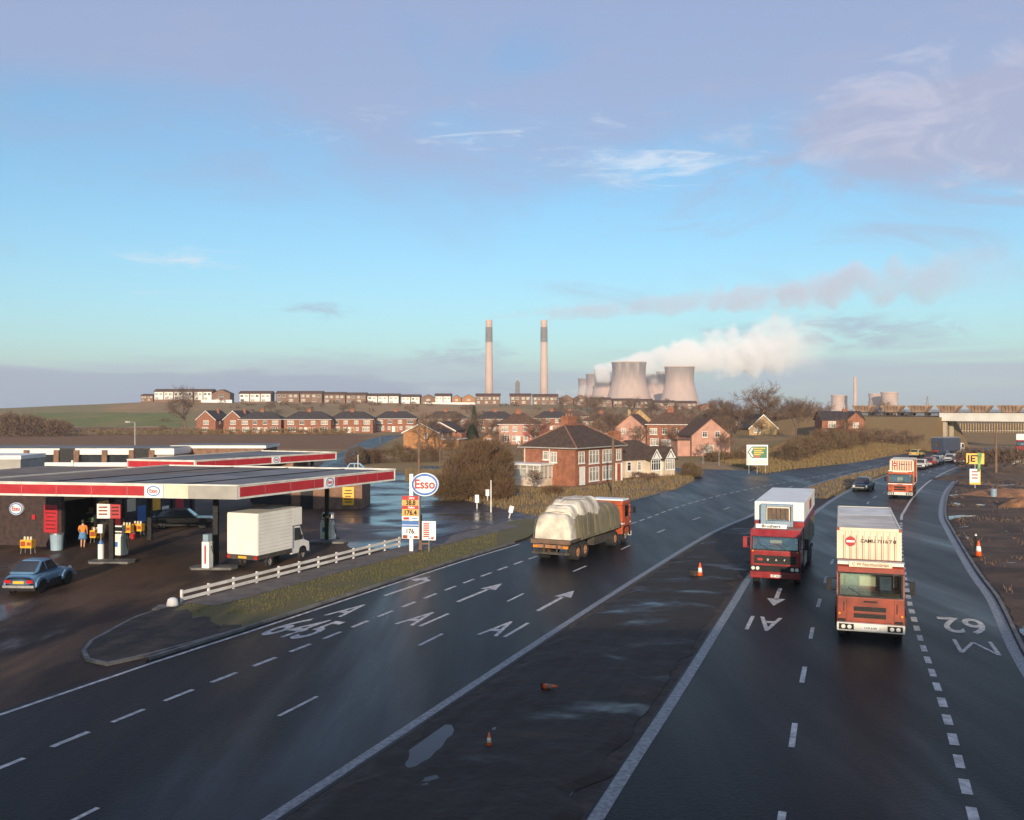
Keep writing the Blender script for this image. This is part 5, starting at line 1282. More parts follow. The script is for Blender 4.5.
# --- cars
def car(name, label, loc, hd, paint, kind='saloon', L=4.2, W=1.62, H=1.38, group=None, detail=True):
    """origin under the middle; front towards +y"""
    t = thing(name, label, 'car', (*loc, 0), hd, group); h = L/2; b = .82 if kind != 'dyane' else .98; w = W/2
    if kind == 'saloon': low = [(-h, .42), (-h, .78), (-h+.15, .84), (h-.25, .74), (h, .66), (h, .4)]; top = [(-h+.75, .83), (-h+1.2, H), (.35, H), (1.05, .80)]
    elif kind == 'estate': low = [(-h, .42), (-h, .8), (-h+.1, .85), (h-.25, .74), (h, .66), (h, .4)]; top = [(-h+.05, .84), (-h+.35, H), (.35, H), (1.05, .80)]
    elif kind == 'hatch': low = [(-h, .4), (-h, .78), (-h+.08, .84), (h-.2, .72), (h, .62), (h, .38)]; top = [(-h+.06, .83), (-h+.75, H), (.25, H), (.95, .79)]
    else: low = [(-h, .45), (-h, .66), (-h+.14, 1.0), (.55, .98), (h-.12, .82), (h, .6), (h, .45)]; top = [(-h+.12, .97), (-h+1.05, H), (.0, H), (.55, .96)]
    if kind == 'dyane':
        mb = MB(); n = 28; ST = [(-1.87, .66, .5, .84), (-1.8, .71, .44, .93), (-1.4, .735, .4, 1.0), (-.3, .74, .38, 1.01), (.5, .735, .38, 1.01), (1.1, .64, .4, .95), (1.55, .54, .42, .85), (1.8, .42, .46, .73), (1.87, .3, .5, .66)]
        for y_, hw, zb_, zt_ in ST:
            for i in range(n):
                a = 2*math.pi*i/n; ca, sa = math.cos(a), math.sin(a)
                mb.v.append((hw*math.copysign(abs(ca)**.5, ca), y_, (zb_+zt_)/2 + (zt_-zb_)/2*math.copysign(abs(sa)**.6, sa)))
        for k in range(len(ST)-1):
            for i in range(n): mb.f.append((k*n+i, k*n+(i+1) % n, (k+1)*n+(i+1) % n, (k+1)*n+i))
        mb.f += [tuple(range(n)), tuple(range(len(ST)*n-1, (len(ST)-1)*n-1, -1))]
        mb.build('body', M['car_'+paint], t, smooth=True)
    else: MB().prism(low, 'x', -w, w).build('body', M['car_'+paint], t, bev=.2 if kind == 'dyane' else .07, seg=5)
    MB().box(-w+.05, w-.05, -h+.2, h-.2, .17, .47).build('underbody', M['black'], t)
    ins = .2 if kind != 'dyane' else .22
    def xw(z): return w - .02 - ins*max(0, (z-b)/(H-b))
    vs = []
    for s_ in (-1, 1): vs += [(s_*xw(z), y, z) for y, z in top]
    MB().add(vs, [(0,1,2,3), (7,6,5,4), (0,4,5,1), (1,5,6,2), (2,6,7,3), (3,7,4,0)]).build('cabin', M['car_'+paint], t, bev=.17 if kind == 'dyane' else .06, seg=5)
    def lerp(a, b_, k): return (a[0]+(b_[0]-a[0])*k, a[1]+(b_[1]-a[1])*k)
    def glass_end(name_, i, j, k0, k1, out):
        p, q = lerp(top[i], top[j], k0), lerp(top[i], top[j], k1); n = Vector((0, -(q[1]-p[1]), q[0]-p[0])).normalized()
        if n.y * out < 0: n = -n
        f, g = .86, .84
        o = n*.012
        a = [(-xw(p[1])*f, p[0]+o.y, p[1]+o.z), (xw(p[1])*f, p[0]+o.y, p[1]+o.z), (xw(q[1])*g, q[0]+o.y, q[1]+o.z), (-xw(q[1])*g, q[0]+o.y, q[1]+o.z)]
        MB().hexa([(x, y-o.y*2, z-o.z*2) for x, y, z in a], a).build(name_, M['glass'], t)
    glass_end('rear_window', 0, 1, .18, .9, -1); glass_end('windscreen', 3, 2, .12, .9, 1)
    zl, zh = b+.06, H-.09
    def yr(z): return top[0][0] + (top[1][0]-top[0][0])*(z-top[0][1])/(H-top[0][1])
    def yf(z): return top[3][0] + (top[2][0]-top[3][0])*(z-top[3][1])/(H-top[3][1])
    ym = (yr(zl)+yf(zl))/2 - .1
    for s_ in (-1, 1):
        for (ya, yb, yc, yd) in ((yr(zl)+.22, yr(zh)+.12, ym-.05, ym-.05), (ym+.05, ym+.05, yf(zh)-.12, yf(zl)-.22)):
            pts = [(ya, zl), (yb, zh), (yc, zh), (yd, zl)]; mb = MB()
            inn = [(s_*(xw(z)-.01), y, z) for y, z in pts]; out = [(s_*(xw(z)+.008), y, z) for y, z in pts]; mb.hexa(inn, out).build('side_window', M['glass'], t)
        for y in (-h+.72, h-.72):
            r = .3; wheel(t, s_*(w-.09), y, r, .19)
            if detail: MB().cyl((s_*(w-.03), y, r+.03), (s_*(w+.006), y, r+.03), r+.07, r+.07, 20).build('wheel_arch', M['black'], t)
        MB().box(s_*w*.72-.16, s_*w*.72+.16, -h-.02, -h+.01, .58, .72).build('tail_light', M['red_lens'], t)
        if kind == 'dyane': lens(t, 'headlight', 'lamp_glass', (s_*w*.62, h-.05, .74), .1)
        else: MB().box(s_*w*.7-.17, s_*w*.7+.17, h-.01, h+.02, .5, .64).build('headlight', M['lamp_glass'], t)
    MB().box(-w-.02, w+.02, -h-.07, -h+.02, .36, .48).build('bumper', M['steel'], t); MB().box(-w-.02, w+.02, h-.02, h+.07, .36, .48).build('bumper', M['steel'], t)
    MB().box(-.27, .27, -h-.04, -h-.01, .55, .68).build('number_plate', M['plate_y'], t); MB().box(-.5, .5, h+.005, h+.025, .48, .64).build('grille', M['black'], t)
    return t
# the small blue car on the forecourt
x, y = G(41, 588)
d = car('fastback_car', 'light blue fastback car with yellow plate on the forecourt, tail to the viewer', (x, y), R(-4), 'blue', 'dyane', 3.75, 1.5, 1.53)
for s_ in (-1, 1):
    for yy, nm in ((1.12, 'front_wing'), (-1.2, 'rear_wing')):
        wb = MB()
        prof = [(-.62, .36), (-.55, .62), (-.3, .80), (.1, .83), (.4, .70), (.55, .42), (.42, .42), (.3, .6), (0, .68), (-.28, .6), (-.42, .36)]
        wb.prism([(q[0]+yy, q[1]) for q in prof], 'x', s_*.72, s_*.83); wb.build(nm, M['car_blue'], d, bev=.03)
x, y = G(184, 527); car('estate_car', 'dark hatchback standing beyond the pumps under the front canopy', (x, y), R(-78), 'dark', 'hatch', 4.3, 1.65, 1.4)
x, y = G(141, 530); car('estate_car', 'low dark car parked tight along the fuel shop front', (x, y), R(-20), 'dark', 'estate', 4.3, 1.65, 1.36)
x, y = G(357, 473.5); car('saloon_car', 'pale blue saloon seen over the canopy roof on the side road', (x, y), R(-85), 'sky', 'saloon', 4.3, 1.65, 1.42)
x, y = G(863.5, 490); car('saloon_car', 'dark blue saloon beside the distant orange lorry, headlights towards the viewer', (x, y), heading(RCC, (x, y)) + math.pi, 'navy', 'saloon', 4.2, 1.65, 1.4)
for px, py, p, k, lab, away in ((921, 468.6, 'white', 'saloon', 'white saloon, first of the queue behind the distant orange lorry', 0), (929, 466.4, 'red', 'hatch', 'red car between the white and silver cars of the queue', 0),
        (936, 464.4, 'silver', 'estate', 'silver estate behind the red car in the queue', 0), (950.5, 462.3, 'white', 'estate', 'white estate, wider apart in the queue near the yellow fuel sign', 0),
        (962, 463.6, 'maroon', 'saloon', 'maroon saloon beside the yellow fuel sign board', 0), (943, 458.3, 'dark', 'saloon', 'dark car farthest back in the queue below the blue lorry', 0), (917, 456.8, 'yellow', 'hatch', 'mustard yellow car on the far carriageway, driving away', 1)):
    x, y = G(px, py); h = heading(LCR if away else RCC, (x, y)) + (0 if away else math.pi)
    car('saloon_car' if k == 'saloon' else 'hatchback_car', lab, (x, y), h, p, k, 4.2, 1.65, 1.38, 'cars queueing towards the camera' if not away else None)
# lorry under the bridge
x, y = G(949, 455.5); t = thing('box_lorry', 'navy box lorry turning under the railway bridge', 'lorry', (x, y, 0), R(-52))
MB().box(-1.2, 1.2, -4.2, 2.0, .95, 3.35).build('box_body', M['car_navy'], t, bev=.03); MB().box(-1.25, 1.25, -4.25, 2.05, 3.352, 3.5).build('roof_edge', M['steel'], t)
MB().box(-1.1, 1.1, -4.26, -4.202, .75, 1.15).build('rear_light_bar', M['truck_orange'], t); MB().box(-.5, .5, -4.23, -4.202, 1.7, 2.7).build('rear_panel', M['chassis'], t)
MB().prism([(2.1, .6), (3.7, .6), (3.75, 1.5), (3.45, 2.3), (2.1, 2.35)], 'x', -1.1, 1.1).build('cab', M['white'], t, bev=.05)
MB().prism([(2.6, 1.45), (3.55, 1.45), (3.35, 2.15), (2.6, 2.15)], 'x', -1.112, 1.112).build('side_window', M['glass'], t)
MB().box(-.5, .5, -4.0, 2.1, .6, .94).build('chassis', M['chassis'], t)
for yy in (-2.9, 2.9):
    for s_ in (-1, 1): wheel(t, s_*.95, yy, .46, .3)
x, y = G(1023, 455); t = thing('box_lorry', 'red-cabbed lorry with white box parked beyond the lamp pole at the frame edge', 'lorry', (x, y, .3), R(150))
c = cab(t, 'truck_red', 2.4, 2.5, 1.7, .5, (1.5, 2.2), .1); MB().box(-1.2, 1.2, -7, -1.8, 1.1, 3.6).build('box_body', M['box_white'], t, bev=.03); chassis(t, 6.8); bogie(t, (-5.5,))
MB().box(-1.2, 1.2, -.1, .12, .35, .6).build('bumper', M['chassis'], t)
for s_ in (-1, 1): lens(t, 'headlight', 'lamp_glass', (s_*.85, .12, .5), .12)
# ------------------------------------------------------------------ filling station
def lerp2(a, b, k): return (a[0]+(b[0]-a[0])*k, a[1]+(b[1]-a[1])*k)
def oval(par, c, w, h, t=.1, rz=0, word=True, size=None):
    """white oval board with blue ring, lettering on its front (-y) face"""
    o = MB().lathe([(.001, -t/2), (1, -t/2), (1, t/2), (.001, t/2)], 40); vs = [(x*w/2, -z, y*h/2) for x, y, z in o.v]; o.v = vs
    o = o.build('oval_board', M['sign_white'], par, c, rz)
    for f_ in (-1, 1):
        r = MB(); n = 40
        for i in range(n):
            a = 2*math.pi*i/n; r.v += [(math.cos(a)*w*.475, f_*(t/2+.006), math.sin(a)*h*.465), (math.cos(a)*w*.40, f_*(t/2+.006), math.sin(a)*h*.37)]
        r.f = [(2*i, 2*i+1, (2*i+3) % (2*n), (2*i+2) % (2*n)) for i in range(n)]; r.build('blue_ring', M['esso_blue'], o)
        if word: text(o, 'Esso', size or h*.5, M['red'], (0, f_*(t/2+.008), 0), 0 if f_ < 0 else math.pi, .025, .92)
    return o
def canopy(name, label, P, zt, th, stripe, logos, cols):
    """P: four corners going round, P0-P1 front edge, P1-P2 right edge"""
    t = thing(name, label, 'canopy', (0, 0, 0))
    C_ = Vector((sum(p[0] for p in P)/4, sum(p[1] for p in P)/4)); Q = [Vector(p) for p in P]
    inn = [q + (C_-q).normalized()*.15 for q in Q]
    MB().prism([tuple(q) for q in inn], 'z', zt-th+.12, zt-.06).build('roof', M['felt'], t)
    for i in range(4):
        a, b = Q[i], Q[(i+1) % 4]; d = (b-a); L = d.length; rz = math.atan2(d.y, d.x)
        fa = MB().box(0, L-.005, 0, .12, zt-th, zt).build('fascia', M['dirty_white'] if i < 3 else M['grey_panel'], t, (a.x, a.y, 0), rz)
        n_ = max(2, int(L/1.9))
        for q in range(1, n_): MB().box(q*L/n_-.008, q*L/n_+.008, -.0165, -.0125, zt-th+.01, zt-.01).build('panel_joint', M['grey_panel'], fa)
        MB().box(0, L, -.05, -.0002, zt-.05, zt+.02).build('gutter_trim', M['dirty_white'], fa)
        if i in stripe:
            for (k0, k1) in stripe[i]: MB().box(k0*L, k1*L, -.012, .002, zt-th+.15*th, zt-.17*th).build('red_stripe', M['red'], fa)
        for (ii, k) in logos:
            if ii == i:
                MB().box(k*L-.52, k*L+.52, -.016, -.002, zt-th+.02, zt-.02).build('logo_panel', M['sign_white'], fa); oval(fa, (k*L, -.03, zt-th/2), .8, th*.76, .02, 0)
    return t
c1 = canopy('fuel_canopy', 'broad front fuel canopy with red striped white fascia, grey corner panel', [(-30.5, 51.9), (-14.16, 49.0), (-7.6, 62.0), (-24., 66.5)], 4.92, .74, {0: [(0, .684)], 1: [(.012, .488), (.56, .985)]}, [(0, .717), (1, .522)], [])
# weathered bare panel and grey end of the front fascia
d = Vector((16.34, -2.9)); L = d.length; rz = math.atan2(d.y, d.x)
MB().box(.752*L, .834*L, -.02, -.003, 4.22, 4.88).build('stained_panel', M['truck_cream'], c1, (-30.5, 51.9, 0), rz); MB().box(.835*L, L+.01, -.02, -.003, 4.19, 4.91).build('grey_panel', M['grey_panel'], c1, (-30.5, 51.9, 0), rz)
MB().poly([(-30.2, 52.2, 4.868), (-27.5, 51.8, 4.868), (-15.4, 63.2, 4.868), (-23.9, 66.1, 4.868)]).build('brown_roof_felt', M['felt_b'], c1)
sj = MB()
for k in (.3, .55, .8):
    a, b_ = lerp2((-30.2, 52.2), (-14.4, 49.3), k), lerp2((-23.8, 66.1), (-7.9, 61.9), k); sj.cyl((*a, 4.868), (*b_, 4.868), .04, .04, 6)
sj.build('roof_seam', M['black'], c1)
for px, py in ((112, 561.5), (216, 566.5), (327, 541.5), (150, 540)): x, y = G(px, py); MB().box(x-.13, x+.13, y-.13, y+.13, 0, 4.3).build('column', M['black'], c1)
c2 = canopy('fuel_canopy', 'rear fuel canopy with red striped white fascia beside the side road', [(-31.2, 77.), (-25.1, 75.2), (-16.5, 89.5), (-24.5, 92.8)], 4.75, .72, {0: [(.02, .985)], 1: [(.01, .496), (.56, .985)]}, [(1, .528)], [])
for x, y in ((-26.3, 78), (-18.6, 88.4), (-24.6, 90), (-29, 78.6)): MB().box(x-.14, x+.14, y-.14, y+.14, 0, 4.1).build('column', M['black'], c2)
# fuel shop
t = thing('fuel_shop', 'dark brick fuel shop tucked under the front canopy', 'shop', (-28.7, 60.5, 0))
t.rotation_euler = (0, 0, R(-16))
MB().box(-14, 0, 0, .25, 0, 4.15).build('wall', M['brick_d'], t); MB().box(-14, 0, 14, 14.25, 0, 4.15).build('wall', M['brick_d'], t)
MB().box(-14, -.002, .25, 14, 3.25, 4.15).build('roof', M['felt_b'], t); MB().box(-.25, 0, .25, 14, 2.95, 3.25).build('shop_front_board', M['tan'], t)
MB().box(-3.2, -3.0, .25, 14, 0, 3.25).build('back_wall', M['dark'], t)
for yy in (.25, 3.2, 6., 8.7, 11.4, 13.85): MB().box(-.2, 0, yy, yy+.12, 0, 2.95).build('shop_front_post', M['black'], t)
for a, b_ in ((3.32, 6.), (6.12, 8.7), (8.82, 11.4), (11.52, 13.85)):
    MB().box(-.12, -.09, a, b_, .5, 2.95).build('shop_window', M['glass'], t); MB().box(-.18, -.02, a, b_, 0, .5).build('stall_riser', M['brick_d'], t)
rr = random.Random(4)
for yy, w_, z_, h_, m_ in ((3.5, 1., 1.5, 1.1, 'yellow'), (4.7, 1., .7, 1.4, 'red'), (6.4, .9, 1.6, .9, 'truck_cream'), (7.5, .9, .7, 1.2, 'esso_blue'), (9.1, 1., 1.4, 1.1, 'yellow'), (10.3, .8, .7, .9, 'sign_white'), (11.9, 1., 1.2, 1.2, 'red')):
    MB().box(-.088, -.07, yy, yy+w_, z_, z_+h_).build('window_poster', M[m_], t)
for q in range(4):
    g = MB(); yy = 3.5+q*2.7
    for z in (.6, 1.2, 1.8): g.box(-1.1, -.6, yy, yy+2.0, z, z+.05)
    sh = g.build('display_shelf', M['grey_panel'], t)
    for z in (.65, 1.25, 1.85):
        k = yy+.1
        while k < yy+1.8:
            w_ = rr.uniform(.15, .4); MB().box(-.95, -.65, k, k+w_*.9, z, z+rr.uniform(.2, .42)).build('packet', M[rr.choice(['yellow', 'red', 'sign_white', 'esso_blue', 'drape', 'truck_cream', 'tan', 'tan'])], sh); k += w_+.08
MB().box(-5.75, -5.25, -.26, -.002, 0, 4.15).build('brick_pier', M['brick_o'], t)
oval(t, (-3.35, -.12, 2.4), 1.05, .8, .16, 0)
MB().box(-1.3, -.25, -.06, -.003, .95, 2.7).build('red_poster', M['red'], t)
for k, w_ in enumerate((.8, 1., .7, .95, .85, .9)): MB().box(-.77-w_/2*.8, -.77+w_/2*.8, -.066, -.061, 2.42-k*.25, 2.47-k*.25).build('poster_line', M['black'], t)
MB().box(-2.2, -1.95, -.1, -.003, 1.75, 2.05).build('alarm_box', M['red'], t); MB().box(-5.0, -4.9, -.1, -.003, .1, 1.6).build('hose_pipe', M['wood'], t)
# second building: kiosk under the rear canopy
t = thing('kiosk', 'low brown brick kiosk with bright yellow poster below the rear canopy', 'kiosk', (0, 0, 0))
MB().box(-23.0, -19.4, 84.2, 90.5, 0, 4.0).build('wall', M['brick_b'], t); MB().box(-19.4, -13.2, 83.6, 88.5, 0, 2.6).build('wall', M['brick_b'], t); MB().box(-19.5, -13.05, 83.45, 88.65, 2.6, 2.75).build('roof', M['felt_b'], t)
MB().box(-23., -19.6, 84.1, 84.19, .4, 2.2).build('window', M['glass'], t); MB().box(-14.9, -13.9, 83.52, 83.597, .35, 1.95).build('yellow_poster', M['yellow'], t)
for k, w_ in enumerate((.6, .75, .5, .7, .6)): MB().box(-14.4-w_/2, -14.4+w_/2, 83.50, 83.518, 1.6-k*.25, 1.68-k*.25).build('poster_line', M['black'], t)
MB().box(-18.6, -17.5, 83.52, 83.597, 0, 2.0).build('door', M['black'], t)
# the low building with white fascias at the back
t = thing('roadside_cafe', 'long low building with white fascia and brick piers at the forecourt back', 'building', (0, 0, 0))
y = 113.
MB().box(-66, -40.4, y+.5, y+9, 0, 3.35).build('wall', M['grey_panel'], t); MB().box(-66.2, -40.2, y, y+9.2, 3.35, 4.08).build('fascia', M['white'], t)
MB().box(-66, -40.4, y+.2, y+9, 4.081, 4.14).build('roof', M['felt'], t)
for px in (27, 57, 77, 105, 132, 152): x = GX(px, y); MB().box(x-.3, x+.3, y-.25, y-.003, 0, 3.9).build('brick_pier', M['brick_b'], t)
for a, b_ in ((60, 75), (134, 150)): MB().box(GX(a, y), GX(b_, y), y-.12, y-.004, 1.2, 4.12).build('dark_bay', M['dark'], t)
for a, b_ in ((30, 55), (80, 103), (107, 130)): MB().box(GX(a, y), GX(b_, y), y+.44, y+.499, .6, 3.3).build('window', M['glass'], t)
t = thing('annexe_building', 'low brick annexe with thin white roof edge behind the rear canopy', 'building', (0, 0, 0))
y = 119.; MB().box(GX(172, y), GX(263, y), y+.2, y+7, 0, 3.85).build('wall', M['brick_b'], t); MB().box(GX(170, y), GX(266, y), y, y+7.2, 3.85, 4.2).build('fascia', M['white'], t); MB().box(GX(171, y), GX(265, y), y+.2, y+7, 4.202, 4.25).build('roof', M['felt'], t)
t = thing('outbuilding', 'grey outbuilding with white roof edge at the left frame edge', 'building', (0, 0, 0))
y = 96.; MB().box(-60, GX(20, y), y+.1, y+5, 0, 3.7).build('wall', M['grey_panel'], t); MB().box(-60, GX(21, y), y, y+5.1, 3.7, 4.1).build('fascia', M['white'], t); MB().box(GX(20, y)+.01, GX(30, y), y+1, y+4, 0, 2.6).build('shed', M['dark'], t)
t = thing('boundary_wall', 'low brick wall with white coping rail behind the front canopy', 'wall', (0, 0, 0))
y = 91.; MB().box(GX(46, y), GX(127, y), y, y+.3, 0, 3.3).build('wall', M['brick_b'], t); MB().box(GX(46, y)-.1, GX(127, y), y-.08, y+.38, 3.3, 3.68).build('coping', M['white'], t)
MB().box(GX(50, y)-.1, GX(50, y)+.1, y-.2, y-.09, 0, 3.4).box(GX(73, y)-.08, GX(73, y)+.08, y-.2, y-.09, 0, 3.9).build('post', M['dirty_white'], t)
# pumps
def pump(label, px, py, rz, mm='box_white', H=1.75, dx=0., face=None):
    x, y = G(px, py); t = thing('petrol_pump', label, 'petrol pump', (x+dx, y, .14), rz, 'petrol pumps on the kerbed islands')
    MB().box(-.45, .45, -.28, .28, 0, 1.05).build('cabinet', M[mm], t, bev=.03); MB().prism([(-.28, 1.052), (.28, 1.052), (.16, 1.25), (-.16, 1.25)], 'x', -.42, .42).build('shoulder', M[mm], t)
    MB().box(-.38, .38, -.14, .14, H-.4, H).build('dial_head', M['sign_white'], t, bev=.02); MB().box(-.32, .32, -.15, -.142, H-.32, H-.08).build('dial', M['black'], t)
    for q in (-.36, .36): MB().cyl((q, 0, 1.2), (q, 0, H-.4), .035).build('head_post', M['steel'], t)
    MB().tube([(.47, 0, .95), (.6, -.05, .5), (.66, -.08, .35), (.62, -.05, .9), (.5, 0, 1.3)], .022).build('hose', M['black'], t)
    MB().box(-.28, .12, -.288, -.281, .5, .8).build('badge', M['esso_blue'], t)
    return t
pump('white petrol pump beside the price box island under the canopy front', 119, 557, R(-14))
pump('petrol pump on the far island right of the white van cab', 328, 541, R(-20))
x, y = G(208, 570); t = thing('petrol_pump', 'slim white pump with red lettering behind the white van', 'petrol pump', (x, y-.1, .14), R(-14), 'petrol pumps on the kerbed islands')
MB().box(-.22, .22, -.22, .22, 0, 1.45).build('cabinet', M['sign_white'], t, bev=.02); MB().box(-.16, .16, -.21, .21, 1.452, 1.85).build('dial_head', M['fridge'], t, bev=.02); MB().box(-.05, .05, -.226, -.221, .25, 1.25).build('red_lettering', M['red'], t)
MB().tube([(.24, 0, 1.2), (.4, 0, .6), (.42, 0, .3), (.3, 0, 1.5)], .022).build('hose', M['black'], t)
for px, py, lab in ((108, 563, 'pale kerbed pump island below the price box column'), (210, 569, 'pale kerbed pump island beside the white van tail'), (325, 543, 'pale kerbed pump island right of the white van')):
    x, y = G(px, py); o = MB().prism([(x-1.1+.2, y-.45), (x+1.3, y-.45), (x+1.5, y+.1), (x+1.4, y+.7), (x-1.0, y+.7), (x-1.15, y)], 'z', 0, .14).build('pump_island', M['kerb'], bev=.03); tag(o, lab, 'kerb island', 'kerbed islands under the pumps')
x, y = G(105.5, 561.5)
t = thing('price_box', 'small white and red price box hanging on the canopy column', 'sign', (x+.2, y-.35, 2.55)); MB().box(-.5, .25, -.1, .1, 0, .85).build('white_face', M['sign_white'], t); MB().box(.252, .85, -.1, .1, 0, .85).build('red_face', M['red'], t)
for z in (.6, .4, .2): MB().box(-.4, .1, -.11, -.101, z, z+.09).build('price_row', M['truck_orange'], t); MB().box(.34, .75, -.11, -.101, z, z+.07).build('price_row', M['black'], t)
# cylinders and bins
x, y = G(101, 561); t = thing('fire_extinguisher', 'white cylinder with blue cap at the price box island', 'canister', (x, y, .14)); MB().cyl((0,0,0), (0,0,.85), .17, .17, 16).build('body', M['sign_white'], t); MB().cyl((0,0,.85), (0,0,1.05), .15, .09, 16).build('cap', M['esso_blue'], t); MB().box(-.14, .14, -.14, .14, 1.5, 2.0).build('sign_box', M['sign_white'], t); MB().cyl((0,0,1.05), (0,0,1.5), .03).build('post', M['steel'], t)
x, y = G(57, 550); t = thing('litter_bin', 'blue round bin against the dark brick shop wall', 'bin', (x, y, 0)); MB().cyl((0,0,0), (0,0,1.), .36, .4, 20).build('body', M['car_sky'], t); MB().cyl((0,0,1.), (0,0,1.08), .42, .42, 20).build('rim', M['chrome'], t)
def cart(label, px, py, sc=1.):
    x, y = G(px, py); t = thing('display_trolley', label, 'display trolley', (x, y, 0), R(-10), 'yellow display trolleys along the shop front'); t.scale = (.7, .7, .85)
    MB().box(-.55, .55, -.3, .3, .42, 1.0).build('yellow_tray', M['yellow'], t); MB().box(-.5, -.05, -.31, -.301, .55, .9).box(.1, .5, -.31, -.301, .6, .85).build('label_panel', M['truck_orange2'], t)
    for a in (-.45, .45): MB().cyl((a, -.25, .42), (a*1.1, -.3, 0), .025).build('leg', M['steel'], t); MB().cyl((a, .25, .42), (a*1.1, .3, 0), .025).build('leg', M['steel'], t)
    g = MB()
    for q in (-.3, 0, .3): g.cyl((q, 0, 1.0), (q, 0, 1.22), .1, .09, 10)
    g.build('oil_can', M['truck_cream'], t); return t
cart('yellow display trolley against the dark brick end wall', 28, 553.5); cart('yellow display trolley beside the woman at the shop door', 97, 543); cart('yellow display trolley beyond the white pump', 127, 537.5); cart('yellow display trolley farthest along the shop front', 138, 536)
x, y = G(132.5, 539); t = thing('bucket', 'small red bucket between two yellow display trolleys', 'bucket', (x, y, 0)); MB().lathe([(.13, 0), (.2, .38), (.17, .38), (.12, .04)], 18).build('body', M['red'], t)
MB().tube([(-.18, 0, .36), (-.1, 0, .5), (.1, 0, .5), (.18, 0, .36)], .012).build('handle', M['steel'], t)
# the person at the shop door (skin-modifier figure, back to the viewer)
def skin_fig(name, m, V, E, par, root=0, loc=(0,0,0)):
    me = bpy.data.meshes.new(name); me.from_pydata([v[:3] for v in V], E, []); me.materials.append(m)
    o = link(name, me, par, loc); sm = o.modifiers.new('skin', 'SKIN')
    for i, v in enumerate(V): me.skin_vertices[0].data[i].radius = (v[3], v[4] if len(v) > 4 else v[3]); me.skin_vertices[0].data[i].use_root = (i == root)
    s_ = o.modifiers.new('sub', 'SUBSURF'); s_.levels = s_.render_levels = 2; return o
x, y = G(83, 548)
t = thing('person', 'person in an orange top and blue skirt walking to the shop door', 'person', (x, y, 0), R(12))
V = [(0,0,.95,.14,.11), (0,0,1.15,.125,.09), (0,0,1.36,.15,.1), (0,0,1.48,.06), (0,.01,1.55,.055), (0,.02,1.64,.085,.1), (0,.02,1.72,.075,.085),
     (-.19,0,1.4,.055), (-.25,.02,1.14,.042), (-.22,.16,.96,.032), (-.2,.2,.88,.035), (.19,0,1.4,.055), (.25,-.04,1.14,.042), (.25,.06,.92,.032), (.25,.1,.84,.035),
     (-.09,0,.86,.09), (-.1,.08,.5,.06), (-.1,-.02,.1,.042), (-.1,.1,.04,.04), (.09,0,.86,.09), (.1,.02,.5,.06), (.1,-.16,.14,.042), (.1,-.06,.05,.04)]
E = [(0,1),(1,2),(2,3),(3,4),(4,5),(5,6),(2,7),(7,8),(8,9),(9,10),(2,11),(11,12),(12,13),(13,14),(0,15),(15,16),(16,17),(17,18),(0,19),(19,20),(20,21),(21,22)]
skin_fig('body', M['skin'], V, E, t)
skin_fig('orange_top', M['top_orange'], [(0,0,.98,.185,.15), (0,0,1.15,.16,.125), (0,0,1.36,.175,.125), (0,0,1.44,.1,.09), (-.2,0,1.38,.08), (-.255,.01,1.15,.062), (.2,0,1.38,.08), (.255,-.03,1.15,.062)], [(0,1),(1,2),(2,3),(2,4),(4,5),(2,6),(6,7)], t)
MB().lathe([(.19, 1.0), (.24, .8), (.28, .58), (.26, .58), (.17, .98)], 20).build('blue_skirt', M['skirt_blue'], t, smooth=True)
MB().ball((0, -.015, 1.69), .105, .115, .13).build('hair', M['hair'], t, smooth=True)
# white rail
fa, fb = G(181, 605), G(400, 547.5)
t = thing('post_and_rail_barrier', 'long white two-rail barrier between forecourt and grass verge', 'barrier', (*fa, 0)); d = Vector(fb) - Vector(fa); L = d.length; t.rotation_euler = (0, 0, math.atan2(d.y, d.x))
for z in (.2, .5): MB().box(0, L, -.075, -.03, z, z+.14).build('rail', M['dirty_white'], t)
n = 12
for i in range(n): q = .06 + (L-.12)*i/(n-1); MB().box(q-.05, q+.05, -.028, .06, 0, .68).build('post', M['white'], t)
x, y = G(172.5, 608); t = thing('bollard', 'squat white domed bollard at the near end of the barrier', 'bollard', (x, y, 0)); MB().lathe([(.27, 0), (.25, .22), (.2, .4), (.1, .46), (.01, .47)], 24).build('dome', M['white'], t, smooth=True); MB().box(-.75, .55, -.45, .45, 0, .06).build('base', M['kerb'], t)
# main sign
x, y = G(411.5, 553); t = thing('fuel_price_sign', 'white pole carrying the oval fuel sign and tall stacked price boards', 'sign', (x, y, .1), R(-8))
MB().box(-.11, .11, -.08, .12, 0, 4.75).build('pole', M['sign_white'], t)
oval(t, (.86, -.02, 4.12), 1.72, 1.42, .22, 0, True, .78)
MB().box(-.11, .86, .06, .1, 4.0, 4.2).build('bracket', M['sign_white'], t)
def board(zz0, zz1, m, nm): return MB().box(-.55, .5, -.2, -.085, zz0, zz1).build(nm, M[m], t)
b1 = board(1.92, 3.42, 'price_yellow', 'price_board'); b2 = board(.8, 1.88, 'sign_white', 'price_board')
MB().box(.502, .56, -.26, .06, .78, 3.44).build('board_edge', M['grey_panel'], t)
for (b_, z, h, m) in ((b1, 3.18, .24, 'red'), (b1, 2.62, .2, 'red'), (b1, 1.92, .26, 'sign_white'), (b2, 1.66, .22, 'esso_blue'), (b2, 1.52, .1, 'esso_blue')): MB().box(-.548, .498, -.212, -.2, z, z+h).build('row_band', M[m], b_)
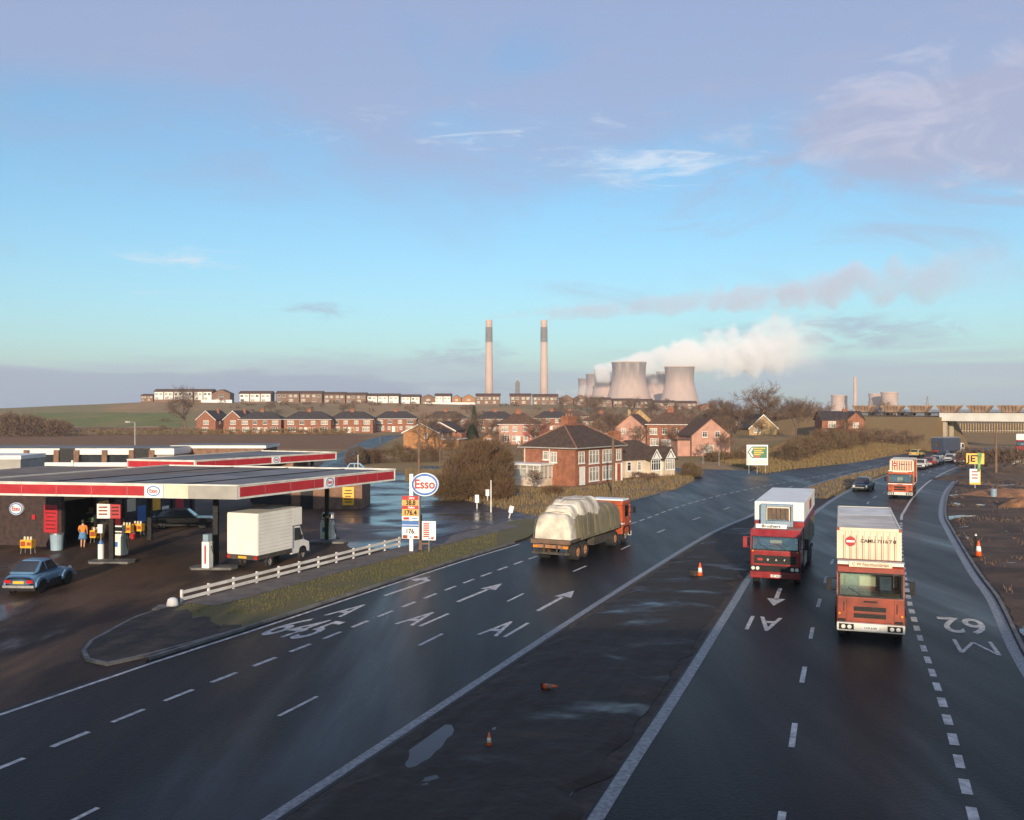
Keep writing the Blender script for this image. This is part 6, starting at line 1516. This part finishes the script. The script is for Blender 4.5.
for s, z, h, m, xx, par in (('Litre', 3.3, .2, 'sign_white', .06, b1), ('38.8', 2.99, .4, 'black', 0, b1), ('Gallon', 2.72, .18, 'sign_white', .05, b1), ('176.4', 2.38, .42, 'black', -.03, b1), ('176.', 1.25, .4, 'black', -.02, b2), ('A', .91, .22, 'esso_blue', 0, b2)): text(par, s, h, M[m], (xx, -.216 if m == 'sign_white' else -.206, z), 0, .03, .88)
MB().box(-.45, -.1, -.222, -.213, 1.97, 2.12).build('card_mark', M['red'], b1); MB().box(.08, .42, -.222, -.213, 2.03, 2.1).build('card_mark', M['esso_blue'], b1); MB().box(-.5, -.2, -.21, -.2, .82, 1.02).box(.2, .45, -.21, -.2, .84, .98).build('card_mark', M['truck_orange'], b2)
x, y = G(429, 553.5); t = thing('notice_board', 'small white notice board with red lines on a thin post', 'sign', (x, y, .1), R(-8)); MB().cyl((0, 0, 0), (0, 0, .95), .03).build('post', M['steel'], t); MB().box(-.43, .43, -.04, .0, .72, 1.88).build('panel', M['sign_white'], t)
for k in range(7): MB().box(-.34, .02, -.052, -.041, 1.68-k*.13, 1.76-k*.13).build('red_row', M['red'], t)
MB().box(-.05, .1, -.05, -.041, .8, .86).build('blue_mark', M['esso_blue'], t); MB().box(.14, .3, -.05, -.041, .78, .92).build('red_mark', M['red'], t)
x, y = G(420.5, 551.5); t = thing('timber_post', 'short brown timber post beside the tall price boards', 'post', (x, y, .1)); MB().box(-.09, .09, -.09, .09, 0, 2.2).build('shaft', M['wood'], t); MB().box(-.02, .5, -.11, -.091, .35, .45).build('cross_piece', M['wood'], t)

# ------------------------------------------------------------------ signs, poles, cones
x, y = 33.3, 129.
t = thing('direction_sign', 'large green and white direction sign on three posts at the junction', 'road sign', (x, y, 0), R(-4))
for q in (-1.1, 0, 1.1): MB().cyl((q, .1, -.3), (q, .1, 3.7), .05).build('post', M['steel'], t)
MB().box(-1.42, 1.42, -.03, .04, 1.15, 3.9).build('panel', M['sign_white'], t)
gp = MB().box(-.75, 1.3, -.045, -.031, 2.1, 3.7).build('green_panel', M['green'], t); MB().prism([(-1.3, 2.9), (-.85, 3.6), (-.75, 3.6), (-.75, 2.2), (-.85, 2.2)], 'y', -.045, -.031).build('chevron', M['green'], t)
MB().prism([(-1.1, 2.9), (-.72, 3.5), (-.5, 3.5), (-.85, 2.9), (-.5, 2.3), (-.72, 2.3)], 'y', -.056, -.046).build('arrow_mark', M['sign_white'], gp)
for z, w_ in ((3.35, 1.5), (3.05, 1.1), (2.78, 1.3), (2.52, .9)): MB().box(-.45, -.45+w_, -.055, -.046, z, z+.14).build('yellow_line', M['yellow'], gp)
MB().box(-.4, .3, -.057, -.0465, 2.16, 2.44).build('orange_patch', M['truck_orange2'], gp); MB().box(-1.3, 1.3, -.042, -.031, 1.28, 2.0).build('white_panel', M['dirty_white'], t); MB().box(-1.35, -1.22, -.045, -.0305, 1.2, 3.8).build('edge_strip', M['steel'], t)
x, y = 51., 104.
t = thing('yellow_fuel_sign', 'yellow board with black lettering over a white price board', 'sign', (x, y, 0), R(-14))
MB().cyl((0, .1, 0), (0, .1, 3.9), .07).build('post', M['steel'], t); MB().box(-1.0, 1.0, -.06, .04, 2.85, 4.05).build('panel', M['yellow'], t)
text(t, 'JET', 1.05, M['black'], (-.08, -.066, 3.43), 0, .03, 1.12); t.scale = (.9, .9, .97); t.location.x -= .3
MB().prism([(.25, 4.15), (.75, 4.1), (.62, 3.2), (.5, 2.0), (.2, 2.0), (.32, 3.2)], 'y', -.13, -.07).build('green_drape', M['drape'], t)
MB().box(-.62, .58, -.07, .03, .55, 2.3).build('price_board', M['sign_white'], t); MB().box(-.62, .58, -.085, -.071, .55, .78).build('yellow_band', M['yellow'], t); MB().box(.46, .58, -.085, -.0705, .78, 2.3).build('yellow_edge', M['yellow'], t)
for z in (1.9, 1.55, 1.2): MB().box(-.4, .3, -.08, -.071, z, z+.16).build('price_row', M['truck_orange'], t)
def pole(name, label, px, y, ztop, r=.11, m='wood', arms=(), lamp=False, z0=0., lean=0.):
    x = GX(px, y); t = thing(name, label, 'pole', (x, y, z0)); MB().cyl((0, 0, -.5), (lean, 0, ztop-z0), r*1.25, r*.8, 10).build('shaft', M[m], t)
    for z in arms: MB().box(-.7, .7, -.06, .06, z-.06, z+.06).build('crossarm', M[m], t)
    if lamp: MB().tube([(0, 0, ztop-.15), (-.3, 0, ztop), (-.7, 0, ztop)], .04).build('lamp_arm', M[m], t); MB().box(-1.2, -.55, -.14, .14, ztop-.05, ztop+.08).build('lamp_head', M['steel'], t)
    return t
pole('street_lamp', 'thin street lamp rising behind the rear canopy', 135, 122, 7.1, .07, 'steel', lamp=True)
pole('utility_pole', 'tall brown timber pole in front of the orange brick gable', 419, 108, 7.5, .13)
pole('utility_pole', 'timber pole standing before the corner house right end', 613, 96, 6.1, .13)
pole('utility_pole', 'timber pole at the slip road near the yellow fuel sign', 996, 119, 6.2, .14)
pole('marker_post', 'grey white post standing in the grass before the thicket', 491, 81, 2.75, .06, 'dirty_white')
pole('street_lamp', 'short white-topped lamp post on the side road beside the pale saloon', 358, 126, 2.7, .06, 'dirty_white')
pole('utility_pole', 'thin pole at the mouth of the uphill side road', 440, 140, 5.6, .07); pole('utility_pole', 'thin pole beside the side road below the brick semis', 380, 230, 5.6, .08)
pole('marker_post', 'slim grey post before the pink house', 703, 150, 3.4, .05, 'steel'); pole('marker_post', 'slim grey post left of the direction sign by the pink house', 719, 146, 3.2, .05, 'steel')
for px, py, h, lab in ((477, 509, 1.25, 'short white marker stub at the thicket edge'), (487.5, 501, 1.1, 'small white square sign beside the grey white post'), (509, 518, 1., 'leaning white marker board at the junction mouth')):
    x, y = G(px, py); t = thing('marker_board', lab, 'marker', (x, y, 0), 0); MB().box(-.05, .05, -.03, .03, 0, h*.7).build('stub', M['steel'], t); MB().box(-.17, .17, -.05, -.031, h*.45, h).build('plate', M['sign_white'], t); t.rotation_euler = (0, R(0 if 'lean' not in lab else 14), 0)
def cone(label, px, py, lying=False, band='sign_white', h=.75):
    x, y = G(px, py); t = thing('traffic_cone', label, 'traffic cone', (x, y, .01), rnd.uniform(0, 6), 'traffic cones left on the muddy ground')
    t.scale = (h/.75,)*3; t.location.z = .05; h = .75
    MB().box(-.2, .2, -.2, .2, 0, .04).build('base', M['black'], t); MB().lathe([(.16, .04), (.035, h), (.02, h), (.02, h-.02)], 20).build('cone_body', M['orange'], t, smooth=True); MB().lathe([(.127, .26), (.085, .5), (.083, .5), (.12, .26)], 20).build('white_sleeve', M[band], t, smooth=True)
    if lying: t.rotation_euler = (R(80), 0, R(60)); t.location.z = .2
    return t
cone('upright traffic cone on the median by the red lorry', 700, 578); cone('traffic cone lying on its side in the dark median mud', 543, 693, True, 'rope', .5); cone('small upright traffic cone alone in the nearest median mud', 489, 749, False, 'truck_cream', .38); cone('white-sleeved cone standing among the puddles right of the slip road', 978.5, 557.5, False, 'sign_white', .95)
x, y = G(695.5, 577.5); t = thing('dark_box', 'small dark weathered box lying beside the median cone', 'box', (x, y, 0), R(30)); MB().box(-.25, .25, -.2, .2, 0, .42).build('body', M['chassis'], t, bev=.03); MB().box(-.27, .27, -.22, .22, .42, .47).build('lid', M['black'], t)
# right-hand rough ground
def mound(label, px, y, rx, ry, h, m, seed):
    mb = MB(); n, k = 36, 12; x0 = GX(px, y)
    for j in range(k+1):
        for i in range(n):
            a = 2*math.pi*i/n; q = j/k; x, yy = math.cos(a)*rx*q, math.sin(a)*ry*q; e = (1-q*q)**1.2*h
            mb.v.append((x, yy, e + (mnoise.noise((x*.7+seed, yy*.7, 1))*.5 + mnoise.noise((x*2+seed, yy*2, 1))*.25)*h*(1-q) - .05))
    for j in range(k):
        for i in range(n): mb.f.append((j*n+i, j*n+(i+1) % n, (j+1)*n+(i+1) % n, (j+1)*n+i))
    tag(mb.build('earth_mound', M[m], None, (x0, y, 0)), label, 'earth mound', 'tipped earth heaps beside the slip road')
mound('low tan heap of tipped earth right of the yellow fuel sign', 1010, 96, 5.5, 3.6, .8, 'earth', 1); mound('small orange heap of earth at the right frame edge', 1021, 84.5, 2.2, 1.6, .9, 'earth', 5); mound('dark flat heap of earth behind the yellow fuel sign', 985, 118, 7, 5, .9, 'earth_d', 9); mound('dark heap near the white wall at the frame edge', 1010, 125, 8, 5, 1.6, 'earth_d', 13)
x, y = G(993.5, 498); t = thing('oil_drum', 'upright pale blue drum among the tipped earth', 'drum', (x, y, 0)); b_ = MB().lathe([(.27, 0), (.29, .02), (.29, .28), (.305, .3), (.29, .32), (.29, .58), (.305, .6), (.29, .62), (.29, .88), (.27, .9)], 24); b_.build('shell', M['fridge'], t)
x, y = G(975.8, 552); t = thing('white_bollard', 'short dark and white post among the puddles', 'post', (x, y, 0)); MB().cyl((0,0,0), (0,0,1.), .07, .07, 12).build('shaft', M['black'], t); MB().cyl((0,0,1.), (0,0,1.12), .075, .05, 12).build('cap', M['dirty_white'], t)
y = 141.; t = thing('boundary_wall', 'low pale blue grey wall at the right frame edge', 'wall', (0, 0, 0)); MB().box(GX(1012, y), GX(1080, y), y, y+.3, .3, 1.25).build('wall', M['beam'], t); MB().box(GX(1012, y)-.05, GX(1080, y), y-.06, y+.36, 1.25, 1.36).build('coping', M['beam'], t)
bush('scrub_clump', 'dark bare scrub behind the slip road lamp pole', 'bush', [(GX(q, 136), 136+rnd.uniform(-4, 4), 1.2, 2.2, 2.2, 1.9) for q in (982, 990, 998, 1006, 1003)], 9000, M['twig'], .7, .035)
bl2 = MB(); r = random.Random(8)
for i in range(240):
    x, y = r.uniform(30, 75), r.uniform(44, 125)
    if not inside([(p[0], p[1]) for p in dm.v], x, y): continue
    s_ = r.uniform(.05, .22); bl2.M = Matrix.Translation((x, y, 0)) @ Matrix.Rotation(r.uniform(0, 6), 4, 'Z'); bl2.hexa([(-s_,-s_*.7,0),(s_,-s_*.8,0),(s_*.9,s_,0),(-s_,s_*.7,0)], [(-s_*.6,-s_*.4,s_*.8),(s_*.5,-s_*.5,s_*.9),(s_*.5,s_*.5,s_*.6),(-s_*.5,s_*.5,s_)])
bl2.M = None; tag(bl2.build('rubble', M['earth_d']), 'stones and clods strewn over the dirt beside the slip road', 'rubble', kind='stuff')
# unseen bank, hedge and bridge deck, added behind the viewer to shade the foreground
ap = MB()
def shade_bank_row(x0, x1, lab):
    mb = MB(); n = 24
    for i in range(n+1):
        x = x0 + (x1-x0)*i/n
        for yy, z in ((-2., 0), (-9.5, 8.2), (-19, 8.2), (-30, 0)): mb.v.append((x, yy + mnoise.noise((x*.1, yy, 0))*.5, z + (mnoise.noise((x*.15, yy, 3))*.4 if z else 0)))
    for i in range(n):
        for k in range(3): mb.f.append((i*4+k, i*4+4+k, i*4+5+k, i*4+1+k))
    mb.f += [(0, 1, 2, 3), (n*4+3, n*4+2, n*4+1, n*4)]
    return mb
struct('shade_bank', shade_bank_row(-120, -14, ''), M['grass_b'])
ob = MB().box(-14, 60, -11, -2.6, 6.3, 7.3).box(-14, 60, -2.9, -2.5, 7.3, 8.35).box(-14, 60, -11, -10.6, 7.3, 8.35)
ob = struct('shade_bridge', ob, M['concrete'])  # added out of view, sized so its shadow covers the near road
for x_ in (-13.2, 1.5, 32): MB().box(x_-.4, x_+.4, -10, -3.5, -1, 6.29).build('pier', M['concrete'], ob)  # piers of the added, unseen shade bridge
bush('shade_hedge', 'unseen hedge added on the bank behind the viewer to cast shade', 'hedge', [(x, -11 + rnd.uniform(-.5, .5), 8.2 + rnd.uniform(.5, 1.2), 2.4, 1.6, 1.7) for x in range(-110, -13, 3)], 30000, M['twig'], .7, .07)
# ------------------------------------------------------------------ steam, smoke, air
def plume(name, label, A, B, r0, r1, dens, nscale, col, thr=.45, aniso=.2, warp=.6, soft=1.8, lift=0.):
    A, B = Vector(A), Vector(B); d = B - A; L = d.length
    mb = MB(); n, k = 24, 14
    prof = [(max(.1, (r0 + (r1-r0)*i/k) * 1.12), L*i/k) for i in range(k+1)]
    mb.M = Matrix.Rotation(R(90), 4, 'Y'); mb.lathe(prof, n); mb.M = None
    m = bpy.data.materials.new(name); m.use_nodes = True; nt = NT(m.node_tree); m.node_tree.nodes.remove(m.node_tree.nodes['Principled BSDF'])
    tc = nt.n('ShaderNodeTexCoord').outputs['Object']; g = nt.sep(tc)
    x = nt.m('DIVIDE', g[0], L)
    r = nt.m('ADD', nt.m('MULTIPLY', x, r1 - r0), r0)
    # slow meander of the axis
    w1 = nt.n('ShaderNodeTexNoise', noise_dimensions='1D'); nt.setin(w1.inputs['W'], nt.m('MULTIPLY', x, 4.5)); w1.inputs['Detail'].default_value = 1.
    wz = nt.m('MULTIPLY', nt.m('MULTIPLY', nt.m('SUBTRACT', w1.outputs['Fac'], .5), warp), r)
    zz = nt.m('SUBTRACT', g[2], wz)
    rad = nt.m('DIVIDE', nt.m('SQRT', nt.m('ADD', nt.m('MULTIPLY', g[1], g[1]), nt.m('MULTIPLY', zz, zz))), r)
    n1 = nt.noise(tc, nscale, 4., .55, .3); n2 = nt.noise(tc, nscale * 3.3, 4., .6)
    nn = nt.m('ADD', nt.m('MULTIPLY', nt.m('SUBTRACT', n1, .5), 2.6), nt.m('MULTIPLY', nt.m('SUBTRACT', n2, .5), .9))
    f = nt.m('ADD', nt.m('SUBTRACT', thr, nt.m('MULTIPLY', rad, .75)), nn)
    f = nt.m('ADD', f, nt.ss(x, .16, 0., 0., .55))
    den = nt.ss(f, 0., soft * .35)
    ends = nt.m('MULTIPLY', nt.ss(x, 0, .015), nt.ss(x, 1., .45))
    edge = nt.ss(rad, 1.05, .75)
    den = nt.m('MULTIPLY', nt.m('MULTIPLY', nt.m('MULTIPLY', den, ends), edge), dens)
    pv = nt.n('ShaderNodeVolumePrincipled'); pv.inputs['Color'].default_value = (*col, 1); pv.inputs['Anisotropy'].default_value = aniso
    nt.l.new(den, pv.inputs['Density']); nt.l.new(pv.outputs[0], m.node_tree.nodes['Material Output'].inputs['Volume'])
    try: m.volume_intersection_method = 'FAST'
    except Exception: pass
    o = mb.build(name, m, None, tuple(A)); o.rotation_euler = Vector((1, 0, 0)).rotation_difference(d).to_euler()
    return tag(o, label, 'smoke' if 'smoke' in name else 'steam', kind='stuff')
def PT(px, py, y): return (GX(px, y), y, ZH(py, y))
plume('steam_cloud', 'white steam drifting right from the cooling towers', PT(594, 375, 1790), PT(836, 334, 1760), 18, 80, .085, .019, (1., .998, .995), .8, -.25, .5, 2.6)
plume('steam_cloud', 'thin low steam puffs between the chimneys and towers', PT(556, 394, 1780), PT(606, 388, 1780), 9, 16, .03, .03, (.99, .98, .97), .5, -.2, .3)
plume('chimney_smoke', 'mauve grey smoke trailing from the right tall chimney', PT(545, 317, 1700), PT(1060, 264, 1700), 9, 62, .020, .016, (.84, .77, .86), .85, -.1, .9)
plume('chimney_smoke', 'faint smoke wisp from the left tall chimney', PT(489, 318, 1712), PT(640, 300, 1712), 4, 22, .014, .03, (.88, .79, .86), .8, -.1, .8)
HAZE = .00017
hz = MB().box(-6300, 6300, -230, 6700, -60, 290)
m = bpy.data.materials.new('haze'); m.use_nodes = True; nt = NT(m.node_tree); m.node_tree.nodes.remove(m.node_tree.nodes['Principled BSDF'])
pv = nt.n('ShaderNodeVolumePrincipled'); pv.inputs['Density'].default_value = HAZE; pv.inputs['Color'].default_value = (.86, .92, 1., 1); pv.inputs['Anisotropy'].default_value = .1
nt.l.new(pv.outputs[0], m.node_tree.nodes['Material Output'].inputs['Volume'])
tag(hz.build('haze', m), kind='stuff')

# ------------------------------------------------------------------ sky and sun
SUN_EL, SUN_AZ = 11.5, 4.0        # degrees; the sun stands behind the viewer, a little to the left
w = bpy.data.worlds.new('World'); SC.world = w; w.use_nodes = True; nt = NT(w.node_tree)
bg = w.node_tree.nodes['Background']
sky = nt.n('ShaderNodeTexSky'); sky.sky_type = 'NISHITA'; sky.sun_disc = False; sky.sun_elevation = R(SUN_EL); sky.sun_rotation = R(180 + SUN_AZ)
sky.air_density = 1.0; sky.dust_density = .6; sky.ozone_density = 2.0
d = nt.n('ShaderNodeTexCoord').outputs['Generated']
g = nt.sep(d)
az = nt.m('ARCTAN2', g[0], g[1]); el = nt.m('ARCSINE', nt.m('MAXIMUM', nt.m('MINIMUM', g[2], .999), -.999))
def N(sx, sz, det=5., rough=.58, dist=.3, off=0.): return nt.noise(nt.xyz(nt.m('MULTIPLY', az, sx), nt.m('ADD', nt.m('MULTIPLY', el, sz), off), off), 1., det, rough, dist)
def gauss(a0, sa, e0, se):
    u = nt.m('DIVIDE', nt.m('SUBTRACT', az, a0), sa); v = nt.m('DIVIDE', nt.m('SUBTRACT', el, e0), se)
    return nt.m('EXPONENT', nt.m('MULTIPLY', nt.m('ADD', nt.m('MULTIPLY', u, u), nt.m('MULTIPLY', v, v)), -1.))
STR = .12
base = nt.n('ShaderNodeVectorMath', operation='MULTIPLY'); nt.l.new(sky.outputs[0], base.inputs[0]); base.inputs[1].default_value = (.84, 1.24, 1.40)
c = base.outputs[0]
k = 1/STR
def lay(c, f, col): return nt.mix(f, c, tuple(q*k for q in col))
# high lilac sheet over the top of the view, heavier to both sides
hi = N(2.2, 6., 5., .55, .6, 3.)
m1 = nt.m('MULTIPLY', nt.ss(nt.m('ADD', el, nt.m('MULTIPLY', nt.m('SUBTRACT', hi, .5), .42)), .195, .36), .68)
c = lay(c, m1, (.36, .39, .59))
r_ = nt.m('MULTIPLY', nt.ss(nt.m('ADD', nt.m('MULTIPLY', gauss(.46, .27, .265, .085), .8), nt.m('MULTIPLY', nt.m('SUBTRACT', N(5., 13., 7., .64, .8, 8.), .5), 2.0)), .12, .75), .75)
c = lay(c, r_, (.40, .41, .57))
re = nt.m('MULTIPLY', nt.ss(nt.m('ADD', nt.m('MULTIPLY', gauss(.42, .3, .27, .1), .7), nt.m('MULTIPLY', nt.m('SUBTRACT', N(9., 24., 7., .66, .8, 21.), .5), 2.6)), .55, 1.1), .5)
c = lay(c, re, (.62, .62, .74))
# bright wisps
wi = N(11., 60., 7., .66, 1.2, 1.)
wm = nt.m('MAXIMUM', nt.m('MAXIMUM', nt.m('MULTIPLY', gauss(.15, .13, .245, .022), 1.1), nt.m('MAXIMUM', nt.m('MULTIPLY', gauss(-.33, .14, .147, .014), .85), nt.m('MULTIPLY', gauss(-.34, .06, .112, .01), .7))), nt.m('MAXIMUM', nt.m('MULTIPLY', gauss(.5, .12, .19, .012), .8), nt.m('MULTIPLY', gauss(-.02, .3, .285, .03), .6)))
c = lay(c, nt.m('MULTIPLY', nt.ss(nt.m('ADD', nt.m('MULTIPLY', wm, .55), nt.m('MULTIPLY', nt.m('SUBTRACT', wi, .5), 2.2)), .30, .95), nt.m('MULTIPLY', nt.ss(wm, .05, .5), .6)), (.80, .84, .90))
# low banks: mauve grey streaks near the horizon
lo = N(3., 34., 5., .55, .5, 5.)
lm = nt.m('MULTIPLY', nt.ss(nt.m('ADD', nt.m('MULTIPLY', gauss(0., 3., .02, .045), .75), nt.m('MULTIPLY', nt.m('SUBTRACT', lo, .5), 1.6)), .35, .8), .7)
c = lay(c, lm, (.40, .47, .63))
lb = nt.m('MULTIPLY', nt.ss(nt.m('ADD', nt.m('MULTIPLY', nt.m('MULTIPLY', nt.ss(el, .06, .02), nt.ss(az, .25, -.3)), .8), nt.m('MULTIPLY', nt.m('SUBTRACT', N(5., 40., 6., .6, .7, 11.), .5), 1.1)), .34, .62), .8)
c = lay(c, lb, (.23, .30, .46))
sm = nt.m('MULTIPLY', nt.ss(nt.m('MULTIPLY', nt.m('MAXIMUM', gauss(-.2, .035, .1, .01), nt.m('MAXIMUM', gauss(-.05, .06, .055, .016), gauss(.32, .14, .075, .02))), nt.m('ADD', nt.m('MULTIPLY', N(22., 75., 6., .62, 1.2, 2.), 2.4), -.62)), .12, .7), .6)
c = lay(c, sm, (.34, .38, .52))
nt.l.new(c, bg.inputs['Color']); bg.inputs['Strength'].default_value = STR

su = bpy.data.lights.new('sun', 'SUN'); su.energy = 5.0; su.angle = R(.5); su.color = (1., .81, .60)
so = bpy.data.objects.new('sun', su); COL.objects.link(so)
v = Vector((math.sin(R(SUN_AZ))*math.cos(R(SUN_EL)), math.cos(R(SUN_AZ))*math.cos(R(SUN_EL)), -math.sin(R(SUN_EL))))
so.rotation_euler = v.to_track_quat('-Z', 'Y').to_euler(); so.location = (0, -60, 60)

cam = bpy.data.cameras.new('camera'); co = bpy.data.objects.new('camera', cam); COL.objects.link(co)
co.location = (0, 0, CAMH); co.rotation_euler = (R(90), 0, 0)
cam.sensor_width = 36; cam.lens = 36*F/1024; cam.shift_y = -2/1024; cam.clip_end = 20000; cam.clip_start = .5
SC.camera = co
SC.view_settings.view_transform = 'Standard'; SC.view_settings.look = 'None'; SC.view_settings.exposure = .14; SC.view_settings.gamma = 1.
SC.view_settings.use_curve_mapping = False
cy = SC.cycles
SC.render.engine = 'CYCLES'
cy.use_denoising = True; cy.denoiser = 'OPENIMAGEDENOISE'
cy.max_bounces = 10; cy.volume_bounces = 8; cy.diffuse_bounces = 3; cy.glossy_bounces = 3; cy.transmission_bounces = 3
cy.caustics_reflective = False; cy.caustics_refractive = False; cy.sample_clamp_indirect = 6.
cy.volume_step_rate = 1.; cy.volume_max_steps = 256
